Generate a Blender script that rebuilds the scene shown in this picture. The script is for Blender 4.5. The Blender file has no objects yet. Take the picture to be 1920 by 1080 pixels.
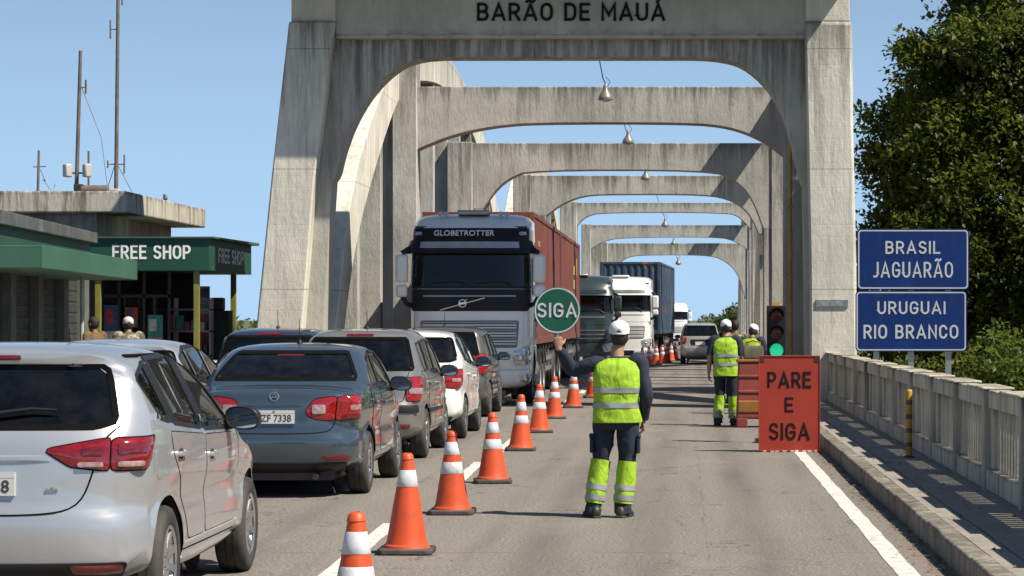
import bpy, bmesh, math, random
import numpy as np
from mathutils import Vector, Matrix, noise as mnoise

SC = bpy.context.scene
COL = SC.collection
R = math.radians
F, VX, VY, EYE = 4800.0, 1280.0, 600.0, 1.75   # focal length and vanishing point of the photograph, eye height

def at(px, py, Y):
    """the point at distance Y seen in the photograph at (px, py)"""
    return ((px - VX) * Y / F, Y, EYE - (py - VY) * Y / F)
def ax(px, Y): return (px - VX) * Y / F
def az(py, Y): return EYE - (py - VY) * Y / F

# ------------------------------------------------------------------ tags
def tag(o, label=None, cat=None, group=None, kind=None):
    if label: o['label'] = label
    if cat: o['category'] = cat
    if group: o['group'] = group
    if kind: o['kind'] = kind
    return o
def thing(name, label, cat, loc=(0, 0, 0), rz=0.0, group=None):
    o = bpy.data.objects.new(name, None)
    COL.objects.link(o); o.location = loc; o.rotation_euler = (0, 0, rz)
    o.empty_display_size = 0.2
    return tag(o, label, cat, group)
def kids(o): return [c for c in bpy.data.objects if c.parent == o]
def copy_tree(o, parent=None):
    c = o.copy(); COL.objects.link(c)
    if parent: c.parent = parent
    for ch in kids(o): copy_tree(ch, c)
    return c

# ------------------------------------------------------------------ mesh builder
class MB:
    def __init__(s): s.v = []; s.f = []; s.m = []
    def add(s, vs, fs, m=0):
        o = len(s.v); s.v.extend([tuple(map(float, p)) for p in vs])
        for f in fs: s.f.append([i + o for i in f]); s.m.append(m)
        return s
    def box(s, x0, x1, y0, y1, z0, z1, m=0, M=None):
        vs = [(x0,y0,z0),(x1,y0,z0),(x1,y1,z0),(x0,y1,z0),(x0,y0,z1),(x1,y0,z1),(x1,y1,z1),(x0,y1,z1)]
        if M is not None: vs = [M @ Vector(p) for p in vs]
        return s.add(vs, [(0,3,2,1),(4,5,6,7),(0,1,5,4),(1,2,6,5),(2,3,7,6),(3,0,4,7)], m)
    def hexa(s, p8, m=0):
        return s.add(p8, [(0,3,2,1),(4,5,6,7),(0,1,5,4),(1,2,6,5),(2,3,7,6),(3,0,4,7)], m)
    def rings(s, rs, m=0, cap0=True, cap1=True, closed=True):
        n = len(rs[0]); vs = [p for r in rs for p in r]; fs = []
        for i in range(len(rs) - 1):
            for j in range(n if closed else n - 1):
                k = (j + 1) % n
                fs.append((i*n + j, i*n + k, (i+1)*n + k, (i+1)*n + j))
        if cap0: fs.append(tuple(range(n - 1, -1, -1)))
        if cap1: fs.append(tuple((len(rs)-1)*n + j for j in range(n)))
        return s.add(vs, fs, m)
    def tube(s, pts, rad, n=8, m=0, cap=True, sq=None):
        """tube through pts, rad = number or list of radii or (ra, rb)"""
        pts = [Vector(p) for p in pts]; rs = []
        if not isinstance(rad, (list, tuple)): rad = [rad] * len(pts)
        up = None
        for i, p in enumerate(pts):
            t = (pts[min(i+1, len(pts)-1)] - pts[max(i-1, 0)]).normalized()
            if up is None:
                up = Vector((0, 0, 1)) if abs(t.z) < 0.9 else Vector((0, 1, 0))
            a = t.cross(up).normalized(); b = a.cross(t).normalized(); up = b
            r = rad[i]; ra, rb = r if isinstance(r, (list, tuple)) else (r, r)
            rs.append([p + a*(ra*math.cos(-2*math.pi*j/n)) + b*(rb*math.sin(-2*math.pi*j/n)) for j in range(n)])
        return s.rings(rs, m, cap, cap)
    def lathe(s, prof, n=24, M=None, m=0, cap=True):
        rs = []
        for r, z in prof:
            ring = [Vector((r*math.cos(2*math.pi*j/n), r*math.sin(2*math.pi*j/n), z)) for j in range(n)]
            if M is not None: ring = [M @ p for p in ring]
            rs.append(ring)
        return s.rings(rs, m, cap, cap)
    def ball(s, c, r, n=16, k=10, m=0, M=None):
        rx, ry, rz = r if isinstance(r, (list, tuple)) else (r, r, r)
        rs = []
        for i in range(k + 1):
            a = math.pi * i / k
            a = min(max(a, 0.02), math.pi - 0.02)
            ring = [Vector((rx*math.sin(a)*math.cos(2*math.pi*j/n), ry*math.sin(a)*math.sin(2*math.pi*j/n), -rz*math.cos(a))) for j in range(n)]
            if M is not None: ring = [M @ p for p in ring]
            rs.append([p + Vector(c) for p in ring])
        return s.rings(rs, m)
    def prism(s, poly, y0, y1, m=0, plane='xz'):
        """extrude a polygon (list of 2d points, any winding, may be concave)"""
        n = len(poly)
        area = sum(poly[i][0]*poly[(i+1)%n][1] - poly[(i+1)%n][0]*poly[i][1] for i in range(n))
        if area < 0: poly = poly[::-1]
        if plane == 'xz': mk = lambda p, d: (p[0], d, p[1])
        elif plane == 'yz': mk = lambda p, d: (d, p[0], p[1])
        else: mk = lambda p, d: (p[0], p[1], d)
        vs = [mk(p, y0) for p in poly] + [mk(p, y1) for p in poly]
        fs = [(i, (i+1) % n, n + (i+1) % n, n + i) for i in range(n)]
        if plane == 'yz' or plane == 'xy': front, back = tuple(range(n-1, -1, -1)), tuple(n + i for i in range(n))
        else: front, back = tuple(range(n)), tuple(n + i for i in range(n-1, -1, -1)); fs = [f[::-1] for f in fs]
        return s.add(vs, fs + [front, back], m)
    def build(s, name, mats, parent=None, smooth=40, bevel=0, seg=2, tri=False, loc=None, rot=None):
        me = bpy.data.meshes.new(name)
        me.from_pydata(s.v, [], s.f)
        if not isinstance(mats, (list, tuple)): mats = [mats]
        for m in mats: me.materials.append(m)
        me.polygons.foreach_set('material_index', s.m)
        if tri:
            bm = bmesh.new(); bm.from_mesh(me)
            bmesh.ops.triangulate(bm, faces=[f for f in bm.faces if len(f.verts) > 4])
            bm.to_mesh(me); bm.free()
        if smooth:
            me.polygons.foreach_set('use_smooth', [True]*len(me.polygons))
            me.set_sharp_from_angle(angle=R(smooth))
        me.update()
        o = bpy.data.objects.new(name, me); COL.objects.link(o)
        if parent: o.parent = parent
        if loc: o.location = loc
        if rot: o.rotation_euler = rot
        if bevel:
            b = o.modifiers.new('bevel', 'BEVEL'); b.width = bevel; b.segments = seg
            b.limit_method = 'ANGLE'; b.angle_limit = R(35); b.harden_normals = False
        return o

def text_geo(txt, width=None, height=None, bold=0.0, depth=0.004, spacing=1.0, xs=None):
    """verts, faces of raised lettering in the local xz plane, front facing -y, centred"""
    cu = bpy.data.curves.new('t', 'FONT'); cu.body = txt; cu.size = 1.0
    cu.extrude = 0.0; cu.offset = bold; cu.space_character = spacing
    cu.align_x = 'LEFT'; cu.resolution_u = 4
    o = bpy.data.objects.new('t', cu); COL.objects.link(o)
    dg = bpy.context.evaluated_depsgraph_get()
    me = bpy.data.meshes.new_from_object(o.evaluated_get(dg))
    vs = np.array([v.co[:] for v in me.vertices]); fs = [tuple(p.vertices) for p in me.polygons]
    bpy.data.objects.remove(o); bpy.data.meshes.remove(me); bpy.data.curves.remove(cu)
    mn, mx = vs.min(0), vs.max(0)
    w, h = mx[0]-mn[0], mx[1]-mn[1]
    sx = sy = 1.0
    if width and height: sx, sy = width/w, height/h
    elif width: sx = sy = width/w
    elif height: sx = sy = height/h
    X = (vs[:,0]-(mn[0]+mx[0])/2)*sx; Z = (vs[:,1]-(mn[1]+mx[1])/2)*sy
    n = len(vs)
    V = [(X[i], -depth, Z[i]) for i in range(n)] + [(X[i], 0.0, Z[i]) for i in range(n)]
    Fc = []; edges = {}
    for f in fs:
        a = [V[i] for i in f]
        # winding so that the face looks to -y
        ar = sum(a[i][0]*a[(i+1)%len(a)][2]-a[(i+1)%len(a)][0]*a[i][2] for i in range(len(a)))
        g = f if ar > 0 else f[::-1]
        Fc.append(tuple(g))
        for i in range(len(g)):
            edges[(g[i], g[(i+1)%len(g)])] = 1
    for (a, b) in list(edges):
        if (b, a) not in edges: Fc.append((b, a, a+n, b+n))
    return V, Fc
def put_text(mb, txt, cx, y, cz, m, rz=0.0, **kw):
    V, Fc = text_geo(txt, **kw)
    c, s_ = math.cos(rz), math.sin(rz)
    mb.add([(cx + c*p[0] - s_*p[1], y + s_*p[0] + c*p[1], cz + p[2]) for p in V], Fc, m)

# ------------------------------------------------------------------ materials
class NT:
    def __init__(s, name):
        s.mat = bpy.data.materials.new(name); s.mat.use_nodes = True
        s.t = s.mat.node_tree; s.b = s.t.nodes['Principled BSDF']; s.out = s.t.nodes['Material Output']
        s.tc = s.t.nodes.new('ShaderNodeTexCoord')
    def n(s, typ, **kw):
        nd = s.t.nodes.new(typ)
        for k, v in kw.items():
            if k in nd.inputs: nd.inputs[k].default_value = v
            else: setattr(nd, k, v)
        return nd
    def l(s, a, b): s.t.links.new(a, b)
    def coord(s, scale=(1, 1, 1), src='Object', loc=(0, 0, 0)):
        mp = s.n('ShaderNodeMapping'); mp.inputs['Scale'].default_value = scale; mp.inputs['Location'].default_value = loc
        s.l(s.tc.outputs[src], mp.inputs['Vector']); return mp.outputs['Vector']
    def noise(s, scale, detail=4, rough=0.55, vec=None, dist=0.0):
        nd = s.n('ShaderNodeTexNoise'); nd.inputs['Scale'].default_value = scale
        nd.inputs['Detail'].default_value = detail; nd.inputs['Roughness'].default_value = rough
        nd.inputs['Distortion'].default_value = dist
        s.l(vec if vec is not None else s.coord(), nd.inputs['Vector']); return nd.outputs['Fac']
    def ramp(s, fac, stops, interp='LINEAR'):
        nd = s.n('ShaderNodeValToRGB'); cr = nd.color_ramp; cr.interpolation = interp
        while len(cr.elements) < len(stops): cr.elements.new(0.5)
        for e, (p, c) in zip(cr.elements, stops):
            e.position = p; e.color = (c if isinstance(c, (tuple, list)) else (c, c, c)) + (() if isinstance(c, (tuple, list)) and len(c) == 4 else (1,)) if isinstance(c, tuple) else (c, c, c, 1)
        s.l(fac, nd.inputs['Fac']); return nd.outputs['Color']
    def mix(s, fac, a, b, typ='MIX'):
        nd = s.n('ShaderNodeMix', data_type='RGBA', blend_type=typ)
        for i, v in ((0, fac), (6, a), (7, b)):
            if hasattr(v, 'node'): s.l(v, nd.inputs[i])
            else: nd.inputs[i].default_value = v if i == 0 else tuple(v) + (1,)
        return nd.outputs[2]
    def math(s, op, a, b=0.0, c=None):
        nd = s.n('ShaderNodeMath', operation=op)
        for i, v in enumerate((a, b) if c is None else (a, b, c)):
            if hasattr(v, 'node'): s.l(v, nd.inputs[i])
            else: nd.inputs[i].default_value = v
        return nd.outputs[0]
    def bump(s, h, strength, dist=0.02):
        nd = s.n('ShaderNodeBump'); nd.inputs['Strength'].default_value = strength; nd.inputs['Distance'].default_value = dist
        s.l(h, nd.inputs['Height']); s.l(nd.outputs['Normal'], s.b.inputs['Normal']); return nd
    def base(s, c):
        if hasattr(c, 'node'): s.l(c, s.b.inputs['Base Color'])
        else: s.b.inputs['Base Color'].default_value = tuple(c) + (1,)
    def rough(s, r):
        if hasattr(r, 'node'): s.l(r, s.b.inputs['Roughness'])
        else: s.b.inputs['Roughness'].default_value = r

def simple(name, col, rough=0.5, metal=0.0, var=0.12, scale=3.0, dirt=0.0, dcol=(0.09, 0.07, 0.05), dscale=2.0, coat=0.0, bump=0.0, bscale=60, emit=0.0, spec=0.5):
    t = NT(name)
    lo = tuple(c*(1-var) for c in col); hi = tuple(min(1, c*(1+var)) for c in col)
    c = t.ramp(t.noise(scale, 5), [(0.3, lo), (0.7, hi)])
    if dirt:
        c = t.mix(t.math('MULTIPLY', t.ramp(t.noise(dscale, 8, 0.65, t.coord((1, 1, 0.5))), [(0.48, 0.0), (0.72, 1.0)]), dirt), c, dcol)
    t.base(c); t.b.inputs['Metallic'].default_value = metal
    t.b.inputs['Specular IOR Level'].default_value = spec
    if rough > 0.15: t.rough(t.ramp(t.noise(scale*2.3, 3), [(0.3, max(0.02, rough*0.85)), (0.7, min(1, rough*1.12))]))
    else: t.rough(rough)
    if coat: t.b.inputs['Coat Weight'].default_value = coat; t.b.inputs['Coat Roughness'].default_value = 0.03
    if bump: t.bump(t.noise(bscale, 3), bump, 0.01)
    if emit:
        t.b.inputs['Emission Color'].default_value = tuple(col) + (1,); t.b.inputs['Emission Strength'].default_value = emit
    return t.mat

def paint(name, col, metal=0.35, rough=0.32, flake=True, dust=0.1):
    t = NT(name)
    lo = tuple(c*0.94 for c in col)
    c = t.ramp(t.noise(1.5, 3), [(0.3, lo), (0.7, col)])
    # road dust low on the body and in patches
    sep = t.n('ShaderNodeSeparateXYZ'); t.l(t.tc.outputs['Object'], sep.inputs[0])
    low = t.n('ShaderNodeMapRange'); low.inputs[1].default_value = 0.7; low.inputs[2].default_value = 0.15
    t.l(sep.outputs['Z'], low.inputs[0])
    d = t.math('MULTIPLY', t.math('ADD', t.math('MULTIPLY', low.outputs[0], 0.8), 0.25), t.ramp(t.noise(4, 6, 0.7), [(0.35, 0.0), (0.75, 1.0)]))
    d = t.math('MULTIPLY', d, dust*2)
    c = t.mix(d, c, (0.20, 0.17, 0.13))
    t.base(c); t.b.inputs['Metallic'].default_value = metal
    t.rough(t.math('ADD', rough, t.math('MULTIPLY', d, 0.5)))
    t.b.inputs['Coat Weight'].default_value = 0.8; t.b.inputs['Coat Roughness'].default_value = 0.04
    return t.mat

def glass(name, tint=(0.10, 0.115, 0.11), rough=0.01):
    """tinted pane: part see-through, part mirror by angle, a little dust"""
    t = NT(name)
    tr = t.n('ShaderNodeBsdfTransparent'); tr.inputs['Color'].default_value = tint + (1,)
    gl = t.n('ShaderNodeBsdfGlossy'); gl.inputs['Roughness'].default_value = rough; gl.inputs['Color'].default_value = (0.9, 0.95, 0.95, 1)
    fr = t.n('ShaderNodeFresnel'); fr.inputs['IOR'].default_value = 1.55
    mx = t.n('ShaderNodeMixShader'); t.l(fr.outputs[0], mx.inputs[0]); t.l(tr.outputs[0], mx.inputs[1]); t.l(gl.outputs[0], mx.inputs[2])
    df = t.n('ShaderNodeBsdfDiffuse'); df.inputs['Color'].default_value = (0.16, 0.15, 0.13, 1)
    m2 = t.n('ShaderNodeMixShader'); t.l(t.math('MULTIPLY', t.ramp(t.noise(5, 6, 0.7), [(0.4, 0.1), (0.8, 1.0)]), 0.07), m2.inputs[0])
    t.l(mx.outputs[0], m2.inputs[1]); t.l(df.outputs[0], m2.inputs[2])
    t.l(m2.outputs[0], t.out.inputs['Surface'])
    return t.mat

def concrete(name, a=(0.30, 0.285, 0.25), b=(0.42, 0.40, 0.355), stain=0.55, joints=2.35, top=0.7, seed=0.0):
    t = NT(name)
    geo = t.n('ShaderNodeNewGeometry')
    mp = t.n('ShaderNodeMapping'); mp.inputs['Location'].default_value = (seed, seed*2, seed)
    t.l(geo.outputs['Position'], mp.inputs['Vector']); V = mp.outputs['Vector']
    def sc(x, y, z):
        m = t.n('ShaderNodeMapping'); m.inputs['Scale'].default_value = (x, y, z); t.l(V, m.inputs['Vector']); return m.outputs['Vector']
    big = t.noise(0.55, 6, 0.6, V)
    c = t.ramp(big, [(0.30, a), (0.68, b)])
    mid = t.noise(3.2, 6, 0.65, sc(1, 1, 0.6))
    c = t.mix(t.math('MULTIPLY', t.ramp(mid, [(0.45, 0.0), (0.75, 1.0)]), 0.35), c, tuple(x*0.62 for x in a))
    # rain streaks running down
    st = t.noise(1.0, 8, 0.72, sc(4.0, 4.0, 0.30))
    sm = t.ramp(st, [(0.50, 0.0), (0.60, 0.7), (0.70, 1.0)])
    sep = t.n('ShaderNodeSeparateXYZ'); t.l(t.tc.outputs['Generated'], sep.inputs[0])
    g = t.n('ShaderNodeMapRange'); g.inputs[1].default_value = 0.25; g.inputs[2].default_value = 1.0; g.inputs[3].default_value = 1-top; g.inputs[4].default_value = 1.0
    t.l(sep.outputs['Z'], g.inputs[0])
    c = t.mix(t.math('MULTIPLY', t.math('MULTIPLY', sm, g.outputs[0]), stain), c, (0.075, 0.068, 0.055))
    # black drips starting at the top ledge, soot along the under edge
    tp = t.n('ShaderNodeMapRange'); tp.inputs[1].default_value = 0.62; tp.inputs[2].default_value = 1.02; t.l(sep.outputs['Z'], tp.inputs[0])
    dr = t.ramp(t.math('ADD', t.noise(1.0, 7, 0.7, sc(7.0, 7.0, 0.5)), t.math('MULTIPLY', tp.outputs[0], 0.22)), [(0.60, 0.0), (0.74, 1.0)])
    c = t.mix(t.math('MULTIPLY', t.math('MULTIPLY', dr, tp.outputs[0]), 0.8*min(1, stain*1.1)), c, (0.045, 0.042, 0.036))
    lo = t.n('ShaderNodeMapRange'); lo.inputs[1].default_value = 0.06; lo.inputs[2].default_value = 0.0; t.l(sep.outputs['Z'], lo.inputs[0])
    c = t.mix(t.math('MULTIPLY', t.math('MULTIPLY', lo.outputs[0], t.ramp(t.noise(2.5, 6, 0.7, V), [(0.4, 0.0), (0.62, 1.0)])), 0.6*stain), c, (0.07, 0.064, 0.052))
    # rust weeping from the bars in a few places
    ru = t.noise(1.0, 5, 0.6, sc(2.2, 2.2, 0.35)); c = t.mix(t.math('MULTIPLY', t.ramp(ru, [(0.66, 0.0), (0.74, 1.0)]), 0.35), c, (0.26, 0.16, 0.085))
    # small black mould specks
    sp = t.noise(9.0, 8, 0.75, sc(1, 1, 0.5))
    c = t.mix(t.math('MULTIPLY', t.ramp(sp, [(0.60, 0.0), (0.72, 1.0)]), 0.5*stain), c, (0.06, 0.055, 0.045))
    # worn lime patches
    c = t.mix(t.math('MULTIPLY', t.ramp(t.noise(1.6, 5, 0.6, sc(1.2, 1.2, 0.8)), [(0.60, 0.0), (0.74, 1.0)]), 0.3), c, (0.56, 0.53, 0.46))
    s2 = t.n('ShaderNodeSeparateXYZ'); t.l(V, s2.inputs[0])
    h = t.noise(14, 6, 0.7, sc(1, 1, 0.35))
    if joints:
        fr = t.math('FRACT', t.math('DIVIDE', t.math('ADD', s2.outputs['Z'], t.math('MULTIPLY', mid, 0.02)), joints))
        ln = t.math('LESS_THAN', fr, 0.008)
        c = t.mix(t.math('MULTIPLY', ln, 0.5), c, (0.10, 0.09, 0.075))
        bd = t.math('FRACT', t.math('DIVIDE', s2.outputs['Z'], 0.24))
        h = t.math('ADD', h, t.math('MULTIPLY', t.math('LESS_THAN', bd, 0.06), -0.10))
    t.base(c); t.rough(0.9); t.b.inputs['Specular IOR Level'].default_value = 0.25
    t.bump(h, 0.55, 0.03)
    return t.mat

M = {}
M['concrete'] = concrete('weathered_concrete', (0.49, 0.458, 0.385), (0.69, 0.65, 0.555), stain=.65)
M['concrete_beam'] = concrete('shaded_weathered_beam_concrete', (0.345, 0.328, 0.288), (0.505, 0.48, 0.425), stain=0.7, top=.85, joints=0, seed=7.3)  # base colour kept darker to imitate shade on the cross beams; stains are weathering
M['concrete_rail'] = concrete('balustrade_concrete', (0.48, 0.435, 0.335), (0.66, 0.60, 0.465), stain=0.75, joints=0, top=0.2, seed=3.1)
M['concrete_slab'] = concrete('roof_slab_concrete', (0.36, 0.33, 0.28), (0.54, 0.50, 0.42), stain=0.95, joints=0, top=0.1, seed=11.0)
M['metal_grey'] = simple('galvanised_metal', (0.36, 0.36, 0.36), 0.45, 0.8, dirt=0.3)
M['metal_dark'] = simple('dark_metal', (0.05, 0.05, 0.052), 0.5, 0.5, dirt=0.3)
M['black'] = simple('black_plastic', (0.014, 0.014, 0.015), 0.5, var=0.2, spec=0.3)
M['rubber'] = simple('tyre_rubber', (0.022, 0.021, 0.020), 0.82, var=0.2, dirt=0.6, dcol=(0.11, 0.095, 0.075), bump=0.3)
M['cabin'] = simple('cabin_lining', (0.035, 0.034, 0.034), 0.9)
M['seat'] = simple('seat_fabric', (0.09, 0.088, 0.09), 0.95)
M['glass'] = glass('tinted_glass', (0.20, 0.22, 0.215))
M['glass_clear'] = glass('clear_glass', (0.35, 0.37, 0.36))
M['glass_dark'] = glass('dark_tinted_glass', (0.03, 0.034, 0.034))
M['chrome'] = simple('chrome', (0.72, 0.72, 0.72), 0.12, 1.0, var=0.03)
M['alloy'] = simple('alloy_rim', (0.52, 0.52, 0.52), 0.3, 0.9, dirt=0.35)
M['steel_rim'] = simple('steel_rim', (0.33, 0.33, 0.33), 0.5, 0.5, dirt=0.5)
M['seam'] = simple('panel_gap', (0.006, 0.006, 0.006), 0.9, spec=0.05)
M['plate'] = simple('plate_face', (0.50, 0.50, 0.48), 0.5, dirt=0.15)
M['plate_ink'] = simple('plate_ink', (0.03, 0.03, 0.035), 0.6)
M['white_paint'] = simple('white_lettering', (0.78, 0.78, 0.76), 0.5, var=0.04, dirt=0.15)
M['black_paint'] = simple('black_lettering', (0.011, 0.011, 0.011), 0.8, var=0.3, spec=0.12, dirt=0.25, dcol=(0.05, 0.045, 0.04))
def lamp_red(name, col=(0.36, 0.008, 0.012)):
    t = NT(name)
    t.base(t.ramp(t.noise(26, 2, 0.5, t.coord((1, 1, 3))), [(0.35, tuple(c*0.55 for c in col)), (0.65, col)]))
    t.rough(0.08); t.b.inputs['Coat Weight'].default_value = 1.0; t.b.inputs['Coat Roughness'].default_value = 0.02
    return t.mat
M['lamp_red'] = lamp_red('red_lamp_lens')
M['lamp_deep'] = lamp_red('deep_red_lamp_lens', (0.24, 0.006, 0.009))
M['lamp_dark'] = lamp_red('dark_red_lamp_lens', (0.16, 0.006, 0.008))
M['lamp_white'] = simple('clear_lamp_lens', (0.42, 0.27, 0.26), 0.1, 0.3, var=0.35, scale=30, coat=1.0)
M['amber'] = simple('amber_lens', (0.6, 0.2, 0.02), 0.15, coat=1.0)
# ------------------------------------------------------------------ road-sign lettering drawn with even strokes
def _arc(cx, cy, rx, ry, a0, a1, n=10): return [(cx+rx*math.cos(R(a0+(a1-a0)*k/n)), cy+ry*math.sin(R(a0+(a1-a0)*k/n))) for k in range(n+1)]
def _o(w): return _arc(w/2, .66, w/2, .34, 0, 180) + _arc(w/2, .34, w/2, .34, 180, 360) + [(w, .66)]
GLYPH = {
 'A': (.66, [[(0, 0), (.33, 1), (.66, 0)], [(.105, .27), (.555, .27)]]),
 'B': (.54, [[(0, .52), (0, 1), (.28, 1)] + _arc(.28, .76, .22, .24, 90, -90, 8)[1:] + [(0, .52)], [(0, .52), (.28, .52)] + _arc(.28, .26, .26, .26, 90, -90, 8)[1:] + [(0, 0), (0, .52)]]),
 'C': (.54, [_arc(.27, .67, .27, .33, 15, 180) + _arc(.27, .33, .27, .33, 180, 345)]),
 'D': (.56, [[(0, 0), (0, 1), (.26, 1)] + _arc(.26, .68, .30, .32, 90, 0, 6)[1:] + _arc(.26, .32, .30, .32, 0, -90, 6) + [(0, 0)]]),
 'E': (.46, [[(.46, 1), (0, 1), (0, 0), (.46, 0)], [(0, .51), (.40, .51)]]),
 'F': (.44, [[(.44, 1), (0, 1), (0, 0)], [(0, .50), (.38, .50)]]),
 'G': (.58, [_arc(.29, .67, .29, .33, 20, 180) + _arc(.29, .33, .29, .33, 180, 360) + [(.58, .46), (.32, .46)]]),
 'H': (.56, [[(0, 0), (0, 1)], [(.56, 0), (.56, 1)], [(0, .51), (.56, .51)]]),
 'I': (.0, [[(0, 0), (0, 1)]]),
 'J': (.38, [[(.38, 1), (.38, .27)] + _arc(.14, .27, .24, .27, 0, -110, 8)]),
 'K': (.56, [[(0, 0), (0, 1)], [(.54, 1), (0, .42)], [(.17, .60), (.56, 0)]]),
 'L': (.44, [[(0, 1), (0, 0), (.44, 0)]]),
 'M': (.72, [[(0, 0), (0, 1), (.36, .30), (.72, 1), (.72, 0)]]),
 'N': (.56, [[(0, 0), (0, 1), (.56, 0), (.56, 1)]]),
 'O': (.58, [_o(.58)]),
 'P': (.52, [[(0, 0), (0, 1)], [(.0, 1), (.27, 1)] + _arc(.27, .72, .25, .28, 90, -90, 8)[1:] + [(0, .44)]]),
 'R': (.54, [[(0, 0), (0, 1)], [(.0, 1), (.27, 1)] + _arc(.27, .73, .25, .27, 90, -90, 8)[1:] + [(0, .46)], [(.26, .46), (.54, 0)]]),
 'S': (.52, [_arc(.26, .745, .25, .255, 25, 205, 9) + [(.10, .57), (.42, .44)] + _arc(.26, .26, .26, .26, 35, -155, 9)]),
 'T': (.56, [[(0, 1), (.56, 1)], [(.28, 1), (.28, 0)]]),
 'U': (.56, [[(0, 1), (0, .3)] + _arc(.28, .30, .28, .30, 180, 360, 12) + [(.56, 1)]]),
 'Z': (.52, [[(0, 1), (.52, 1), (0, 0), (.52, 0)]]),
 '3': (.5, [[(.02, 1), (.48, 1), (.22, .60)] + _arc(.24, .30, .26, .30, 80, -150, 9)]),
 '4': (.54, [[(.40, 0), (.40, 1), (0, .26), (.54, .26)]]), '7': (.5, [[(0, 1), (.5, 1), (.16, 0)]]), '0': (.52, [_o(.52)]),
 '8': (.52, [_arc(.26, .76, .22, .24, -90, 270, 14), _arc(.26, .26, .26, .26, 90, 450, 14)]), ' ': (.16, []),
}
GLYPH['Ã'] = (.66, GLYPH['A'][1] + [[(.12, 1.17), (.20, 1.25), (.30, 1.22), (.38, 1.18), (.48, 1.17), (.55, 1.25)]])
GLYPH['Á'] = (.66, GLYPH['A'][1] + [[(.28, 1.16), (.44, 1.34)]])
def stroke_geo(txt, width, height, wt=.16, depth=.004, gap=.30):
    """lettering of cap height (accents included when present) fitted to width x height"""
    x = 0; strokes = []
    for ch in txt:
        w_, ss = GLYPH[ch]
        for s_ in ss: strokes.append([(x+px*(1-wt*0), pz) for px, pz in s_])
        x += w_ + gap
    total = x - gap + wt; acc = any(c in 'ÃÁ' for c in txt); hi = 1.0+wt if not acc else (1.25+wt)
    if 'Á' in txt: hi = 1.34+wt
    sx, sz = width/total, height/hi
    V = []; Fc = []
    for si, s_ in enumerate(strokes):
        # centre lines, scaled; stroke width stays even
        P = np.array([((a+wt/2)*sx, (b+wt/2)*sz) for a, b in s_]); t_ = wt*min(sx, sz)/2*1.0
        closed = np.linalg.norm(P[0]-P[-1]) < 1e-6
        if closed: P = P[:-1]
        n = len(P); L = []; Rr = []
        for i in range(n):
            a = P[i-1] if (i or closed) else None; b = P[(i+1) % n] if (i < n-1 or closed) else None
            d0 = (P[i]-a) if a is not None else (b-P[i]); d1 = (b-P[i]) if b is not None else d0
            d0 = d0/(np.linalg.norm(d0)+1e-12); d1 = d1/(np.linalg.norm(d1)+1e-12)
            n0 = np.array([-d0[1], d0[0]]); n1 = np.array([-d1[1], d1[0]]); m_ = n0+n1; m_ /= np.linalg.norm(m_)+1e-12
            k = 1/max(.42, float(m_@n0)); q = P[i].copy()
            if a is None: q = q - d1*t_
            if b is None: q = q + d0*t_
            L.append(q+m_*t_*k); Rr.append(q-m_*t_*k)
        dz = depth + .0012*(si % 4)
        o = len(V); cx, cz = width/2, height/2
        for q in L: V.append((q[0]-cx, -dz, q[1]-cz))
        for q in Rr: V.append((q[0]-cx, -dz, q[1]-cz))
        for q in L: V.append((q[0]-cx, 0, q[1]-cz))
        for q in Rr: V.append((q[0]-cx, 0, q[1]-cz))
        for i in range(n if closed else n-1):
            j = (i+1) % n
            Fc += [(o+n+i, o+n+j, o+j, o+i), (o+i, o+j, o+2*n+j, o+2*n+i), (o+n+j, o+n+i, o+3*n+i, o+3*n+j)]
        if not closed: Fc += [(o, o+2*n, o+3*n, o+n), (o+n-1, o+2*n-1, o+4*n-1, o+3*n-1)]
    return V, Fc
def put_sign(mb, txt, cx, y, cz, m, width, height, wt=.16, depth=.004, gap=.30, rz=0.0):
    V, Fc = stroke_geo(txt, width, height, wt, depth, gap); c, s_ = math.cos(rz), math.sin(rz)
    mb.add([(cx+c*p[0]-s_*p[1], y+s_*p[0]+c*p[1], cz+p[2]) for p in V], Fc, m)
# ------------------------------------------------------------------ lofted vehicle hulls
def chaikin(pts, it=2, closed=True):
    P = np.array(pts, float)
    for _ in range(it):
        Q = np.roll(P, -1, 0) if closed else P[1:]
        A = P if closed else P[:-1]
        N = np.empty((len(A)*2, P.shape[1])); N[0::2] = A*0.75 + Q*0.25; N[1::2] = A*0.25 + Q*0.75
        if not closed: N = np.vstack([P[:1], N, P[-1:]])
        P = N
    return P
def resample(P, n=None, step=None, closed=True):
    Q = np.vstack([P, P[:1]]) if closed else P
    s = np.concatenate([[0], np.cumsum(np.linalg.norm(np.diff(Q[:, :2], axis=0), axis=1))])
    if n is None: n = max(8, int(s[-1]/step))
    t = np.linspace(0, s[-1], n + 1)[:-1] if closed else np.linspace(0, s[-1], n)
    return np.stack([np.interp(t, s, Q[:, k]) for k in range(Q.shape[1])], 1)

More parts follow.
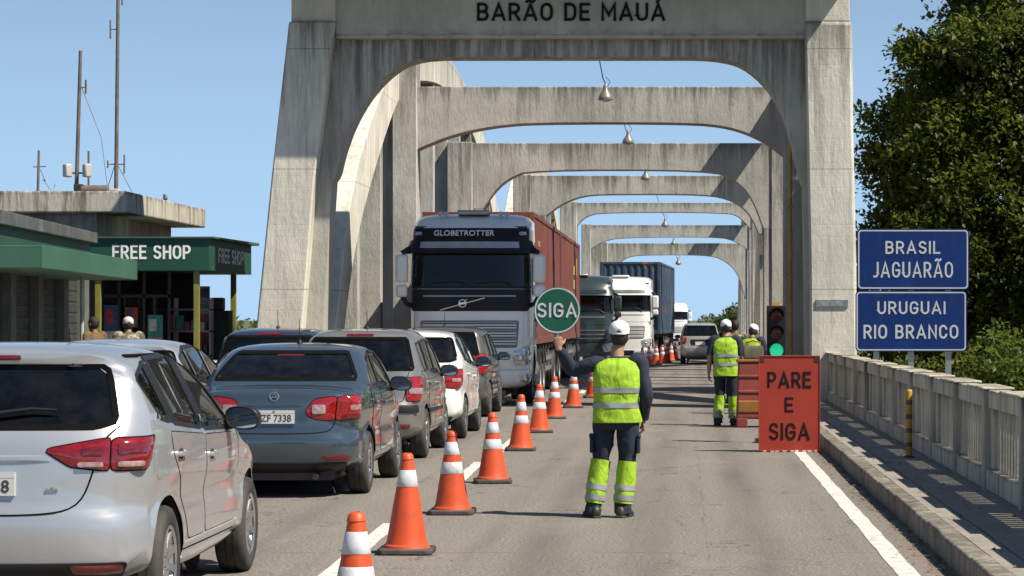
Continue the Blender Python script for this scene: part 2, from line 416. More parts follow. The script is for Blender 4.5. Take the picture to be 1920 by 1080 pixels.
class Hull:
    """a vehicle shell: the side outline (y, z, edge roundness) swelled to a half-width W(y, z)"""
    def __init__(s, prof, W, p=2.7, n=260, it=3, sp=1.05):
        s.sp = sp
        s.P = resample(chaikin(prof, it), n); s.W = W; s.p = p
        s.A = s.P[:, :2]; s.B = np.roll(s.A, -1, 0); s.Rr = s.P[:, 2]
        s.ymin, s.ymax = s.A[:, 0].min(), s.A[:, 0].max()
    def inside(s, q):
        a, b = s.A, s.B
        c = np.zeros(len(q), bool)
        for i in range(0, len(q), 4000):
            y = q[i:i+4000, 0:1]; z = q[i:i+4000, 1:2]
            with np.errstate(divide='ignore', invalid='ignore'):
                k = ((a[:, 1] > z) != (b[:, 1] > z)) & (y < (b[:, 0]-a[:, 0])*(z-a[:, 1])/(b[:, 1]-a[:, 1]+1e-12)+a[:, 0])
            c[i:i+4000] = k.sum(1) % 2 == 1
        return c
    def dist(s, q):
        D = np.empty(len(q)); RR = np.empty(len(q)); ab = s.B - s.A; L2 = (ab**2).sum(1) + 1e-12
        for i in range(0, len(q), 4000):
            d = q[i:i+4000, None, :] - s.A[None]
            t = np.clip((d*ab).sum(2)/L2, 0, 1)
            e = np.sqrt(((d - t[..., None]*ab)**2).sum(2))
            m = e.min(1); w = np.exp(-(e - m[:, None])/0.05)
            D[i:i+4000] = m; RR[i:i+4000] = (w*s.Rr).sum(1)/w.sum(1)
        return D, RR
    def table(s):
        h = 0.0125; s.g0 = np.array([s.ymin-0.06, s.A[:, 1].min()-0.06]); s.gh = h
        s.gn = ((np.array([s.ymax, s.A[:, 1].max()])+0.08-s.g0)/h).astype(int)+1
        key = (s.P.tobytes(), tuple(s.gn))
        if key not in Hull.TAB:
            yy, zz = np.meshgrid(s.g0[0]+h*np.arange(s.gn[0]), s.g0[1]+h*np.arange(s.gn[1]), indexing='ij')
            q = np.stack([yy.ravel(), zz.ravel()], 1)
            d, r = s.dist(q); d[~s.inside(q)] *= -1
            zt = np.linspace(s.A[:, 1].min()+0.003, s.A[:, 1].max()-0.003, 700)
            Hull.TAB[key] = (d.reshape(s.gn), r.reshape(s.gn), zt, s.edge_slow(zt, False), s.edge_slow(zt, True))
        s.D, s.RR, s.zt, s.ye0, s.ye1 = Hull.TAB[key]
    def f(s, y, z):
        y = np.atleast_1d(np.asarray(y, float)); z = np.atleast_1d(np.asarray(z, float))
        if not hasattr(s, 'D'): s.table()
        u = np.clip((y-s.g0[0])/s.gh, 0, s.gn[0]-1.001); v = np.clip((z-s.g0[1])/s.gh, 0, s.gn[1]-1.001)
        i = u.astype(int); j = v.astype(int); u = u-i; v = v-j
        bl = lambda T: T[i, j]*(1-u)*(1-v)+T[i+1, j]*u*(1-v)+T[i, j+1]*(1-u)*v+T[i+1, j+1]*u*v
        t = np.clip(bl(s.D)/bl(s.RR), 0, 1)
        return s.W(y, z)*np.maximum(0, 1-(1-t)**s.p)**(1/s.p)
    # --- mappings from flat outlines to the shell
    def side(s, sg=1):
        def mp(uv):
            uv = np.asarray(uv, float); x = s.f(uv[:, 0], uv[:, 1])
            return np.stack([sg*x, uv[:, 0], uv[:, 1]], 1)
        return mp
    TAB = {}
    def edge_y(s, z, front=False):
        if not hasattr(s, 'D'): s.table()
        return np.interp(np.asarray(z, float), s.zt, s.ye1 if front else s.ye0)
    def edge_slow(s, z, front=False):
        a, b = s.A, s.B; out = np.empty(len(z))
        for i, zz in enumerate(z):
            k = (a[:, 1] > zz) != (b[:, 1] > zz)
            if not k.any(): out[i] = s.ymax if front else s.ymin; continue
            yy = a[k, 0] + (zz-a[k, 1])/(b[k, 1]-a[k, 1])*(b[k, 0]-a[k, 0])
            out[i] = yy.max() if front else yy.min()
        return out
    def curve(s, z, front=False, reach=1.0, n=64):
        z = np.asarray(z, float); yb = s.edge_y(z, front); sgn = -1 if front else 1
        off = reach*np.linspace(0, 1, n)**3 + 1e-6
        Y = yb[:, None] + sgn*off[None]; Z = np.repeat(z[:, None], n, 1)
        X = s.f(Y.ravel(), Z.ravel()).reshape(Y.shape)
        X[:, 0] = 0
        seg = np.sqrt(np.diff(X, axis=1)**2 + np.diff(Y, axis=1)**2)
        S = np.concatenate([np.zeros((len(z), 1)), np.cumsum(seg, 1)], 1)
        return X, Y, S
    def wrap(s, front=False):
        """(arc length round the end from the centre line, z) -> point; negative arc = left"""
        def mp(uv):
            uv = np.asarray(uv, float); X, Y, S = s.curve(uv[:, 1], front)
            u = uv[:, 0]; out = np.empty((len(u), 3))
            for i in range(len(u)):
                out[i] = (np.interp(abs(u[i]), S[i], X[i])*(1 if u[i] >= 0 else -1), np.interp(abs(u[i]), S[i], Y[i]), uv[i, 1])
            return out
        return mp
    def mesh(s, rings=26):
        P = s.P; n = len(P); zs = 0.55*s.A[:, 1].min() + 0.45*s.A[:, 1].max()*0.9
        S = np.stack([np.clip(P[:, 0], s.ymin+s.sp, s.ymax-s.sp), np.full(n, zs)], 1)
        L = np.linalg.norm(S - s.A, axis=1)
        k1 = 12; xs = np.linspace(0, 1, k1); t1 = 1-(1-xs**s.p)**(1/s.p); t1[-1] = 1
        V = []; 
        for k in range(k1 + rings):
            lam = np.minimum(t1[k]*P[:, 2]/L, 0.95) if k < k1 else np.minimum(P[:, 2]/L, 0.95) + (1-np.minimum(P[:, 2]/L, 0.95))*(k-k1+1)/rings
            q = s.A + (S - s.A)*lam[:, None]
            x = s.f(q[:, 0], q[:, 1]) if k else np.zeros(n)
            V.append(np.stack([x, q[:, 0], q[:, 1]], 1))
        K = len(V); V = np.concatenate(V)
        Vm = V[n:].copy(); Vm[:, 0] *= -1
        faces = []; o = K*n - n
        ar = (np.roll(s.A, -1, 0)[:, 1]*s.A[:, 0]-s.A[:, 1]*np.roll(s.A, -1, 0)[:, 0]).sum()
        fl = ar < 0
        for k in range(K - 1):
            for j in range(n):
                a, b = k*n + j, k*n + (j+1) % n; c, d = a + n, b + n
                g = (a, b, d, c)
                faces.append(g if fl else g[::-1])
                m = tuple(i if i < n else i + o for i in g)
                faces.append(m[::-1] if fl else m)
        return np.concatenate([V, Vm]), faces

def poly_sd(q, P):
    """inside flag and nearest boundary point of points q for polygon P"""
    ins = np.zeros(len(q), bool); near = np.zeros((len(q), 2))
    k = np.where(((q >= P.min(0)) & (q <= P.max(0))).all(1))[0]
    if not len(k): return ins, near
    a = P; b = np.roll(P, -1, 0); ab = b - a; L2 = (ab**2).sum(1) + 1e-12; g = q[k]
    d = g[:, None] - a[None]; t = np.clip((d*ab).sum(2)/L2, 0, 1)
    nr = a[None] + t[..., None]*ab; e = ((g[:, None]-nr)**2).sum(2); i = e.argmin(1)
    y, z = g[:, 0:1], g[:, 1:2]
    c = ((a[:, 1] > z) != (b[:, 1] > z)) & (y < ab[:, 0]*(z-a[:, 1])/(ab[:, 1]+1e-12)+a[:, 0])
    ins[k] = c.sum(1) % 2 == 1; near[k] = nr[np.arange(len(g)), i]
    return ins, near

def cut(V, faces, inside, snap):
    """drop the faces inside, pull the rim of the hole onto its outline"""
    keep = [f for f in faces if not all(inside[i] for i in f)]
    used = np.zeros(len(V), bool)
    for f in keep:
        for i in f: used[i] = True
    k = np.where(used & inside)[0]
    if len(k): V[k] = snap(k)
    return V, keep

def circ(cy, cz, r, n=64): return np.array([(cy + r*math.cos(2*math.pi*i/n), cz + r*math.sin(2*math.pi*i/n)) for i in range(n)])
def rnd_poly(pts, it=2, n=None, step=0.03): 
    P = np.array(pts, float)
    if it:
        # keep long edges straight: add points near the corners first
        Q = []
        m = len(P)
        for i in range(m):
            a, b = P[i], P[(i+1) % m]; L = np.linalg.norm(b-a); c = min(0.07, L*0.3)
            Q += [a + (b-a)*c/L, b - (b-a)*c/L]
        # Q holds cut corners; put the corner itself back between them, softened by chaikin
        T = []
        for i in range(m):
            T += [Q[(2*i-1) % (2*m)], P[i]]
            T += [Q[2*i]]
        P = chaikin(T, it)
    return resample(P, n, step)
def grow(P, d):
    """offset a closed outline by d (outwards positive)"""
    a = np.roll(P, 1, 0); b = np.roll(P, -1, 0); t = b - a; t /= np.linalg.norm(t, axis=1)[:, None] + 1e-9
    nrm = np.stack([t[:, 1], -t[:, 0]], 1)
    ar = (P[:, 0]*b[:, 1]-b[:, 0]*P[:, 1]).sum()
    return P + nrm*d*(1 if ar > 0 else -1)

def mapped(mp, uv, off, ctr=(0, 2.0, 0.8)):
    """points of the shell at uv pushed off along its normal"""
    uv = np.asarray(uv, float); p = mp(uv); e = 0.012
    pu = mp(uv + (e, 0)) - mp(uv - (e, 0)); pv = mp(uv + (0, e)) - mp(uv - (0, e))
    n = np.cross(pu, pv); n /= np.linalg.norm(n, axis=1)[:, None] + 1e-9
    out = ((p - np.array(ctr))*n*np.array([1, .6, .6])).sum(1); n[out < 0] *= -1
    return p + n*off, n
def patch(mb, mp, P, off=0.003, thick=0.012, m=0, dome=0.0, ctr=(0, 2.0, 0.8), center=None):
    """a plate filling outline P, hugging the shell"""
    c = P.mean(0) if center is None else np.array(center); size = np.linalg.norm(P - c, axis=1).max()
    nr = max(3, int(size/0.05)); n = len(P)
    lam = [0.0, 0.0] + list(np.linspace(0, 1, nr + 1)[1:-1]) + [0.985]
    rings = []
    for k, l in enumerate(lam):
        uv = P + (c - P)*l
        o = off - thick if k == 0 else off + dome*(1-(1-min(1, l*1.6))**2)
        q, _ = mapped(mp, uv, o, ctr); rings.append(q)
    V = np.concatenate(rings); q0 = rings[1]
    Fc = []
    a, b = q0.mean(0), None
    nn = np.cross(q0[0]-q0[n//3], q0[2*n//3]-q0[n//3])
    _, nrm = mapped(mp, c[None], 0, ctr)
    flip = (nn*nrm[0]).sum() > 0   # orientation of the outline on the shell
    for k in range(len(lam)-1):
        for j in range(n):
            g = (k*n+j, k*n+(j+1) % n, (k+1)*n+(j+1) % n, (k+1)*n+j)
            Fc.append(g[::-1] if flip else g)
    g = tuple((len(lam)-1)*n + j for j in range(n)); Fc.append(g[::-1] if flip else g)
    mb.add(V, Fc, m); return mb
def ringpatch(mb, mp, Pi, Po, off=0.004, m=0, ctr=(0, 2.0, 0.8), thick=0.015):
    """a raised band between the outlines Pi and Po"""
    n = len(Pi); rs = []
    for P, o in ((Po, off-thick), (Po, off), (Pi, off), (Pi, off-thick)):
        rs.append(mapped(mp, P, o, ctr)[0])
    V = np.concatenate(rs); Fc = []
    for k in range(3):
        for j in range(n): Fc.append((k*n+j, k*n+(j+1) % n, (k+1)*n+(j+1) % n, (k+1)*n+j))
    mb.add(V, Fc, m); return mb
def ribbon(mb, mp, pts, w=0.008, off=0.0015, m=0, ctr=(0, 2.0, 0.8), it=2):
    P = resample(chaikin(pts, it, False), step=0.04, closed=False)
    t = np.gradient(P, axis=0); t /= np.linalg.norm(t, axis=1)[:, None] + 1e-9
    nr = np.stack([-t[:, 1], t[:, 0]], 1)
    a, _ = mapped(mp, P + nr*w/2, off, ctr); b, _ = mapped(mp, P - nr*w/2, off, ctr)
    n = len(P); V = np.concatenate([a, b])
    mb.add(V, [(j, j+1, n+j+1, n+j) for j in range(n-1)], m); return mb

def fix_normals(o):
    bm = bmesh.new(); bm.from_mesh(o.data); bmesh.ops.recalc_face_normals(bm, faces=bm.faces[:]); bm.to_mesh(o.data); bm.free()
    return o

WHEELS = {}
def wheel_meshes(rad, wid, spokes, style):
    key = (rad, wid, spokes, style)
    if key in WHEELS: return WHEELS[key]
    Mx = Matrix.Rotation(R(90), 4, 'Y')          # axis z -> x, outer face to +x
    rr = rad*0.66
    t = MB(); h = wid/2
    t.lathe([(rr-0.012, -h*0.85), (rr, -h), (rad*0.86, -h*1.03), (rad*0.965, -h*0.9), (rad, -h*0.62), (rad, -h*0.3), (rad-0.006, -h*0.28), (rad-0.006, -h*0.22), (rad, -h*0.2),
             (rad, h*0.2), (rad-0.006, h*0.22), (rad-0.006, h*0.28), (rad, h*0.3), (rad, h*0.62), (rad*0.965, h*0.9), (rad*0.86, h*1.03), (rr, h), (rr-0.012, h*0.85)], 48, Mx, cap=False)
    w = MB()
    w.lathe([(rr-0.004, -h*0.9), (rr-0.03, -h*0.5), (rr-0.035, h*0.45), (rr-0.012, h*0.85), (rr+0.004, h*0.96), (rr+0.002, h*0.99), (rr-0.022, h*0.86)], 48, Mx, m=0, cap=False)
    w.lathe([(0.001, -h*0.2), (rr-0.035, -h*0.25), (rr-0.035, -h*0.15), (0.001, -h*0.1)], 32, Mx, m=1, cap=False)
    w.lathe([(0.075, h*0.1), (0.07, h*0.6), (0.052, h*0.78), (0.03, h*0.82), (0.001, h*0.83)], 24, Mx, m=0, cap=False)
    for i in range(spokes):
        a = 2*math.pi*i/spokes
        subs = (-0.09, 0.09) if style == 'twin' else (0,)
        for da in subs:
            w0, w1 = (0.022, 0.014) if style == 'twin' else (0.034, 0.024)
            ring = []
            for (rd, wd, zt, zb) in ((0.045, w0, h*0.76, h*0.2), (rr*0.55, (w0+w1)/2, h*0.74, h*0.3), (rr-0.02, w1*1.5, h*0.86, h*0.4)):
                ca, sa = math.cos(a+da*rd/rr*1.6), math.sin(a+da*rd/rr*1.6)
                ring.append([Mx @ Vector((rd*ca - q*sa, rd*sa + q*ca, zz)) for q, zz in ((-wd, zb), (-wd*0.7, zt), (wd*0.7, zt), (wd, zb))])
            w.rings(ring, 0)
    for i in range(5):
        a = 2*math.pi*i/5 + 0.3
        w.ball(Mx @ Vector((0.052*math.cos(a), 0.052*math.sin(a), h*0.74)), 0.008, 8, 4, 1)
    WHEELS[key] = (t, w); return t, w

def add_wheel(root, x, y, rad, wid, sg, spokes=10, style='single', rim='alloy'):
    t, w = wheel_meshes(rad, wid, spokes, style)
    e = bpy.data.objects.new('wheel', None); COL.objects.link(e); e.parent = root; e.location = (x*sg, y, rad)
    if sg < 0: e.rotation_euler = (0, 0, math.pi)
    e.empty_display_size = 0.1
    k = ('wm', rad, wid, spokes, style, rim)
    if k in WHEELS:
        for nm, me in zip(('tyre', 'rim'), WHEELS[k]):
            o = bpy.data.objects.new(nm, me); COL.objects.link(o); o.parent = e
    else:
        a = t.build('tyre', M['rubber'], e, 50); b = w.build('rim', [M[rim], M['metal_dark']], e, 35)
        fix_normals(a); fix_normals(b)
        WHEELS[k] = (a.data, b.data)
    return e

def build_car(c):
    """c: dict describing one car; local x right, y forward from the rear bumper"""
    root = thing(c['name'], c['label'], c['cat'], c['loc'], c.get('rz', 0), c.get('group'))
    pm = c['paint']; L = c['L']; hw = c['hw']; zb0, zb1 = c['belt']; tum = c.get('tumble', 0.36)
    def W(y, z):
        belt = zb0 + (zb1-zb0)*np.clip(y/(L*0.62), 0, 1)
        u = (y - L*0.48)/(L*0.52)
        w = hw*(1 - 0.10*np.abs(u)**3.2)
        s = np.logaddexp(0, (z - belt)/0.025)*0.025
        w = w - tum*s - 0.06*s*s
        w = w - 0.22*np.maximum(0, 0.40-z) - 0.5*np.maximum(0, 0.26-z)
        zc = c.get('crease', 0.80) + 0.03*(1-u)
        w = w - 0.045*np.abs(z - zc)*(z < belt+0.05) - 0.020*np.exp(-((z-zc+0.16)/0.10)**2)
        for ya in c['axles']:
            d = np.sqrt((y-ya)**2 + (z-c['wr'])**2)
            w = w + 0.016*np.exp(-((d-c['wr']-0.05)/0.05)**2)
        return w
    h = Hull(c['prof'], W, c.get('p', 2.7))
    V, Fc = h.mesh()
    ctr = (0, L*0.5, 0.75)
    wr = c['wr']; ra = wr + 0.055
    for ya in c['axles']:
        P = circ(ya, wr+0.005, ra)
        ins, near = poly_sd(V[:, 1:], P); ins &= np.abs(V[:, 0]) > 0.45
        def snap(k, near=near):
            x = h.f(near[k, 0], near[k, 1]); return np.stack([np.sign(V[k, 0])*np.maximum(x, 0.5), near[k, 0], near[k, 1]], 1)
        V, Fc = cut(V, Fc, ins, snap)
    # side windows, rear window, windscreen
    sw = [rnd_poly(w, 2) for w in c['sidewin']]
    for P in sw:
        for sg in (1, -1):
            ins, near = poly_sd(V[:, 1:], P); ins &= V[:, 0]*sg > 0.3
            V, Fc = cut(V, Fc, ins, lambda k: h.side(sg)(near[k]))
    ends = []
    for key, front in (('rearwin', False), ('screen', True)):
        P = rnd_poly(c[key], 2, step=0.04); ends.append((P, front))
        zmin, zmax = P[:, 1].min()-0.1, P[:, 1].max()+0.1
        yb = h.ymax - V[:, 1] if front else V[:, 1] - h.ymin
        k = np.where((V[:, 2] > zmin) & (V[:, 2] < zmax) & (yb < (1.9 if front else 1.6)))[0]
        eb = h.edge_y(V[k, 2], front); k = k[np.abs(V[k, 1]-eb) < 0.45]
        X, Y, S = h.curve(V[k, 2], front)
        sv = np.array([np.interp(abs(V[i, 0]), X[j][:np.argmax(X[j])+1], S[j][:np.argmax(X[j])+1]) for j, i in enumerate(k)])*np.sign(V[k, 0]+1e-9)
        flat = np.full((len(V), 2), -99.0); flat[k, 0] = sv; flat[k, 1] = V[k, 2]
        ins, near = poly_sd(flat, P)
        V, Fc = cut(V, Fc, ins, lambda kk: h.wrap(front)(near[kk]))
    b = MB(); b.add(V, Fc, 0)
    body = b.build('body', [pm], root, 45); 
    me = body.data
    # the dark lining just inside the shell
    me.update(); nv = np.empty(len(me.vertices)*3); me.vertices.foreach_get('normal', nv); nv = nv.reshape(-1, 3)
    flipn = 1 if (nv[:, 0]*V[:, 0]).sum() > 0 else -1
    if flipn < 0: me.flip_normals(); 
    ln = MB(); ln.add(V - nv*flipn*0.022, [f[::-1] for f in Fc], 0); ln.build('cabin_lining', M['cabin'], root, 60)
    # wheel wells
    for ya in c['axles']:
        for sg in (1, -1):
            ww = MB()
            arc = [R(a) for a in range(-25, 206, 11)]
            rs = []
            for r_, x_ in ((ra-0.002, None), (ra-0.004, hw-0.30), (0.02, hw-0.30)):
                ring = []
                for a in arc:
                    yy, zz = ya + r_*math.cos(a), wr+0.005 + r_*math.sin(a)
                    x = float(h.f(yy, zz)[0])-0.012 if x_ is None else x_
                    ring.append((sg*max(x, hw-0.3), yy, zz))
                rs.append(ring)
            ww.rings(rs, 0, False, False, closed=False)
            ww.build('wheel_arch', M['black'], root, 50)
    ub = MB(); ub.box(-hw+0.3, hw-0.3, 0.25, L-0.3, 0.17, 0.34)
    for ya in c['axles']: ub.tube([(-hw+0.1, ya, wr), (hw-0.1, ya, wr)], 0.045, 10)
    ub.tube([(0.4, 0.10, 0.21), (0.4, 0.5, 0.22)], 0.03, 12)
    ub.build('underbody', M['metal_dark'], root, 40)
    tr = c.get('arch_trim')
    if tr:
        am = MB()
        for ya in c['axles']:
            P = circ(ya, wr+0.005, ra, 72)
            for sg in (1, -1):
                k = np.where(P[:, 1] > 0.24)[0]; k = np.roll(k, -int(np.argmax(np.diff(np.concatenate([k, k[:1]+72])))+1)) if True else k
                a, _ = mapped(h.side(sg), P[k], 0.008, ctr); o, _ = mapped(h.side(sg), grow(P, 0.05)[k], 0.006, ctr)
                am.add(np.concatenate([a, o]), [(j, j+1, len(k)+j+1, len(k)+j) for j in range(len(k)-1)])
        am.build('arch_trim', M['black'], root, 40)
    # glazing
    for P in sw:
        for sg in (1, -1):
            g = MB(); patch(g, h.side(sg), grow(P, 0.004), -0.006, 0.004, 0, ctr=ctr)
            go = g.build('side_window', M[c.get('glass', 'glass')], root, 60); 
            fr = MB(); ringpatch(fr, h.side(sg), grow(P, -0.006), grow(P, c.get('frame', 0.02)), 0.003, 0, ctr); fo = fr.build('window_frame', M['black'], go, 40)
    for (P, front), nm in zip(ends, ('rear_window', 'windscreen')):
        g = MB(); patch(g, h.wrap(front), grow(P, 0.004), -0.005, 0.004, 0, ctr=ctr)
        go = g.build(nm, M[c.get('rglass', 'glass') if not front else 'glass_clear'], root, 60)
        fr = MB(); ringpatch(fr, h.wrap(front), grow(P, -0.028), grow(P, 0.008), 0.003, 0, ctr); fr.build('window_seal', M['seam'], go, 40)
        if not front and c.get('wiper'):
            wp = MB(); zz = P[:, 1].min()+0.05
            q, _ = mapped(h.wrap(False), [(-0.02, zz), (0.1, zz+0.025), (0.26, zz+0.045), (0.40, zz+0.04)], 0.03, ctr)
            wp.tube(q, [0.016, 0.013, 0.010, 0.006], 8); wp.ball(q[0], 0.028, 10, 6); wp.build('wiper', M['black'], go, 50)
    if c.get('dlo'):
        for sg in (1, -1):
            Pd = rnd_poly(c['dlo'], 2); dm = MB()
            for Pq in [Pd]:
                pass
            for a_, b_ in zip(sw[:-1], sw[1:]):
                # black pillar between two panes
                ra_ = a_[np.argmax(a_ @ np.array([.5, 1]))], a_[np.argmax(a_ @ np.array([.5, -1]))]; lb_ = b_[np.argmax(b_ @ np.array([-.5, 1]))], b_[np.argmax(b_ @ np.array([-.5, -1]))]
                patch(dm, h.side(sg), resample(np.array([ra_[0]+(-.03, .012), lb_[0]+(.03, .012), lb_[1]+(.03, -.012), ra_[1]+(-.03, -.012)]), None, .03), .0015, .01, 0, ctr=ctr)
                dm.build('pillar_trim', M['black'], root, 40); dm = MB()
    # panel gaps and doors
    gm = MB()
    for line in c.get('side_lines', []):
        for sg in (1, -1): ribbon(gm, h.side(sg), line, 0.009, 0.0016, ctr=ctr)
    for line in c.get('rear_lines', []):
        ribbon(gm, h.wrap(False), line, 0.010, 0.0016, ctr=ctr); ribbon(gm, h.wrap(False), [(-a, z) for a, z in line], 0.010, 0.0016, ctr=ctr)
    if gm.v: gm.build('panel_gap', M['seam'], root, 60)
    for i, dp in enumerate(c.get('doors', [])):
        for sg in (1, -1):
            P = rnd_poly(dp, 2, step=0.03)
            d = MB(); patch(d, h.side(sg), P, 0.004, 0.006, 0, ctr=ctr); do = d.build('door', pm, root, 50)
            g = MB(); ringpatch(g, h.side(sg), grow(P, -0.004), grow(P, 0.006), 0.001, 0, ctr); g.build('door_gap', M['seam'], do, 50)
            hy, hz = c['handles'][i]
            q, nn = mapped(h.side(sg), [(hy-0.09, hz), (hy-0.05, hz), (hy, hz), (hy+0.05, hz), (hy+0.08, hz)], 0.026, ctr)
            q0, _ = mapped(h.side(sg), [(hy-0.095, hz), (hy+0.085, hz)], -0.004, ctr)
            hd = MB(); hd.tube([q0[0]] + list(q) + [q0[1]], [(0.011, 0.016)]*7, 10)
            hd.build('handle', c.get('handle_mat', pm), do, 50)
            bw = MB(); patch(bw, h.side(sg), circ(hy, hz, 1, 24)*0+np.array([(hy+0.075*math.cos(t), hz+0.034*math.sin(t)) for t in np.linspace(0, 6.283, 24, endpoint=False)]), 0.0052, 0.004, 0, ctr=ctr)
            bw.build('handle_recess', M['cabin'], do, 50)
    # extra bits on the shell: (name, mapping, outline, material, offset, dome, both sides)
    for (nm, kind, P, mt, off, dome, both) in c.get('bits', []):
        for sg in ((1, -1) if both else (1,)):
            Q = np.array(P, float)
            if kind in ('rear', 'front'): Q = Q*np.array([sg, 1]); mp = h.wrap(kind == 'front')
            else: mp = h.side(sg)
            Q = rnd_poly(Q, 2, step=0.02)
            b_ = MB(); patch(b_, mp, Q, off, 0.02, 0, dome, ctr=ctr); bo = b_.build(nm, M[mt] if isinstance(mt, str) else mt, root, 50)
            if nm.startswith('tail_light'):
                for (z0, z1, a0, a1, m2) in c.get('lamp_cells', []):
                    S = np.array([(a0*sg, z0), (a1*sg, z0), (a1*sg, z1), (a0*sg, z1)], float)
                    q_ = MB(); patch(q_, mp, rnd_poly(S, 2, step=0.015), off+dome+0.003, 0.006, 0, 0.002, ctr=ctr); q_.build('lamp_cell', M[m2], bo, 50)
                g_ = MB(); ringpatch(g_, mp, grow(Q, -0.002), grow(Q, 0.008), off*0.5, 0, ctr); g_.build('lamp_seal', M['seam'], bo, 50)
    # number plate
    pz, txt = c['plate']
    q, n_ = mapped(h.wrap(False), [(0, pz), (0, pz-0.06), (0, pz+0.06)], 0.012, ctr)
    tilt = math.atan2(q[2][1]-q[1][1], 0.12)
    pl = MB(); pl.box(-0.2, 0.2, -0.008, 0.02, -0.065, 0.065, 0)
    pl.box(-0.2, 0.2, -0.0095, -0.008, 0.035, 0.065, 0)
    if txt: put_text(pl, txt, 0, -0.008, -0.012, 1, width=0.34, height=0.07, bold=0.01, depth=0.003)
    if txt: put_text(pl, 'RS', 0, -0.0095, 0.05, 1, height=0.018, depth=0.002)
    pl.build('number_plate', [M['plate'], M['plate_ink']], root, 0, 0.004, loc=tuple(q[0]), rot=(-tilt, 0, 0))
    if c.get('badge'):
        bz = c['badge']; q, _ = mapped(h.wrap(False), [(0, bz)], 0.004, ctr)
        bd = MB(); Mr = Matrix.Translation(q[0]) @ Matrix.Rotation(R(90)-0.35*0, 4, 'X')
        pr = [(0.043 + 0.006*math.cos(a), 0.006*math.sin(a)+0.006) for a in np.linspace(0, 6.283, 9)]
        bd.lathe(pr, 28, Mr, cap=False)
        x0, y0, z0 = q[0]
        if c.get('badge_kind') == 'a':
            bd.tube([(x0-0.028, y0-0.008, z0-0.028), (x0, y0-0.010, z0+0.034), (x0+0.028, y0-0.008, z0-0.028)], 0.006, 6)
            bd.tube([(x0-0.036, y0-0.008, z0-0.006), (x0+0.036, y0-0.008, z0-0.006)], 0.006, 6)
        else:
            bd.lathe([(0.001, 0.008), (0.03, 0.006), (0.036, 0.002)], 20, Mr, cap=False)
        fix_normals(bd.build('emblem', M['chrome'], root, 40))
    if c.get('script'):
        txt, sx, sz = c['script']; q, _ = mapped(h.wrap(False), [(sx, sz), (sx+0.05, sz)], 0.003, ctr)
        ang = math.atan2(q[1][1]-q[0][1], q[1][0]-q[0][0])
        b_ = MB(); put_text(b_, txt, 0, 0, 0, 0, height=0.03, bold=0.01, depth=0.006)
        b_.build('model_badge', M['chrome'], root, 0, loc=tuple(q[0]), rot=(0, 0, ang))
    # mirrors
    my, mz = c['mirror']
    for sg in (1, -1):
        x0 = float(h.f(my, mz-0.03)[0])
        mm = MB(); Mt = Matrix.Translation((sg*(x0+0.125), my, mz+0.045)) @ Matrix.Rotation(sg*R(-8), 4, 'Z')
        rs = []
        for yy, k in ((0.075, 0.45), (0.062, 0.72), (0.03, 0.93), (-0.02, 1.0), (-0.06, 1.0), (-0.066, 0.93), (-0.05, 0.9)):
            ring = []
            for j in range(24):
                a = 2*math.pi*j/24; ca, sa = math.cos(a), math.sin(a)
                ring.append(Mt @ Vector((0.115*k*abs(ca)**0.75*np.sign(ca), yy, 0.078*k*abs(sa)**0.75*np.sign(sa) - 0.01*ca*sg)))
            rs.append(ring)
        mm.rings(rs, 0)
        mm.tube([(sg*(x0-0.02), my+0.02, mz-0.03), (sg*(x0+0.05), my+0.01, mz)], [(0.03, 0.02), (0.03, 0.025)], 10)
        mo = mm.build('wing_mirror', c.get('mirror_mat', M['black']), root, 50); fix_normals(mo)
        mg = MB(); mg.add([Mt @ Vector((0.102*abs(math.cos(a))**0.75*np.sign(math.cos(a)), -0.053, 0.066*abs(math.sin(a))**0.75*np.sign(math.sin(a)) - 0.009*math.cos(a)*sg)) for a in np.linspace(0, 6.283, 28, endpoint=False)], [tuple(range(28))])
        gob = mg.build('mirror_glass', M['mirror'], mo, 0)
    # aerial
    if c.get('aerial'):
        ay = c['aerial']; zt = h.A[np.abs(h.A[:, 0]-ay) < 0.05][:, 1].max()
        a_ = MB(); a_.lathe([(0.034, 0), (0.026, 0.02), (0.012, 0.034), (0.006, 0.05), (0.005, 0.05), (0.0035, 0.26)], 12, Matrix.Translation((0, ay, zt-0.004)) @ Matrix.Rotation(R(12), 4, 'X'))
        a_.build('aerial', M['black'], root, 50)
    if c.get('rails'):
        for sg in (1, -1):
            y0, y1, x_, z_ = c['rails']
            r_ = MB(); r_.tube([(sg*x_, y0, z_-0.06), (sg*x_, y0+0.1, z_), (sg*x_, (y0+y1)/2, z_+0.012), (sg*x_, y1-0.1, z_), (sg*x_, y1, z_-0.07)], [0.014]*5, 8); r_.build('roof_rail', M['metal_grey'], root, 50)
    # cabin
    iz = 0.42; yb = c['cabin']
    for (yy, xs) in ((yb[0], (-0.38, 0.38)), (yb[1], (-0.38, 0.38))):
        for x_ in xs:
            s_ = MB()
            s_.rings([[(x_+sx*w, yy+q, zz) for sx, q in ((-1, d0), (1, d0), (1, d1), (-1, d1))] for zz, w, d0, d1 in ((iz, 0.25, -0.05, 0.5), (iz+0.14, 0.26, -0.08, 0.5), (iz+0.16, 0.24, -0.12, 0.08), (iz+0.45, 0.24, -0.19, -0.03), (iz+0.62, 0.17, -0.23, -0.11), (iz+0.63, 0.07, -0.22, -0.14), (iz+0.68, 0.12, -0.24, -0.12), (iz+0.82, 0.12, -0.26, -0.14), (iz+0.85, 0.08, -0.25, -0.16))])
            s_.build('seat', M['seat'], root, 60, 0.02)
    db = MB(); db.box(-hw+0.18, hw-0.18, yb[1]+0.75, yb[1]+1.2, 0.6, c['belt'][1]-0.06); 
    fl = db.build('dashboard', M['cabin'], root, 40, 0.05)
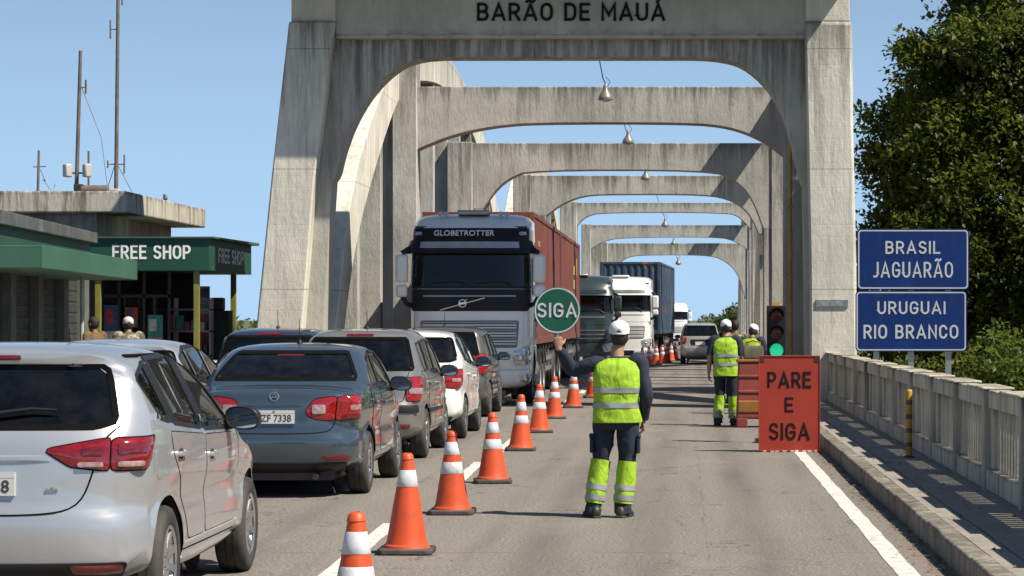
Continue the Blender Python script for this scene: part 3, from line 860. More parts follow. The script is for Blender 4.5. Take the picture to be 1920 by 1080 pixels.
    sw_ = MB(); Ms = Matrix.Translation((-0.38, yb[1]+0.62, 0.92)) @ Matrix.Rotation(R(65), 4, 'X')
    sw_.lathe([(0.17+0.015*math.cos(a), 0.015*math.sin(a)) for a in np.linspace(0, 6.283, 9)], 28, Ms, cap=False); sw_.build('steering_wheel', M['black'], root, 50)
    f2 = MB(); f2.box(-hw+0.12, hw-0.12, 0.5, L-0.9, 0.36, 0.42); f2.build('cabin_floor', M['cabin'], root, 0)
    for ya in c['axles']:
        for sg in (1, -1): add_wheel(root, hw-0.115, ya, wr, 0.205, sg, *c.get('wheel', (10, 'single', 'alloy')))
    return root, h
M['mirror'] = simple('mirror_face', (0.55, 0.58, 0.6), 0.03, 1.0, var=0.02)
# ------------------------------------------------------------------ the cars of the queue
P_SILVER = paint('silver_paint', (0.50, 0.51, 0.525), 0.55, 0.27, dust=0.10)
P_BLUE = paint('blue_grey_paint', (0.085, 0.122, 0.152), 0.65, 0.18, dust=0.10)
P_WARM = paint('warm_grey_paint', (0.255, 0.248, 0.230), 0.55, 0.32, dust=0.14)
P_WHITE = paint('white_car_paint', (0.66, 0.66, 0.64), 0.0, 0.28, dust=0.08)
P_DARK = paint('dark_grey_paint', (0.12, 0.115, 0.11), 0.5, 0.32, dust=0.16)
P_PALE = paint('pale_silver_paint', (0.50, 0.54, 0.58), 0.55, 0.30, dust=0.10)
P_NAVY = paint('dark_blue_paint', (0.035, 0.05, 0.085), 0.5, 0.26, dust=0.06)
P_BEIGE = paint('beige_grey_paint', (0.42, 0.40, 0.37), 0.4, 0.35, dust=0.16)

def prof_front(L, hb=1.03, yb=None):
    """bonnet and nose from the windscreen foot forward"""
    yb = yb or L*0.76
    return [(yb, hb+0.05, .15), (yb+.28, hb-.01, .14), (L-.30, hb-.15, .24), (L-.06, hb-.36, .33), (L, hb-.52, .34), (L-.05, .28, .30), (L-.24, .215, .2), (L*.5, .20, .10), (.42, .205, .12)]

HATCH = dict(L=4.4, hw=.94, belt=(1.17, 1.03), wr=.33, axles=(.76, 3.56), tumble=.42, dlo=[(.40,1.375),(.60,1.455),(.95,1.492),(1.9,1.492),(2.4,1.33),(2.86,1.03),(1.8,1.055),(.9,1.125),(.60,1.175)],
    prof=[(.10,.25,.25),(.03,.34,.32),(.0,.50,.36),(.0,.66,.36),(.045,.72,.36),(.05,.90,.34),(.06,1.02,.32),(.10,1.11,.26),(.22,1.28,.20),(.33,1.46,.14),(.27,1.555,.12),(.34,1.59,.14),(.8,1.62,.12),(1.35,1.62,.115),(1.9,1.57,.115),(2.4,1.445,.13),(2.95,1.19,.16)] + prof_front(4.4, 1.03, 3.2),
    sidewin=[[(.44,1.41),(.76,1.50),(.86,1.155),(.62,1.19)], [(.84,1.515),(1.58,1.53),(1.72,1.085),(.95,1.145)], [(1.70,1.53),(1.92,1.495),(2.35,1.325),(2.78,1.05),(1.83,1.075)]],
    rearwin=[(-.66,1.49),(.66,1.49),(.75,1.17),(.62,1.135),(-.62,1.135),(-.75,1.17)],
    screen=[(-.60,1.47),(.60,1.47),(.78,1.12),(-.78,1.12)],
    rear_lines=[[(0,.655),(.33,.658),(.5,.68),(.575,.75),(.625,.89),(.67,1.07),(.76,1.15)]],
    side_lines=[[(.98,.36),(2.95,.36)], [(2.95,1.02),(3.05,.95),(3.02,.75)]],
    doors=[[(.84,1.09),(1.80,1.035),(1.83,.42),(1.34,.42),(1.22,.62),(1.07,.80),(.90,.95)], [(1.85,1.03),(2.80,1.005),(2.95,.82),(2.93,.42),(1.87,.42)]],
    handles=[(1.06,.95),(2.02,.90)], mirror=(2.60,1.06), plate=(.83,'BD 4038'), cabin=(1.15, 2.05),
    wheel=(10,'single','alloy'))

ROOT_CARS = []
def make(base, **kw):
    c = dict(base); c.update(kw); r, h = build_car(c); ROOT_CARS.append(r); return r, h

GQ = 'cars queueing behind the white truck'
make(HATCH, name='hatchback_car', cat='car', label='silver hatchback nearest the camera with its black wiper on the rear window', group=GQ,
    loc=(-3.94, 14.3, 0), paint=P_SILVER, wiper=True, script=('adin', .40, .80), badge=.99,
    lamp_cells=[(.922,.950,.54,.68,'lamp_white'),(.922,.952,.76,.92,'lamp_white'),(.985,1.03,.56,.68,'lamp_dark'),(.99,1.05,.76,.96,'lamp_dark')],
    bits=[('tail_light','rear',[(.36,1.015),(.40,1.03),(.66,1.075),(.715,1.08),(.715,.905),(.66,.905),(.50,.925)],'lamp_deep',.006,.010,True),
          ('tail_light_outer','rear',[(.725,1.08),(1.10,1.085),(1.07,.99),(.95,.902),(.725,.902)],'lamp_deep',.006,.012,True),
          ('tailgate_ridge','rear',[(-.36,.99),(.36,.99),(.40,.955),(-.40,.955)],P_SILVER,.004,.010,False),
          ('rear_valance','rear',[(-.83,.385),(.83,.385),(.80,.27),(-.80,.27)],'black',.006,.004,False),
          ('bumper_reflector','rear',[(.50,.372),(.80,.372),(.80,.325),(.52,.325)],'lamp_dark',.012,.006,True),
          ('stop_light','rear',[(-.17,1.548),(.17,1.548),(.17,1.522),(-.17,1.522)],'lamp_dark',.006,.004,False),
          ('fuel_flap','side',[(.47,1.00),(.63,.99),(.64,.83),(.49,.83)],P_SILVER,.003,.0,False),
          ('roof_seam','side',[(.6,1.55),(2.0,1.55),(2.0,1.54),(.6,1.54)],'seam',.001,.0,True),
          ('sill','side',[(1.15,.33),(2.95,.33),(2.95,.24),(1.15,.24)],P_SILVER,.006,.006,True)])
SEDAN = dict(HATCH, dlo=None, L=4.4, hw=.85, belt=(1.06,1.0), wr=.315, axles=(.92,3.52), tumble=.30,
    prof=[(.10,.27,.25),(.03,.40,.3),(.0,.58,.33),(.05,.66,.32),(.06,.82,.3),(.07,.97,.25),(.09,1.045,.12),(.16,1.075,.10),(.48,1.09,.12),(.66,1.125,.12),(1.0,1.335,.14),(1.3,1.46,.13),(1.65,1.51,.11),(2.2,1.51,.11),(2.6,1.43,.12),(3.08,1.15,.15)] + prof_front(4.4, 1.0, 3.25),
    sidewin=[[(1.17,1.225),(1.40,1.355),(1.62,1.405),(1.68,1.07),(1.16,1.10)], [(1.74,1.42),(2.1,1.41),(2.42,1.31),(2.85,1.035),(1.80,1.06)]],
    rearwin=[(-.585,1.43),(.585,1.43),(.745,1.145),(-.745,1.145)], screen=[(-.58,1.39),(.58,1.39),(.74,1.08),(-.74,1.08)],
    rear_lines=[[(0,.635),(.45,.64),(.56,.67),(.60,.76),(.635,.98),(.66,1.06)]],
    side_lines=[[(1.1,.33),(3.1,.33)]],
    doors=[[(1.02,1.06),(1.78,1.04),(1.80,.40),(1.42,.40),(1.32,.62),(1.15,.82)], [(1.82,1.035),(2.88,.99),(2.98,.8),(2.96,.40),(1.84,.40)]],
    handles=[(1.26,.93),(2.0,.90)], mirror=(2.72,1.02), plate=(.80,'RZF 7338'), cabin=(1.35,2.25), rglass='glass_dark', aerial=1.75, badge=1.0, badge_kind='a')
make(SEDAN, name='sedan_car', cat='car', label='blue grey sedan with round chrome emblem on its boot lid', group=GQ, loc=(-4.0,25.0,0), paint=P_BLUE,
    wheel=(9,'twin','alloy'),
    lamp_cells=[(.83,.92,.37,.50,'lamp_white'),(.87,.92,.74,.90,'lamp_white'),(.79,.83,.66,.88,'lamp_dark')],
    bits=[('tail_light','rear',[(.31,.87),(.40,.975),(.61,1.0),(.585,.765),(.42,.775),(.33,.81)],'lamp_red',.006,.010,True),
          ('tail_light_outer','rear',[(.622,1.0),(.85,1.005),(1.0,.97),(.98,.87),(.90,.785),(.60,.765)],'lamp_red',.006,.014,True),
          ('boot_ridge','rear',[(-.42,.93),(.30,.93),(.28,.905),(-.40,.905)],P_BLUE,.004,.008,False),
          ('bumper_reflector','rear',[(.46,.425),(.74,.425),(.74,.365),(.50,.365)],'lamp_dark',.006,.006,True),
          ('rear_valance','rear',[(-.74,.35),(.74,.35),(.70,.25),(-.70,.25)],'black',.006,.004,False),
          ('stop_light','rear',[(-.14,1.405),(.14,1.405),(.14,1.388),(-.14,1.388)],'lamp_dark',-.001,.002,False)])
WAGON = dict(HATCH, dlo=None, L=4.15, hw=.81, belt=(1.07,1.0), wr=.315, axles=(.74,3.3), tumble=.26, p=3.0,
    prof=[(.10,.28,.25),(.02,.40,.28),(.0,.56,.3),(.0,.70,.3),(.05,.76,.3),(.07,.95,.26),(.10,1.10,.22),(.20,1.36,.18),(.25,1.54,.16),(.34,1.605,.12),(.8,1.64,.10),(1.5,1.64,.10),(2.0,1.59,.11),(2.42,1.47,.12),(2.9,1.16,.15)] + prof_front(4.15, 1.0, 3.05),
    sidewin=[[(.42,1.44),(.88,1.475),(.92,1.11),(.58,1.13)], [(.97,1.48),(1.62,1.49),(1.68,1.07),(1.02,1.105)], [(1.72,1.49),(1.98,1.47),(2.3,1.34),(2.65,1.04),(1.78,1.065)]],
    rearwin=[(-.60,1.53),(.60,1.53),(.70,1.12),(-.70,1.12)], screen=[(-.56,1.46),(.56,1.46),(.70,1.1),(-.70,1.1)],
    rear_lines=[[(0,.72),(.50,.72),(.58,.75),(.60,1.0),(.63,1.10)]],
    doors=[[(.86,1.09),(1.74,1.06),(1.76,.40),(1.30,.40),(1.2,.60),(1.0,.82)], [(1.78,1.05),(2.70,1.01),(2.8,.8),(2.78,.40),(1.80,.40)]],
    handles=[(1.02,.96),(1.96,.93)], mirror=(2.5,1.03), plate=(.90,''), cabin=(1.15,2.0), rglass='glass_dark', aerial=1.0, wheel=(8,'single','alloy'))
wag_bits = lambda red, pm: [('tail_light','rear',[(.60,1.03),(.78,1.035),(.90,1.02),(.90,.76),(.76,.735),(.60,.74)],red,.006,.014,True),
          ('bumper_strip','rear',[(-.80,.69),(.80,.69),(.80,.59),(-.80,.59)],'black',.012,.006,False),
          ('bumper_reflector','rear',[(.40,.45),(.66,.45),(.64,.39),(.42,.39)],'lamp_dark',.006,.006,True),
          ('side_moulding','side',[(1.1,.62),(2.9,.60),(2.9,.56),(1.1,.57)],'black',.012,.004,True),
          ('stop_light','rear',[(-.17,1.575),(.17,1.575),(.17,1.545),(-.17,1.545)],'lamp_dark',.004,.004,False)]
make(WAGON, name='wagon_car', cat='car', label='warm silver wagon with black bumper strip, ahead of the blue grey sedan', group=GQ, loc=(-4.04,31.8,0), paint=P_WARM,
    lamp_cells=[(.83,.90,.63,.86,'lamp_white')], bits=wag_bits('lamp_red', P_WARM))
make(HATCH, name='hatchback_car', cat='car', label='white hatchback queueing between the warm silver wagon and the dark grey car', group=GQ, loc=(-4.02,37.2,0), paint=P_WHITE,
    hw=.83, L=4.0, dlo=None, wr=.31, axles=(.70,3.2), plate=(.78,''), rglass='glass_dark', aerial=1.2, wheel=(7,'single','alloy'),
    prof=[(.10,.25,.25),(.03,.34,.32),(.0,.50,.36),(.0,.66,.36),(.05,.72,.36),(.06,.90,.34),(.07,1.02,.32),(.11,1.11,.28),(.20,1.28,.24),(.28,1.46,.20),(.27,1.54,.12),(.36,1.575,.10),(.8,1.60,.11),(1.4,1.605,.11),(2.0,1.57,.11),(2.4,1.47,.12),(2.85,1.20,.15)] + prof_front(4.0, 1.03, 3.0),
    rear_lines=[[(0,.66),(.5,.67),(.56,.75),(.58,1.0),(.64,1.14)]],
    lamp_cells=[(.85,.90,.66,.82,'lamp_white')],
    bits=[('tail_light','rear',[(.55,1.0),(.70,1.03),(.93,1.03),(.92,.80),(.78,.75),(.58,.76)],'lamp_red',.006,.014,True),
          ('rear_valance','rear',[(-.70,.34),(.70,.34),(.66,.26),(-.66,.26)],'black',.006,.004,False)])
make(WAGON, name='compact_suv', cat='car', label='dark grey high car right in front of the white truck', group=GQ, loc=(-4.33,45.6,0), paint=P_DARK, hw=.87, arch_trim=False,
    lamp_cells=[(.98,1.04,.66,.88,'lamp_dark')], wheel=(5,'twin','alloy'),
    bits=[('tail_light','rear',[(.62,1.10),(.74,1.14),(.95,1.13),(.94,.86),(.80,.79),(.64,.80)],'lamp_red',.006,.016,True),
          ('side_moulding','side',[(1.1,.62),(2.9,.60),(2.9,.56),(1.1,.57)],'black',.012,.004,True),
          ('rear_valance','rear',[(-.74,.40),(.74,.40),(.70,.28),(-.70,.28)],'black',.008,.004,False)])
make(HATCH, name='hatchback_car', cat='car', label='pale blue silver car in the far left lane, half hidden by the nearest silver hatchback', group='cars in the left lane', loc=(-5.74,25.2,0), paint=P_PALE, prof=[(y, z-(.06 if z > 1.3 else 0), r) for y, z, r in HATCH['prof']], dlo=None, sidewin=[[(y, z-.045*(z > 1.25)) for y, z in q] for q in HATCH['sidewin']], rearwin=[(y, z-.05*(z > 1.3)) for y, z in HATCH['rearwin']], screen=[(y, z-.06*(z > 1.3)) for y, z in HATCH['screen']], hw=.82, plate=(.8,''), aerial=None, badge=None, rear_lines=[],
    bits=[('tail_light','rear',[(.45,.98),(.66,1.0),(.95,.98),(.90,.80),(.6,.77),(.46,.80)],'lamp_red',.006,.012,True)])
make(WAGON, name='wagon_car', cat='car', label='dark navy car in the left lane with only its roof and rear window showing', group='cars in the left lane', loc=(-5.72,35.2,0), paint=P_NAVY, plate=(.9,''), rails=None,
    bits=wag_bits('lamp_red', P_NAVY))
make(WAGON, name='suv_car', cat='car', label='beige grey SUV driving away over the bridge beyond the workers', loc=(.70,101.5,0), paint=P_BEIGE, hw=.80, plate=(.82,''),
    bits=[('tail_light','rear',[(.55,1.06),(.74,1.08),(.92,1.06),(.90,.84),(.74,.80),(.58,.84)],'lamp_red',.006,.014,True),
          ('plate_recess','rear',[(-.40,.98),(.40,.98),(.38,.74),(-.38,.74)],'black',.004,.002,False)])
# ------------------------------------------------------------------ ground, road, pavement
def asphalt():
    t = NT('asphalt'); geo = t.n('ShaderNodeNewGeometry')
    def sc(x, y, z, loc=(0, 0, 0)):
        m = t.n('ShaderNodeMapping'); m.inputs['Scale'].default_value = (x, y, z); m.inputs['Location'].default_value = loc; t.l(geo.outputs['Position'], m.inputs['Vector']); return m.outputs['Vector']
    V = sc(1, 1, 1)
    c = t.ramp(t.noise(0.35, 6, 0.6, sc(1.6, 0.35, 1)), [(0.32, (0.128, 0.111, 0.092)), (0.68, (0.205, 0.180, 0.150))])
    # grit of the chippings, light and dark stones
    c = t.mix(0.55, c, t.ramp(t.noise(38, 4, 0.75, V), [(0.38, (0.055, 0.047, 0.039)), (0.5, (0.18, 0.158, 0.132)), (0.62, (0.40, 0.36, 0.31))]))
    c = t.mix(t.math('MULTIPLY', t.ramp(t.noise(14, 5, 0.7, sc(1, 0.5, 1)), [(0.55, 0.0), (0.75, 1.0)]), 0.35), c, (0.09, 0.082, 0.074))
    # wheel tracks polished along the road, oil down the middle of the lanes
    sep = t.n('ShaderNodeSeparateXYZ'); t.l(V, sep.inputs[0])
    oil = t.noise(0.9, 5, 0.6, sc(3.0, 0.12, 1))
    c = t.mix(t.math('MULTIPLY', t.ramp(oil, [(0.50, 0.0), (0.72, 1.0)]), 0.45), c, (0.085, 0.078, 0.07))
    # tyre tracks and the darker strip of oil between them
    for cx, wd, k_ in ((-0.95, .28, .50), (0.75, .28, .50), (-0.1, .30, .35), (-4.9, .26, .3), (-3.2, .26, .3), (-4.05, .3, .35)):
        d_ = t.math('ABSOLUTE', t.math('ADD', t.math('SUBTRACT', sep.outputs['X'], cx), t.math('MULTIPLY', t.noise(0.4, 3, 0.5, sc(1, .3, 1, (cx, 0, 0))), .3)))
        mr_ = t.n('ShaderNodeMapRange'); mr_.interpolation_type = 'SMOOTHSTEP'; mr_.inputs[1].default_value = wd; mr_.inputs[2].default_value = 0.0; t.l(d_, mr_.inputs[0])
        c = t.mix(t.math('MULTIPLY', t.math('MULTIPLY', mr_.outputs[0], t.ramp(t.noise(1.2, 5, .65, sc(1.5, .15, 1, (cx, 3, 0))), [(.3, .3), (.65, 1.0)])), k_), c, (0.075, 0.066, 0.057))
    # a long sealed joint and a few cross joints
    jx = t.math('LESS_THAN', t.math('ABSOLUTE', t.math('ADD', t.math('SUBTRACT', sep.outputs['X'], .25), t.math('MULTIPLY', t.noise(1.1, 5, .6, sc(.2, 1, 1)), .12))), .012)
    jy = t.math('LESS_THAN', t.math('FRACT', t.math('DIVIDE', t.math('ADD', sep.outputs['Y'], t.math('MULTIPLY', t.noise(.9, 5, .6, V), .35)), 9.7)), .005)
    c = t.mix(t.math('MULTIPLY', t.math('MAXIMUM', jx, jy), t.ramp(t.noise(1.5, 4, .6, V), [(.42, 0.0), (.65, .45)])), c, (0.05, 0.036, 0.032))
    # patches of repair and pale dust
    c = t.mix(t.math('MULTIPLY', t.ramp(t.noise(0.8, 7, 0.65, sc(1, 0.4, 1, (4, 9, 0))), [(0.56, 0.0), (0.70, 1.0)]), 0.30), c, (0.27, 0.245, 0.21))
    # dirt gathers at the kerb
    k = t.n('ShaderNodeMapRange'); k.inputs[1].default_value = 1.62; k.inputs[2].default_value = 1.86; t.l(sep.outputs['X'], k.inputs[0])
    c = t.mix(t.math('MULTIPLY', k.outputs[0], t.ramp(t.noise(6, 6, 0.7, sc(1, 0.5, 1)), [(0.35, 0.0), (0.6, 0.85)])), c, (0.13, 0.098, 0.066))
    # cracks
    vo = t.n('ShaderNodeTexVoronoi', feature='DISTANCE_TO_EDGE'); vo.inputs['Scale'].default_value = 0.55
    vv = t.n('ShaderNodeVectorMath', operation='ADD'); nz = t.n('ShaderNodeTexNoise'); nz.inputs['Scale'].default_value = 2.2; nz.inputs['Detail'].default_value = 6
    t.l(V, nz.inputs['Vector']); t.l(sc(1, 0.45, 1), vv.inputs[0]); t.l(nz.outputs['Color'], vv.inputs[1]); t.l(vv.outputs[0], vo.inputs['Vector'])
    cr = t.math('MULTIPLY', t.math('LESS_THAN', vo.outputs['Distance'], 0.006), t.ramp(t.noise(0.7, 3, 0.5, V), [(0.48, 0.0), (0.56, 1.0)]))
    c = t.mix(t.math('MULTIPLY', cr, 0.7), c, (0.045, 0.04, 0.036))
    t.base(c); t.rough(0.82); t.b.inputs['Specular IOR Level'].default_value = 0.35
    t.bump(t.math('ADD', t.noise(55, 3, 0.7, V), t.math('MULTIPLY', cr, -1.0)), 0.55, 0.012)
    return t.mat
M['asphalt'] = asphalt()
def pavement():
    t = NT('pavement_slabs'); geo = t.n('ShaderNodeNewGeometry')
    def sc(x, y, z): 
        m = t.n('ShaderNodeMapping'); m.inputs['Scale'].default_value = (x, y, z); t.l(geo.outputs['Position'], m.inputs['Vector']); return m.outputs['Vector']
    V = sc(1, 1, 1)
    c = t.ramp(t.noise(1.1, 6, 0.6, V), [(0.3, (0.215, 0.19, 0.155)), (0.7, (0.31, 0.28, 0.235))])
    c = t.mix(0.4, c, t.ramp(t.noise(45, 3, 0.7, V), [(0.38, (0.12, 0.105, 0.085)), (0.62, (0.34, 0.31, 0.265))]))
    c = t.mix(t.math('MULTIPLY', t.ramp(t.noise(3, 7, 0.7, sc(1, 0.6, 1)), [(0.5, 0.0), (0.7, 1.0)]), 0.5), c, (0.13, 0.108, 0.08))
    sep = t.n('ShaderNodeSeparateXYZ'); t.l(sc(1, 1, 1), sep.inputs[0])
    fy = t.math('FRACT', t.math('DIVIDE', t.math('ADD', sep.outputs['Y'], t.math('MULTIPLY', t.noise(2, 4, 0.5, V), 0.06)), 0.62))
    fx = t.math('ABSOLUTE', t.math('ADD', t.math('SUBTRACT', sep.outputs['X'], 2.27), t.math('MULTIPLY', t.noise(1.5, 5, 0.6, V), 0.05)))
    j = t.math('MAXIMUM', t.math('LESS_THAN', fy, 0.022), t.math('LESS_THAN', fx, 0.012))
    c = t.mix(t.math('MULTIPLY', j, 0.75), c, (0.055, 0.046, 0.036))
    t.base(c); t.rough(0.9)
    t.bump(t.math('ADD', t.noise(30, 4, 0.7, V), t.math('MULTIPLY', j, -1.2)), 0.6, 0.015)
    return t.mat
M['pavement'] = pavement()
KERB = 1.90; PAVE = 0.17
mb = MB(); ys = [2, 12, 24, 40, 60, 90, 130, 200, 320, 520]
mb.add([(x, y, 0.0) for y in ys for x in (-7.3, KERB+0.02)], [(2*i, 2*i+1, 2*i+3, 2*i+2) for i in range(len(ys)-1)])
tag(mb.build('road', M['asphalt'], None, 0), kind='structure')
M['line_paint'] = None
def line_paint():
    t = NT('road_line_paint'); geo = t.n('ShaderNodeNewGeometry')
    w = t.noise(7, 8, 0.75, geo.outputs['Position'])
    c = t.ramp(w, [(0.40, (0.60, 0.58, 0.53)), (0.55, (0.50, 0.48, 0.43)), (0.66, (0.22, 0.205, 0.18))])
    t.base(c); t.rough(0.7); t.bump(t.noise(60, 3, 0.7, geo.outputs['Position']), 0.4, 0.01); return t.mat
M['line_paint'] = line_paint()
mb = MB()
def strip(x0, x1, ya, yb, wd):
    n = max(1, int((yb-ya)/0.5)); rg = random.Random(int(ya*10))
    vs = []
    for i in range(n+1):
        y = ya+(yb-ya)*i/n; x = x0+(x1-x0)*i/n; a, b = rg.uniform(-.006, .006), rg.uniform(-.006, .006)
        vs += [(x-wd/2+a, y, 0.004), (x+wd/2+b, y, 0.004)]
    mb.add(vs, [(2*i, 2*i+1, 2*i+3, 2*i+2) for i in range(n)])
strip(1.55, 1.55, 4, 400, 0.15)
for ya, yb in ((8, 13.3), (17.2, 22.0), (26.8, 31.5), (31.9, 40.5), (44, 48), (52, 57), (61, 66), (70, 75), (79, 84)):
    strip(-2.42, -2.50, ya, yb, 0.14)
tag(mb.build('road_marking', M['line_paint'], None, 0), kind='structure')
# right-hand pavement with its kerb, left-hand pavement
mb = MB()
mb.box(KERB+0.16, 2.93, 2, 400, -0.4, PAVE)
tag(mb.build('pavement', M['pavement'], None, 0), kind='structure')
M['kerb'] = concrete('kerb_concrete', (0.21, 0.18, 0.14), (0.33, 0.29, 0.235), stain=0.7, joints=0, top=0.0, seed=5)
mb = MB(); rg = random.Random(4); y = 3.0
while y < 140:
    l = 0.98; dx = rg.uniform(-.008, .008); dz = rg.uniform(-.006, .006)
    mb.box(KERB+dx, KERB+0.158+dx, y, y+l, -0.3, PAVE+0.008+dz); y += 1.0
tag(mb.build('kerb', M['kerb'], None, 40, bevel=0.018), kind='structure')
mb = MB(); mb.box(-7.45, -7.30, 3, 50.5, -0.3, 0.13); mb.box(-9.2, -7.455, 3, 50.5, -0.35, 0.12)
tag(mb.build('left_pavement', M['pavement'], None, 40, bevel=0.012), kind='structure')
M['plaza'] = simple('plaza_paving', (0.24, 0.22, 0.19), 0.9, var=0.2, scale=0.8, dirt=0.4, bump=0.3)
mb = MB(); mb.box(-40, -9.21, 3, 62, -0.35, 0.06); tag(mb.build('plaza', M['plaza'], None, 0), kind='structure')
# the bridge deck carries the road over the river
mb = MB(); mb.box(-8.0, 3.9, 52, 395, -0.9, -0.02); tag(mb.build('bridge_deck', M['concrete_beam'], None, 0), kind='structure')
# terrain with the river channel
def grassland():
    t = NT('grassland'); geo = t.n('ShaderNodeNewGeometry'); P = geo.outputs['Position']
    c = t.ramp(t.noise(0.08, 6, 0.6, P), [(0.3, (0.05, 0.075, 0.022)), (0.55, (0.085, 0.10, 0.035)), (0.75, (0.15, 0.125, 0.065))])
    c = t.mix(0.4, c, t.ramp(t.noise(3, 5, 0.7, P), [(0.35, (0.03, 0.045, 0.014)), (0.65, (0.11, 0.12, 0.045))]))
    t.base(c); t.rough(0.95); t.bump(t.noise(6, 5, 0.7, P), 0.8, 0.1); return t.mat
M['grassland'] = grassland()
xs = [-6000, -1500, -400, -150, -60, -25, -9, 5, 12, 30, 70, 200, 600, 2000, 6000]
ysr = [-200, 0, 30, 52, 58, 64, 75, 120, 200, 290, 330, 345, 420, 900, 3000, 12000]
zg = lambda y: -0.5 if y <= 52 else -1.4 if y <= 58 else -4.0 if y <= 64 else -7.0 if y < 320 else -4 if y < 340 else -1.0
mb = MB(); nx = len(xs)
mb.add([(x, y, zg(y) + (0 if abs(x) < 12 or not (0 < y < 50) else -0.3)) for y in ysr for x in xs], [(j*nx+i, j*nx+i+1, (j+1)*nx+i+1, (j+1)*nx+i) for j in range(len(ysr)-1) for i in range(nx-1)])
tag(mb.build('ground', M['grassland'], None, 60), kind='structure')
t = NT('river_water'); t.base((0.06, 0.07, 0.055)); t.rough(0.08); t.bump(t.noise(1.2, 4, 0.6, t.coord((1, 0.4, 1))), 0.15, 0.1)
mb = MB(); mb.add([(-6000, 60, -5.0), (6000, 60, -5.0), (6000, 338, -5.0), (-6000, 338, -5.0)], [(0, 1, 2, 3)])
tag(mb.build('river_water', t.mat, None, 0), kind='structure')
# dry leaves and grit along the kerb
rg = random.Random(9); mb = MB()
for i in range(900):
    y = rg.uniform(13, 48); x = KERB - abs(rg.gauss(0, 0.10)) - 0.01; r_ = rg.uniform(.006, .022); a = rg.uniform(0, 6.3)
    if rg.random() < 0.22: x = rg.uniform(KERB+0.2, 2.75); z = PAVE+.002
    else: z = 0.002
    if x < 1.0: continue
    mb.add([(x+r_*math.cos(a+k*2.1)*(1.5 if k == 0 else 1), y+r_*math.sin(a+k*2.1)*2, z+rg.uniform(0, .012)) for k in range(3)] + [(x, y, z+rg.uniform(.004, .016))], [(0, 1, 3), (1, 2, 3), (2, 0, 3)])
tag(mb.build('leaf_litter', simple('dry_leaf', (0.14, 0.095, 0.055), 0.9, var=0.5, scale=9), None, 0), 'dry leaves and grit lying along the kerb', 'litter', kind='stuff')
# ------------------------------------------------------------------ the concrete bridge
def px_poly(pts, Y): return [(ax(x, Y), az(y, Y)) for x, y in pts]
def smooth_open(pts, it=2): return [tuple(p) for p in chaikin(pts, it, False)]
Y0 = 50.0
portal = thing('bridge_portal', 'tall concrete entrance portal of the bridge lettered BARÃO DE MAUÁ', 'portal', (0, Y0, 0))
def loc(pts): return pts
# battered left pylon: shaft, cap block and its lit flank
lp = [(463.5, 776), (480, 615), (509, 330), (541.5, 40), (629, 40), (590, 330), (567, 617), (551, 776)]
mb = MB(); mb.prism(px_poly(lp, Y0), 0, 1.75)
mb.build('pylon', M['concrete'], portal, 30, 0.035, tri=True)
mb = MB(); mb.prism(px_poly([(545, 40), (545, -150), (628, -150), (628, 40)], Y0), 0.06, 1.6); mb.build('pylon_cap', M['concrete'], portal, 30, 0.03)
rp = [(1521, 776), (1519, 500), (1510, 40), (1598, 40), (1600, 225), (1606, 500), (1608, 776)]
mb = MB(); mb.prism(px_poly(rp, Y0), 0, 1.6); mb.build('pylon', M['concrete'], portal, 30, 0.06, tri=True)
mb = MB(); mb.prism(px_poly([(1511, 40), (1510, -150), (1592, -150), (1594, 40)], Y0), 0.06, 1.5); mb.build('pylon_cap', M['concrete'], portal, 30, 0.03)
# lintel beam with the lettering, and the arched frame set back under it
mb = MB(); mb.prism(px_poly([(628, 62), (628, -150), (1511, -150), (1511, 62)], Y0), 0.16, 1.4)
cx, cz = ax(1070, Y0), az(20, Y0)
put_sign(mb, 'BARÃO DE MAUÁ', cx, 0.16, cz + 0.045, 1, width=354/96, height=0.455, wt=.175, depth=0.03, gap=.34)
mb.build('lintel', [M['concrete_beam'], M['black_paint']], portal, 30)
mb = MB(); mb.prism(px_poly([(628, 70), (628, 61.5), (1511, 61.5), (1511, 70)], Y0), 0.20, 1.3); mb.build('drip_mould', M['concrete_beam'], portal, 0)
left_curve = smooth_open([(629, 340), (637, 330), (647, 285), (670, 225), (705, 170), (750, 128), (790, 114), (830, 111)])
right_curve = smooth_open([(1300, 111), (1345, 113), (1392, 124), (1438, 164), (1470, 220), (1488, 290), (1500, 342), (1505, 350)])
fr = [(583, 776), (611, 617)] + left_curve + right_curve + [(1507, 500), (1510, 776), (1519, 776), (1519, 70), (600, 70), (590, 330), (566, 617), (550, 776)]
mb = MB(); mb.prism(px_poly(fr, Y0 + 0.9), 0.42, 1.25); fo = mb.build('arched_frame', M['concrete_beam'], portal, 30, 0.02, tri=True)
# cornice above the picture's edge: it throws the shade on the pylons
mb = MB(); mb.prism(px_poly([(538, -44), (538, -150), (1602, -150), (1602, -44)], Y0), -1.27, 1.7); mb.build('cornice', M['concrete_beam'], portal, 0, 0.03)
mb = MB(); mb.box(ax(1530, Y0), ax(1590, Y0), -0.03, 0.0, az(576, Y0), az(562, Y0)); 
mb.box(ax(1534, Y0), ax(1586, Y0), -0.034, -0.03, az(574, Y0), az(564, Y0), 1)
mb.build('name_plaque', [M['metal_grey'], simple('plaque_face', (0.27, 0.28, 0.29), 0.5, 0.4, var=0.35, scale=14)], portal, 0)

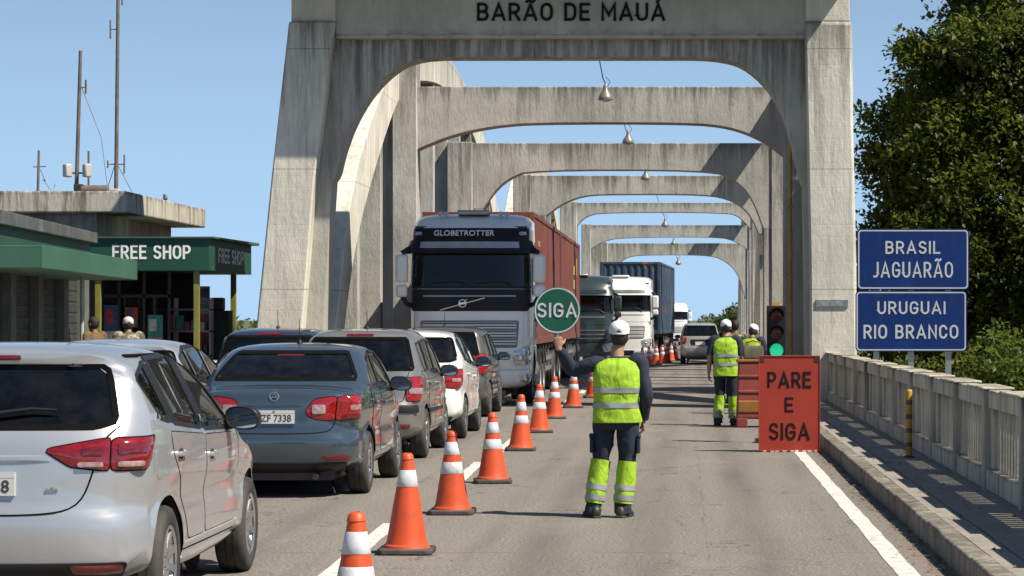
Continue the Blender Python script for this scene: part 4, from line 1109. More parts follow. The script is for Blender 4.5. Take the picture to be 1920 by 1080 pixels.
# cross frames of the bridge, one after another
def cross_frame(Y, soffit, top, outerL, outerR, depth, label):
    t = thing('cross_frame', label, 'bridge frame', (0, Y, 0), 0, 'cross frames over the bridge road')
    sl = smooth_open(soffit)
    L0, Rr = sl[0], sl[-1]
    poly = [(outerL[1], top)] + [(outerL[1], L0[1])] + sl + [(outerR[0], Rr[1]), (outerR[0], top)]
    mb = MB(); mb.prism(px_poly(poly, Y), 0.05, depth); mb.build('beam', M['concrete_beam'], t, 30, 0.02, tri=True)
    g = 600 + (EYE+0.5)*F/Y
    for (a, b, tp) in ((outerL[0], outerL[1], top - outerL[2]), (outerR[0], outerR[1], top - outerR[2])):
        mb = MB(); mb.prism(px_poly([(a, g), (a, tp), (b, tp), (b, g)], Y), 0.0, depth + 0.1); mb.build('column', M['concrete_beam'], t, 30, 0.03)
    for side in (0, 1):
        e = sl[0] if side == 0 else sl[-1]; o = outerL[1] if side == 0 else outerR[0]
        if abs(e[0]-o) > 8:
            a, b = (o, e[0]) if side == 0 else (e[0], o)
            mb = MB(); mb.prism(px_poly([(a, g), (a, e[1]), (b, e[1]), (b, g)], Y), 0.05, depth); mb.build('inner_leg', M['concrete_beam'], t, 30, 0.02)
    return t
cross_frame(63, [(782, 280), (850, 252), (930, 236), (1010, 230), (1290, 230), (1370, 238), (1430, 262), (1470, 292)], 162, (735, 782, 50), (1470, 1512, 40), 0.7, 'first cross frame behind the portal, its shallow arched beam streaked black along the top')
cross_frame(76, [(905, 392), (927, 358), (955, 334), (995, 318.5), (1330, 318.5), (1378, 336), (1410, 370), (1432, 430)], 268, (838, 886, 2), (1446, 1478, 8), 0.7, 'second cross frame, its deep beam with rounded haunches above the white truck')
cross_frame(88, [(1024, 405), (1052, 383), (1092, 367), (1140, 364), (1325, 364), (1373, 375), (1404, 398), (1424, 440)], 329, (962, 996, 2), (1432, 1462, 4), 0.8, 'third cross frame, dark beam tucked under the second frame')
cross_frame(103, [(1080, 425), (1098, 405), (1130, 398), (1365, 398), (1388, 407), (1408, 430)], 380, (1050, 1082, 2), (1410, 1436, 2), 0.7, 'fourth cross frame, slim pale beam with open sky above and below')
cross_frame(117, [(1107, 467), (1130, 452), (1168, 445), (1346, 444), (1377, 451), (1402, 468)], 422, (1090, 1108, 2), (1404, 1424, 2), 0.7, 'fifth cross frame, between the slim fourth frame and the farthest one')
cross_frame(131, [(1157, 500), (1172, 483), (1203, 478), (1322, 478), (1356, 486), (1384, 512), (1397, 560)], 456, (1108, 1140, 2), (1400, 1418, 2), 0.7, 'farthest cross frame, framing the open sky beyond the bridge')

# arch ribs with their hangers, both sides
RIB = [(49.9, -0.6, 1.2), (52.5, 3.0, 4.6), (57, 5.35, 6.7), (61.7, 7.3, 8.4), (66, 8.1, 9.1), (75, 8.7, 9.7), (84, 8.0, 9.1), (89, 7.0, 8.2), (94, 5.2, 6.6), (98.5, 3.0, 4.6), (101.4, -0.6, 1.4)]
def rib_thing(name, label, x0, x1, ya, scale):
    t = thing('arch_rib', label, 'arch rib', ((x0+x1)/2, ya, 0), 0, 'arch ribs of the bridge'); hw = abs(x1-x0)/2
    lo = chaikin([(y-49.9, z0) for y, z0, z1 in RIB], 3, False); hi = chaikin([(y-49.9, z1) for y, z0, z1 in RIB], 3, False)
    lo[:, 0] *= scale; hi[:, 0] *= scale
    n = len(lo); vs = []
    for k in range(n):
        vs += [(-hw, lo[k, 0], lo[k, 1]), (hw, lo[k, 0], lo[k, 1]), (hw, hi[k, 0], hi[k, 1]), (-hw, hi[k, 0], hi[k, 1])]
    fs = []
    for k in range(n-1):
        for j in range(4): fs.append((4*k+j, 4*k+(j+1) % 4, 4*k+4+(j+1) % 4, 4*k+4+j))
    mb = MB(); mb.add(vs, fs + [(3, 2, 1, 0), tuple(4*(n-1)+j for j in range(4))]); o = mb.build('rib', M['concrete'], t, 30, 0.03); fix_normals(o)
    for yh in np.arange(4.3, 48, 4.2):
        zt = np.interp(yh*scale, lo[:, 0], lo[:, 1])
        if zt < 1.0: continue
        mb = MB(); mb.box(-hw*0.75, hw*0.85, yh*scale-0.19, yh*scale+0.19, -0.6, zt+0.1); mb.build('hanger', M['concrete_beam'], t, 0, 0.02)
    mb = MB(); mb.box(-0.06, 0.06, 1.5, 48*scale, 0.95, 1.12); mb.box(-0.06, 0.06, 1.5, 48*scale, 0.12, 0.25)
    for yh in np.arange(1.8, 48, 0.35): mb.box(-0.04, 0.04, yh*scale, yh*scale+0.10, 0.25, 0.95)
    mb.build('parapet', M['concrete_rail'], t, 0)
    return t
rib_thing('a', 'nearest left arch rib rising sunlit behind the left pylon', -7.62, -6.98, 51.3, 1.0)
rib_thing('b', 'far left arch rib starting beside the fourth cross frame', -7.62, -6.98, 102.8, 1.0)
rib_thing('c', 'nearest right arch rib standing behind the right pylon', 2.85, 3.45, 51.3, 1.0)
rib_thing('d', 'far right arch rib beyond the right columns', 3.3, 3.9, 102.8, 1.0)
# yellow drain pipe on the right
mb = MB(); mb.tube([(2.55, 60.4, 0.1), (2.53, 60.4, 7.5)], 0.05, 10)
for z in (1.2, 2.8, 4.4, 6.0): mb.box(2.47, 2.62, 60.34, 60.46, z, z+0.05)
tag(mb.build('drain_pipe', simple('yellowed_pipe', (0.34, 0.24, 0.09), 0.6, var=0.25, dirt=0.5), None, 40), 'tall yellow drain pipe up the right columns above the traffic light', 'pipe')
# lamps hung down the middle of the bridge
def lamp(px, py, Y, cpx, cpy, k, label):
    x, y, z = at(px, py, Y); cxx, _, czz = at(cpx, cpy, Y)
    t = thing('hanging_lamp', label, 'lamp', (x, y, z), 0, 'lamps hung over the bridge road')
    mb = MB(); mb.lathe([(0.165*k, -0.10*k), (0.170*k, -0.09*k), (0.15*k, -0.02*k), (0.10*k, 0.06*k), (0.06*k, 0.12*k), (0.05*k, 0.20*k), (0.03*k, 0.25*k), (0.012, 0.27*k)], 24); mb.build('lamp_shade', M['lampshade'], t, 50)
    mb = MB(); mb.ball((0, 0, -0.09*k), (0.11*k, 0.11*k, 0.06*k), 16, 8); mb.build('bulb_glass', M['glass_milk'], t, 50)
    mb = MB(); mb.tube([(0, 0, 0.25*k), ((cxx-x)*0.45, 0, (czz-z)*0.5), (cxx-x, 0, czz-z)], 0.012, 6); mb.tube([(0.03*k, 0, 0.18*k), (0.10*k, 0, 0.3*k), (0.0, 0, 0.42*k)], 0.008, 5); mb.build('cable', M['black'], t, 50)
M['lampshade'] = simple('lamp_shade_enamel', (0.20, 0.20, 0.19), 0.45, 0.2, var=0.2, dirt=0.5)
M['glass_milk'] = simple('milky_glass', (0.55, 0.54, 0.50), 0.2, var=0.1)
lamp(1135.5, 179, 56.5, 1124, 113, 1.0, 'nearest hanging lamp, white bell shade below the portal beam')
lamp(1178, 262, 70, 1170, 231, 1.0, 'second hanging lamp in front of the second cross frame')
lamp(1211, 331, 84, 1208, 318, 1.0, 'dark hanging lamp in the shade under the second frame')
lamp(1247, 420, 110, 1231, 366, 1.0, 'hanging lamp on a slanting cable between the fourth and fifth frames')
lamp(1263, 455, 122, 1253, 430, 0.8, 'small hanging lamp in front of the farthest frame')
lamp(1272, 492, 134, 1268, 478, 1.0, 'farthest hanging lamp, dark against the open sky')

# ------------------------------------------------------------------ balustrade along the pavement
def balustrade(name, label, x, ya, n, step, base, side, group=None):
    t = thing('balustrade', label, 'balustrade', (x, ya, base), 0, group); Lt = n*step
    H_ = 0.98
    for i in range(n):
        y0 = i*step
        mb = MB(); mb.box(-0.12, 0.12, y0+0.10, y0+step-0.10, 0.0, 0.20); mb.build('plinth', M['concrete_rail'], t, 0, 0.012)
        mb = MB(); mb.box(-0.10, 0.10, y0+0.10, y0+step-0.10, 0.76, 0.93); mb.build('rail', M['concrete_rail'], t, 0, 0.018)
        mb = MB()
        for yq in (y0+0.25, y0+step-0.25): mb.box(-0.075, 0.075, yq-0.15, yq+0.13 if yq < y0+1 else yq+0.15, 0.20, 0.76)
        m = 9; w_ = (step-0.8)/m
        for k in range(m):
            yy = y0+0.40+w_*(k+0.5); mb.box(-0.05, 0.05, yy-w_*0.30, yy+w_*0.30, 0.20, 0.76)
        mb.build('baluster_panel', M['concrete_rail'], t, 0, 0.008, 1)
        # raised coping over the post
    for i in range(n+1):
        mb = MB(); y0 = i*step; mb.box(-0.14, 0.13, y0-0.075, y0+0.075, -0.15, 0.93); mb.build('post', M['concrete_rail'], t, 0, 0.015)
        mb = MB(); mb.box(-0.155, 0.145, y0-0.13, y0+(1.25 if i < n else 0.13), 0.931, 0.955); mb.build('coping', M['concrete_rail'], t, 0, 0.02)
    return t
balustrade('balustrade', 'long concrete balustrade with vertical balusters along the right pavement', 2.94, 10.9, 15, 2.6, PAVE, 1)
balustrade('balustrade', 'short cream balustrade at the left kerb, seen between the cars', -7.75, 34.0, 6, 2.6, 0.12, -1)
# ------------------------------------------------------------------ trucks, trailers and containers
def truck_wheel(root, x, y, sg, dual=False, rad=0.5):
    k = ('tw', dual)
    e = bpy.data.objects.new('wheel', None); COL.objects.link(e); e.parent = root; e.location = (x*sg, y, rad)
    if sg < 0: e.rotation_euler = (0, 0, math.pi)
    if k not in WHEELS:
        Mx = Matrix.Rotation(R(90), 4, 'Y'); t = MB(); w = MB()
        for off in ((0,) if not dual else (0, -0.34)):
            h = 0.15; pr = [(0.29, -h), (0.46, -h*1.02), (0.495, -h*0.8)]
            for gq in (-0.55, -0.1, 0.35): pr += [(0.5, h*gq-0.02), (0.488, h*gq-0.012), (0.488, h*gq+0.012), (0.5, h*gq+0.02)]
            pr += [(0.495, h*0.8), (0.46, h*1.02), (0.29, h)]
            t.lathe([(r_, z+off) for r_, z in pr], 40, Mx, cap=False)
        if dual: w.lathe([(0.30, 0.15), (0.27, 0.12), (0.25, -0.05), (0.13, -0.07), (0.12, 0.04), (0.09, 0.07), (0.001, 0.075)], 32, Mx, cap=False)
        else: w.lathe([(0.30, 0.15), (0.28, 0.14), (0.25, 0.10), (0.19, 0.16), (0.13, 0.165), (0.12, 0.21), (0.09, 0.23), (0.001, 0.235)], 32, Mx, cap=False)
        for i in range(10):
            a = 2*math.pi*i/10
            w.ball(Mx @ Vector((0.165*math.cos(a), 0.165*math.sin(a), -0.03 if dual else 0.17)), 0.018, 8, 4, 1)
        a_ = fix_normals(t.build('tyre', M['rubber'], e, 45)); b_ = fix_normals(w.build('rim', [M['steel_rim'], M['metal_dark']], e, 40))
        WHEELS[k] = (a_.data, b_.data)
    else:
        for nm, me in zip(('tyre', 'rim'), WHEELS[k]):
            o = bpy.data.objects.new(nm, me); COL.objects.link(o); o.parent = e

def build_truck(c):
    root = thing('lorry', c['label'], 'truck', c['loc'], c.get('rz', 0), 'trucks waiting on the bridge')
    pm = c['paint']; hw = c.get('hw', 1.25); H_ = c['H']; ctr = (0, 1.2, H_*0.5)
    z = lambda q: q*H_/3.97
    prof = [(.16,z(.36),.3),(.02,z(.46),.36),(0,z(.85),.42),(0,z(1.3),.42),(.02,z(1.9),.42),(.05,z(2.37),.42),(.16,z(3.10),.40),(.17,z(3.22),.40),(.14,z(3.36),.38),(.22,z(3.52),.34),(.34,z(3.68),.30),(.42,z(3.74),.26),(.62,z(3.90),.20),(1.2,z(3.97),.18),(2.25,z(3.98),.16),(2.36,z(3.9),.14),(2.38,z(3.0),.12),(2.38,z(1.3),.12),(2.34,z(.62),.12),(2.0,z(.42),.12),(1.0,z(.36),.14)]
    def W(y, zz): 
        s = np.logaddexp(0, (zz - z(2.4))/0.05)*0.05
        return hw - 0.035*s - 0.12*np.maximum(0, z(.8)-zz) - 0.03*np.exp(-((zz-z(1.25))/0.03)**2) - 0.04*np.maximum(0, 0.9-y)
    h = Hull(prof, W, 3.4, n=240, it=2, sp=0.9); V, Fc = h.mesh(24)
    P = circ(1.42, .50, .62)
    ins, near = poly_sd(V[:, 1:], P); ins &= np.abs(V[:, 0]) > 0.6
    V, Fc = cut(V, Fc, ins, lambda k: np.stack([np.sign(V[k, 0])*np.maximum(h.f(near[k, 0], near[k, 1]), 0.6), near[k, 0], near[k, 1]], 1))
    Pw = rnd_poly([(-1.28, z(3.12)), (1.28, z(3.12)), (1.40, z(2.44)), (-1.40, z(2.44))], 2, step=.05)
    k = np.where((V[:, 2] > z(2.3)) & (V[:, 2] < z(3.25)) & (V[:, 1] < .8))[0]; X, Y_, S = h.curve(V[k, 2], False)
    flat = np.full((len(V), 2), -99.0); flat[k, 1] = V[k, 2]
    flat[k, 0] = np.array([np.interp(V[i, 1], Y_[j], S[j]) for j, i in enumerate(k)])*np.sign(V[k, 0]+1e-9)
    ins, near = poly_sd(flat, Pw); fw = h.wrap(False); sd = h.side
    V, Fc = cut(V, Fc, ins, lambda kk: fw(near[kk]))
    b = MB(); b.add(V, Fc); body = fix_normals(b.build('cab', pm, root, 45))
    ib = MB(); ib.box(-hw+.12, hw-.12, 1.95, 2.2, z(1.3), z(3.7)); ib.box(-hw+.1, hw-.1, .5, 2.0, z(1.6), z(1.66)); ib.box(-hw+.1, hw-.1, .4, 2.0, z(3.62), z(3.68))
    ib.build('cabin_lining', M['cabin'], root, 0)
    for sg in (1, -1):
        ib = MB(); ib.box(sg*(hw-.1)-.02, sg*(hw-.1)+.02, .6, 2.0, z(1.6), z(3.6)); ib.build('door_lining', M['cabin'], root, 0)
        ib = MB(); ib.box(sg*.62-.26, sg*.62+.26, 1.25, 1.75, z(1.7), z(2.2)); ib.box(sg*.62-.25, sg*.62+.25, 1.6, 1.78, z(2.2), z(2.85)); ib.box(sg*.62-.14, sg*.62+.14, 1.6, 1.74, z(2.87), z(3.06)); ib.build('seat', M['truck_seat'], root, 0, .05)
    ib = MB(); ib.box(-hw+.12, hw-.12, .42, .95, z(2.1), z(2.42)); ib.box(.25, .55, .5, .7, z(2.42), z(2.47), 1); ib.box(-.5, -.25, .55, .75, z(2.42), z(2.50), 1); ib.build('dashboard', [M['dash'], M['plate']], root, 0, .03)
    ib = MB(); ib.lathe([(.22+.018*math.cos(a), .018*math.sin(a)) for a in np.linspace(0, 6.283, 9)], 28, Matrix.Translation((.62, 1.0, z(2.48))) @ Matrix.Rotation(R(-50), 4, 'X'), cap=False); ib.build('steering_wheel', M['black'], root, 50)
    for x_ in (-.75, .75):
        ib = MB(); ib.box(x_-.45, x_+.45, .36, .39, z(2.96), z(3.12)); ib.build('inner_visor', M['truck_seat'], root, 0)
    def plate(nm, pts, mt, off=0.006, dome=0.0, side=None, par=None, step=0.05, thick=0.02, rnd=2):
        mp = fw if side is None else sd(side)
        o = MB(); patch(o, mp, rnd_poly(pts, rnd, step=step), off, thick, 0, dome, ctr=ctr)
        return o.build(nm, M[mt] if isinstance(mt, str) else mt, par or root, 50)
    dk = c.get('band', M['black'])
    ww = 1.36
    pan = plate('roof_panel', [(-1.28, z(3.64)), (1.28, z(3.64)), (ww, z(3.38)), (-ww, z(3.38))], dk, 0.004)
    for sg in (1, -1):
        plate('marker_lamp', [(sg*1.0, z(3.56)), (sg*1.17, z(3.56)), (sg*1.19, z(3.49)), (sg*1.0, z(3.49))], 'headlamp', .012, .004, None, pan)
    if c.get('text'):
        q, _ = mapped(fw, [(-.12, z(3.52)), (-.12, z(3.49)), (-.12, z(3.55))], 0.02, ctr)
        tl = math.atan2(q[2][1]-q[1][1], q[2][2]-q[1][2])
        m2 = MB(); put_text(m2, c['text'], 0, 0, 0, 0, width=1.24, height=.135, bold=.012, depth=0.012); m2.build('cab_sign', M['white_paint'], pan, 0, loc=tuple(q[0]), rot=(-tl, 0, 0))
    vis = MB()
    for k, (za, zb_, oa, ob, mi) in enumerate(((3.38, 3.10, .05, .16, 0), (3.345, 3.235, .085, .125, 1))):
        uv = [(u, 0) for u in np.linspace(-(1.40 if mi == 0 else .98), (1.40 if mi == 0 else .98), 32)]
        a0 = mapped(fw, [(u, z(za)) for u, _ in uv], oa+.02*mi, ctr)[0]; b0 = mapped(fw, [(u, z(zb_)) for u, _ in uv], ob+.02*mi, ctr)[0]
        a1 = mapped(fw, [(u, z(za)) for u, _ in uv], oa-.06, ctr)[0]; b1 = mapped(fw, [(u, z(zb_)) for u, _ in uv], ob-.05, ctr)[0]
        vis.rings([[a0[i], b0[i], b1[i], a1[i]] for i in range(32)], mi)
    fix_normals(vis.build('sun_visor', [dk, c.get('strip', pm)], root, 40))
    ws = plate('windscreen', [(-1.30, z(3.14)), (1.30, z(3.14)), (1.42, z(2.42)), (-1.42, z(2.42))], 'glass_cab', 0.005)
    rg = MB(); Pw = rnd_poly([(-1.30, z(3.14)), (1.30, z(3.14)), (1.42, z(2.42)), (-1.42, z(2.42))], 2, step=.05)
    ringpatch(rg, fw, grow(Pw, -.03), grow(Pw, .03), .012, 0, ctr); rg.build('windscreen_seal', M['black'], ws, 40)
    for x0 in (-.35, .55):
        q, _ = mapped(fw, [(x0-.45, z(2.50)), (x0, z(2.53)), (x0+.22, z(2.52)), (x0+.36, z(2.40))], .035, ctr)
        wp = MB(); wp.tube(q, [.009, .012, .012, .014], 6); wp.build('wiper', M['black'], ws, 50)
    bd = plate('front_band', [(-1.45, z(2.38)), (1.45, z(2.38)), (1.42, z(2.12)), (1.22, z(1.93)), (-1.22, z(1.93)), (-1.42, z(2.12))], dk, 0.007)
    sl_ = MB(); ribbon(sl_, fw, [(-.95, z(2.24)), (.95, z(2.24))], .03, .016, ctr=ctr, it=0); sl_.build('trim_strip', M['metal_grey'], bd, 40)
    if c.get('emblem'):
        q, _ = mapped(fw, [(-.14, z(2.09))], .02, ctr); Mr = Matrix.Translation(q[0]) @ Matrix.Rotation(R(90), 4, 'X')
        em = MB(); em.lathe([(.075+.016*math.cos(a), .016*math.sin(a)) for a in np.linspace(0, 6.283, 9)], 28, Mr, cap=False)
        x0, y0, z0 = q[0]; em.tube([(x0-.46, y0+.004, z0-.135), (x0+.46, y0+.004, z0+.115)], .014, 6)
        em.tube([(x0+.03, y0-.01, z0+.03), (x0+.09, y0-.01, z0+.085)], .010, 6); em.box(x0-.07, x0+.07, y0-.012, y0+.004, z0-.018, z0+.018)
        fix_normals(em.build('emblem', M['chrome'], bd, 40))
    gr = plate('grille', [(-1.02, z(1.74)), (1.02, z(1.74)), (.98, z(1.18)), (-.98, z(1.18))], c.get('grille', M['grille']), .006)
    for k in range(9):
        zz = z(1.70-.055*k); gs = MB(); ribbon(gs, fw, [(-.96, zz), (.96, zz)], .024, .03, ctr=ctr, it=0)
        gs.build('grille_slat', pm if k % 3 else M['metal_grey'], gr, 40)
    bm_ = plate('bumper', [(-1.40, z(.72)), (1.40, z(.72)), (1.34, z(.40)), (-1.34, z(.40))], pm, .05, .01)
    plate('bumper_intake', [(-.6, z(.66)), (.6, z(.66)), (.56, z(.46)), (-.56, z(.46))], 'black', .07, 0, None, bm_)
    for sg in (1, -1):
        hl = plate('headlight', [(sg*.86, z(1.10)), (sg*1.24, z(1.20)), (sg*1.42, z(1.16)), (sg*1.40, z(.86)), (sg*.92, z(.80))], 'headlamp', .012, .02)
        for xq in (1.02, 1.24):
            q, n_ = mapped(fw, [(sg*xq, z(.98))], .03, ctr); lm = MB(); lm.ball(q[0], (.062, .022, .062), 16, 8); lm.build('lamp_bowl', M['chrome'], hl, 50)
        plate('fog_lamp', [(sg*1.0, z(.66)), (sg*1.26, z(.66)), (sg*1.24, z(.50)), (sg*1.02, z(.50))], 'headlamp', .064, .01, None, bm_)
        # door with its window, step, mirror pair
        plate('door', [(.72, z(3.05)), (1.75, z(3.15)), (1.78, z(1.35)), (.62, z(1.35)), (.55, z(2.2))], pm, .006, 0, sg, None, .06, .012)
        sw = plate('side_window', [(.80, z(2.98)), (1.62, z(3.06)), (1.64, z(2.36)), (.70, z(2.30))], 'glass_truck', .012, 0, sg)
        rg = MB(); Ps = rnd_poly([(.80, z(2.98)), (1.62, z(3.06)), (1.64, z(2.36)), (.70, z(2.30))], 2, step=.05)
        ringpatch(rg, sd(sg), grow(Ps, -.02), grow(Ps, .035), .015, 0, ctr); rg.build('window_frame', M['black'], sw, 40)
        plate('step_panel', [(.45, z(.62)), (.78, z(.62)), (.78, z(.44)), (.45, z(.44))], 'black', .006, 0, sg)
        plate('air_inlet', [(1.95, z(3.4)), (2.2, z(3.4)), (2.2, z(1.6)), (1.95, z(1.6))], 'black', .005, 0, sg)
        hd = MB(); x = float(h.f(1.6, z(1.75))[0]); hd.box(sg*x-.03, sg*x+.03, 1.45, 1.65, z(1.72), z(1.78)); hd.build('door_handle', M['black'], root, 0)
        x = hw + .16; mr = MB(); mr.box(sg*x-.13, sg*x+.13, .20, .36, z(2.52), z(3.10)); mr.box(sg*x-.12, sg*x+.12, .20, .34, z(2.22), z(2.48))
        mo = mr.build('wing_mirror', pm, root, 40, .06, 3)
        mg = MB(); mg.box(sg*x-.10, sg*x+.10, .34, .366, z(2.56), z(3.06)); mg.box(sg*x-.09, sg*x+.09, .33, .346, z(2.26), z(2.45)); mg.build('mirror_glass', M['mirror'], mo, 0)
        ma = MB(); ma.tube([(sg*(hw-.12), .42, z(3.16)), (sg*(hw+.02), .30, z(3.22)), (sg*x, .28, z(3.12))], [(.03, .05)]*3, 8); ma.build('mirror_arm', M['black'], mo, 50); ma = MB(); ma.tube([(sg*(hw-.10), .40, z(2.02)), (sg*(hw+.06), .28, z(2.08)), (sg*x, .27, z(2.26))], [(.03, .05)]*3, 8); ma.build('mirror_arm', M['black'], mo, 50)
        wa = MB(); rs = []
        for r_, x_ in ((.618, None), (.60, .7), (.05, .7)):
            rs.append([(sg*(float(h.f(1.42+r_*math.cos(a), .5+r_*math.sin(a))[0])-.01 if x_ is None else x_), 1.42+r_*math.cos(a), .5+r_*math.sin(a)) for a in np.linspace(-.35, 3.5, 20)])
        wa.rings(rs, 0, False, False, closed=False); wa.build('wheel_arch', M['black'], root, 50)
    pl = MB(); q, _ = mapped(fw, [(0, z(.56))], .10, ctr); pl.box(-.2, .2, -.01, .02, -.065, .065); pl.build('number_plate', M['plate'], root, 0, loc=tuple(q[0]))
    mw = MB(); mw.box(-.30, .36, .55, .95, z(3.92), z(4.02)); mw.build('roof_hatch', M['metal_grey'] if not c.get('deflector') else pm, root, 40, .03)
    if c.get('horns'):
        hm = MB()
        for xq in (-.62, -.5, .62, .74): hm.lathe([(.02, 0), (.022, .2), (.035, .3), (.055, .36)], 12, Matrix.Translation((xq, .72, z(3.93))) @ Matrix.Rotation(R(90), 4, 'X'))
        hm.build('air_horn', M['metal_grey'], root, 50)
    # chassis
    L = c.get('L', 6.2); ch = MB()
    for sg in (1, -1): ch.box(sg*.40-.05, sg*.40+.05, .8, L, .72, .98)
    for y in (2.6, 3.6, L-.1): ch.box(-.35, .35, y-.08, y+.08, .74, .94)
    ch.build('chassis_frame', M['metal_dark'], root, 0)
    tk = MB(); tk.tube([(.92, 2.5, .72), (.92, 3.45, .72)], [(.30, .30)]*2, 20); tk.build('fuel_tank', M['metal_grey'], root, 40)
    tk = MB(); tk.tube([(-.92, 2.5, .72), (-.92, 3.3, .72)], [(.30, .30)]*2, 20); tk.build('fuel_tank', M['metal_grey'], root, 40)
    fifth = MB(); fifth.box(-.45, .45, L-2.2, L-1.1, .99, 1.12); fifth.build('fifth_wheel', M['metal_dark'], root, 0)
    for sg in (1, -1):
        truck_wheel(root, hw-.18, 1.42, sg)
        for y in c.get('rear', (4.2, 5.5)):
            truck_wheel(root, hw-.17, y, sg, True)
            mg = MB(); mg.rings([[(sg*(hw-.62), y+.6*math.cos(a), .5+.6*math.sin(a)), (sg*(hw), y+.6*math.cos(a), .5+.6*math.sin(a)), (sg*(hw), y+.575*math.cos(a), .5+.575*math.sin(a)), (sg*(hw-.62), y+.575*math.cos(a), .5+.575*math.sin(a))] for a in np.linspace(.5, 2.64, 12)]); fix_normals(mg.build('mudguard', M['black'], root, 40))
    return root
def build_trailer(label, loc, L, rz=0, axles=(-3.6, -2.3, -1.0), legs=True):
    t = thing('semi_trailer', label, 'trailer', loc, rz, 'container trailers')
    m = MB()
    for sg in (1, -1): m.box(sg*.5-.06, sg*.5+.06, 0.1, L, .86, 1.17)
    for y in np.arange(.2, L, 1.4): m.box(-1.18, 1.18, y-.06, y+.06, 1.06, 1.18)
    m.box(-1.2, 1.2, L-.1, L, .95, 1.17); m.build('trailer_frame', M['metal_dark'], t, 0)
    for sg in (1, -1):
        for a in axles: truck_wheel(t, 1.08, L+a, sg, True)
        if legs:
            lg = MB(); lg.box(sg*.75-.06, sg*.75+.06, 2.9, 3.02, .25, .95); lg.box(sg*.75-.15, sg*.75+.15, 2.84, 3.08, .2, .25); lg.build('landing_leg', M['metal_grey'], t, 0)
        gd = MB(); gd.box(sg*1.2-.02, sg*1.2+.02, 4.0, L-5, .55, .65); gd.box(sg*1.2-.02, sg*1.2+.02, 4.0, L-5, .8, .9)
        for y in np.arange(4.2, L-5, 1.3): gd.box(sg*1.17-.02, sg*1.17+.01, y, y+.06, .5, 1.05)
        gd.build('side_guard', M['metal_grey'], t, 0)
    rl = MB(); rl.box(-1.15, 1.15, L+.01, L+.06, .62, .76); rl.build('rear_bumper', M['metal_dark'], t, 0)
    for sg in (1, -1):
        tl = MB(); tl.box(sg*.95-.16, sg*.95+.16, L+.065, L+.10, .78, .90); tl.build('tail_light', M['lamp_red'], t, 0)
    return t
def container_mat(name, col, rust, lo=0.60):
    t = NT(name)
    c = t.ramp(t.noise(0.9, 6, 0.6), [(0.3, tuple(x*0.72 for x in col)), (0.7, tuple(x*1.15 for x in col))])
    st = t.noise(1.0, 7, 0.7, t.coord((4, 4, .35)))
    c = t.mix(t.math('MULTIPLY', t.ramp(st, [(0.52, 0.0), (0.68, 1.0)]), 0.55), c, tuple(x*0.35 for x in col))
    rs = t.noise(1.6, 8, 0.7, t.coord((1, 1, .6), loc=(3, 1, 2)))
    c = t.mix(t.math('MULTIPLY', t.ramp(rs, [(lo, 0.0), (lo+.1, 1.0)]), rust), c, (0.24, 0.12, 0.055))
    t.base(c); t.rough(0.65); t.bump(t.noise(20, 4, 0.6), 0.15, 0.01); return t.mat
def build_container(label, loc, L, mt, mark, rz=0):
    t = thing('shipping_container', label, 'container', loc, rz, 'shipping containers on the trucks')
    w, H_ = 1.22, 2.90
    m = MB()
    for x in (-w, w-.12):
        for y in (0, L-.12): m.box(x, x+.12, y, y+.12, 0, H_)
    for x in (-w, w-.1): m.box(x+.002, x+.098, .12, L-.12, 0, .16); m.box(x+.002, x+.098, .12, L-.12, H_-.1, H_)
    for y in (.003, L-.1): m.box(-w+.12, w-.12, y, y+.097, 0, .16); m.box(-w+.12, w-.12, y, y+.097, H_-.1, H_)
    m.build('frame', mt, t, 0, .008)
    def corr(n, ln):
        pts = []; p = ln/n
        for i in range(n): pts += [(i*p, 0), (i*p+p*.28, 0), (i*p+p*.5, 1), (i*p+p*.78, 1)]
        return pts + [(ln, 0)]
    for sg in (1, -1):
        q = corr(int(L/.28), L-.24); m = MB()
        m.add([(sg*(w-.02-.045*d), .12+a, zz) for zz in (.16, H_-.1) for a, d in q], [(i, i+1, len(q)+i+1, len(q)+i) for i in range(len(q)-1)])
        if mark:
            for (ya, za, dy, dz) in mark: m.box(sg*w-.014, sg*w-.006, ya, ya+dy, za, za+dz, 1)
        m.build('side_wall', [mt, M['mark_yellow']], t, 0)
    q = corr(8, 2*w-.24); m = MB(); m.add([(-w+.12+a, .02+.04*d, zz) for zz in (.16, H_-.1) for a, d in q], [(i, i+1, len(q)+i+1, len(q)+i) for i in range(len(q)-1)])
    m.build('end_wall', mt, t, 0)
    m = MB(); m.box(-w+.1, w-.1, .1, L-.1, H_-.05, H_-.02); m.build('roof', mt, t, 0)
    for sg in (1, -1):
        m = MB(); m.box(sg*.55-.53, sg*.55+.53, L-.07, L-.03, .16, H_-.1)
        do = m.build('door', mt, t, 0, .01); m = MB()
        for dx in (-.25, .25): m.tube([(sg*.55+dx, L-.005, .1), (sg*.55+dx, L-.005, H_-.05)], .02, 8)
        m.build('lock_rod', M['metal_grey'], do, 50)
    return t
M['glass_cab'] = glass('cab_glass', (0.22, 0.24, 0.24)); M['truck_seat'] = simple('truck_seat_fabric', (.085, .08, .075), .95); M['dash'] = simple('truck_dashboard', (.05, .05, .05), .7)
M['glass_truck'] = simple('truck_glass', (0.012, 0.014, 0.016), 0.03, var=0.2, spec=0.6)
M['grille'] = simple('grille_grey', (0.15, 0.155, 0.16), 0.5)
M['headlamp'] = simple('headlamp_lens', (0.45, 0.46, 0.47), 0.12, 0.5, var=0.35, scale=12, coat=1.0)
M['mark_yellow'] = simple('faded_yellow_marking', (0.42, 0.30, 0.08), 0.7, var=0.3, scale=14, dirt=0.8, dcol=(0.16, 0.04, 0.03), dscale=6)
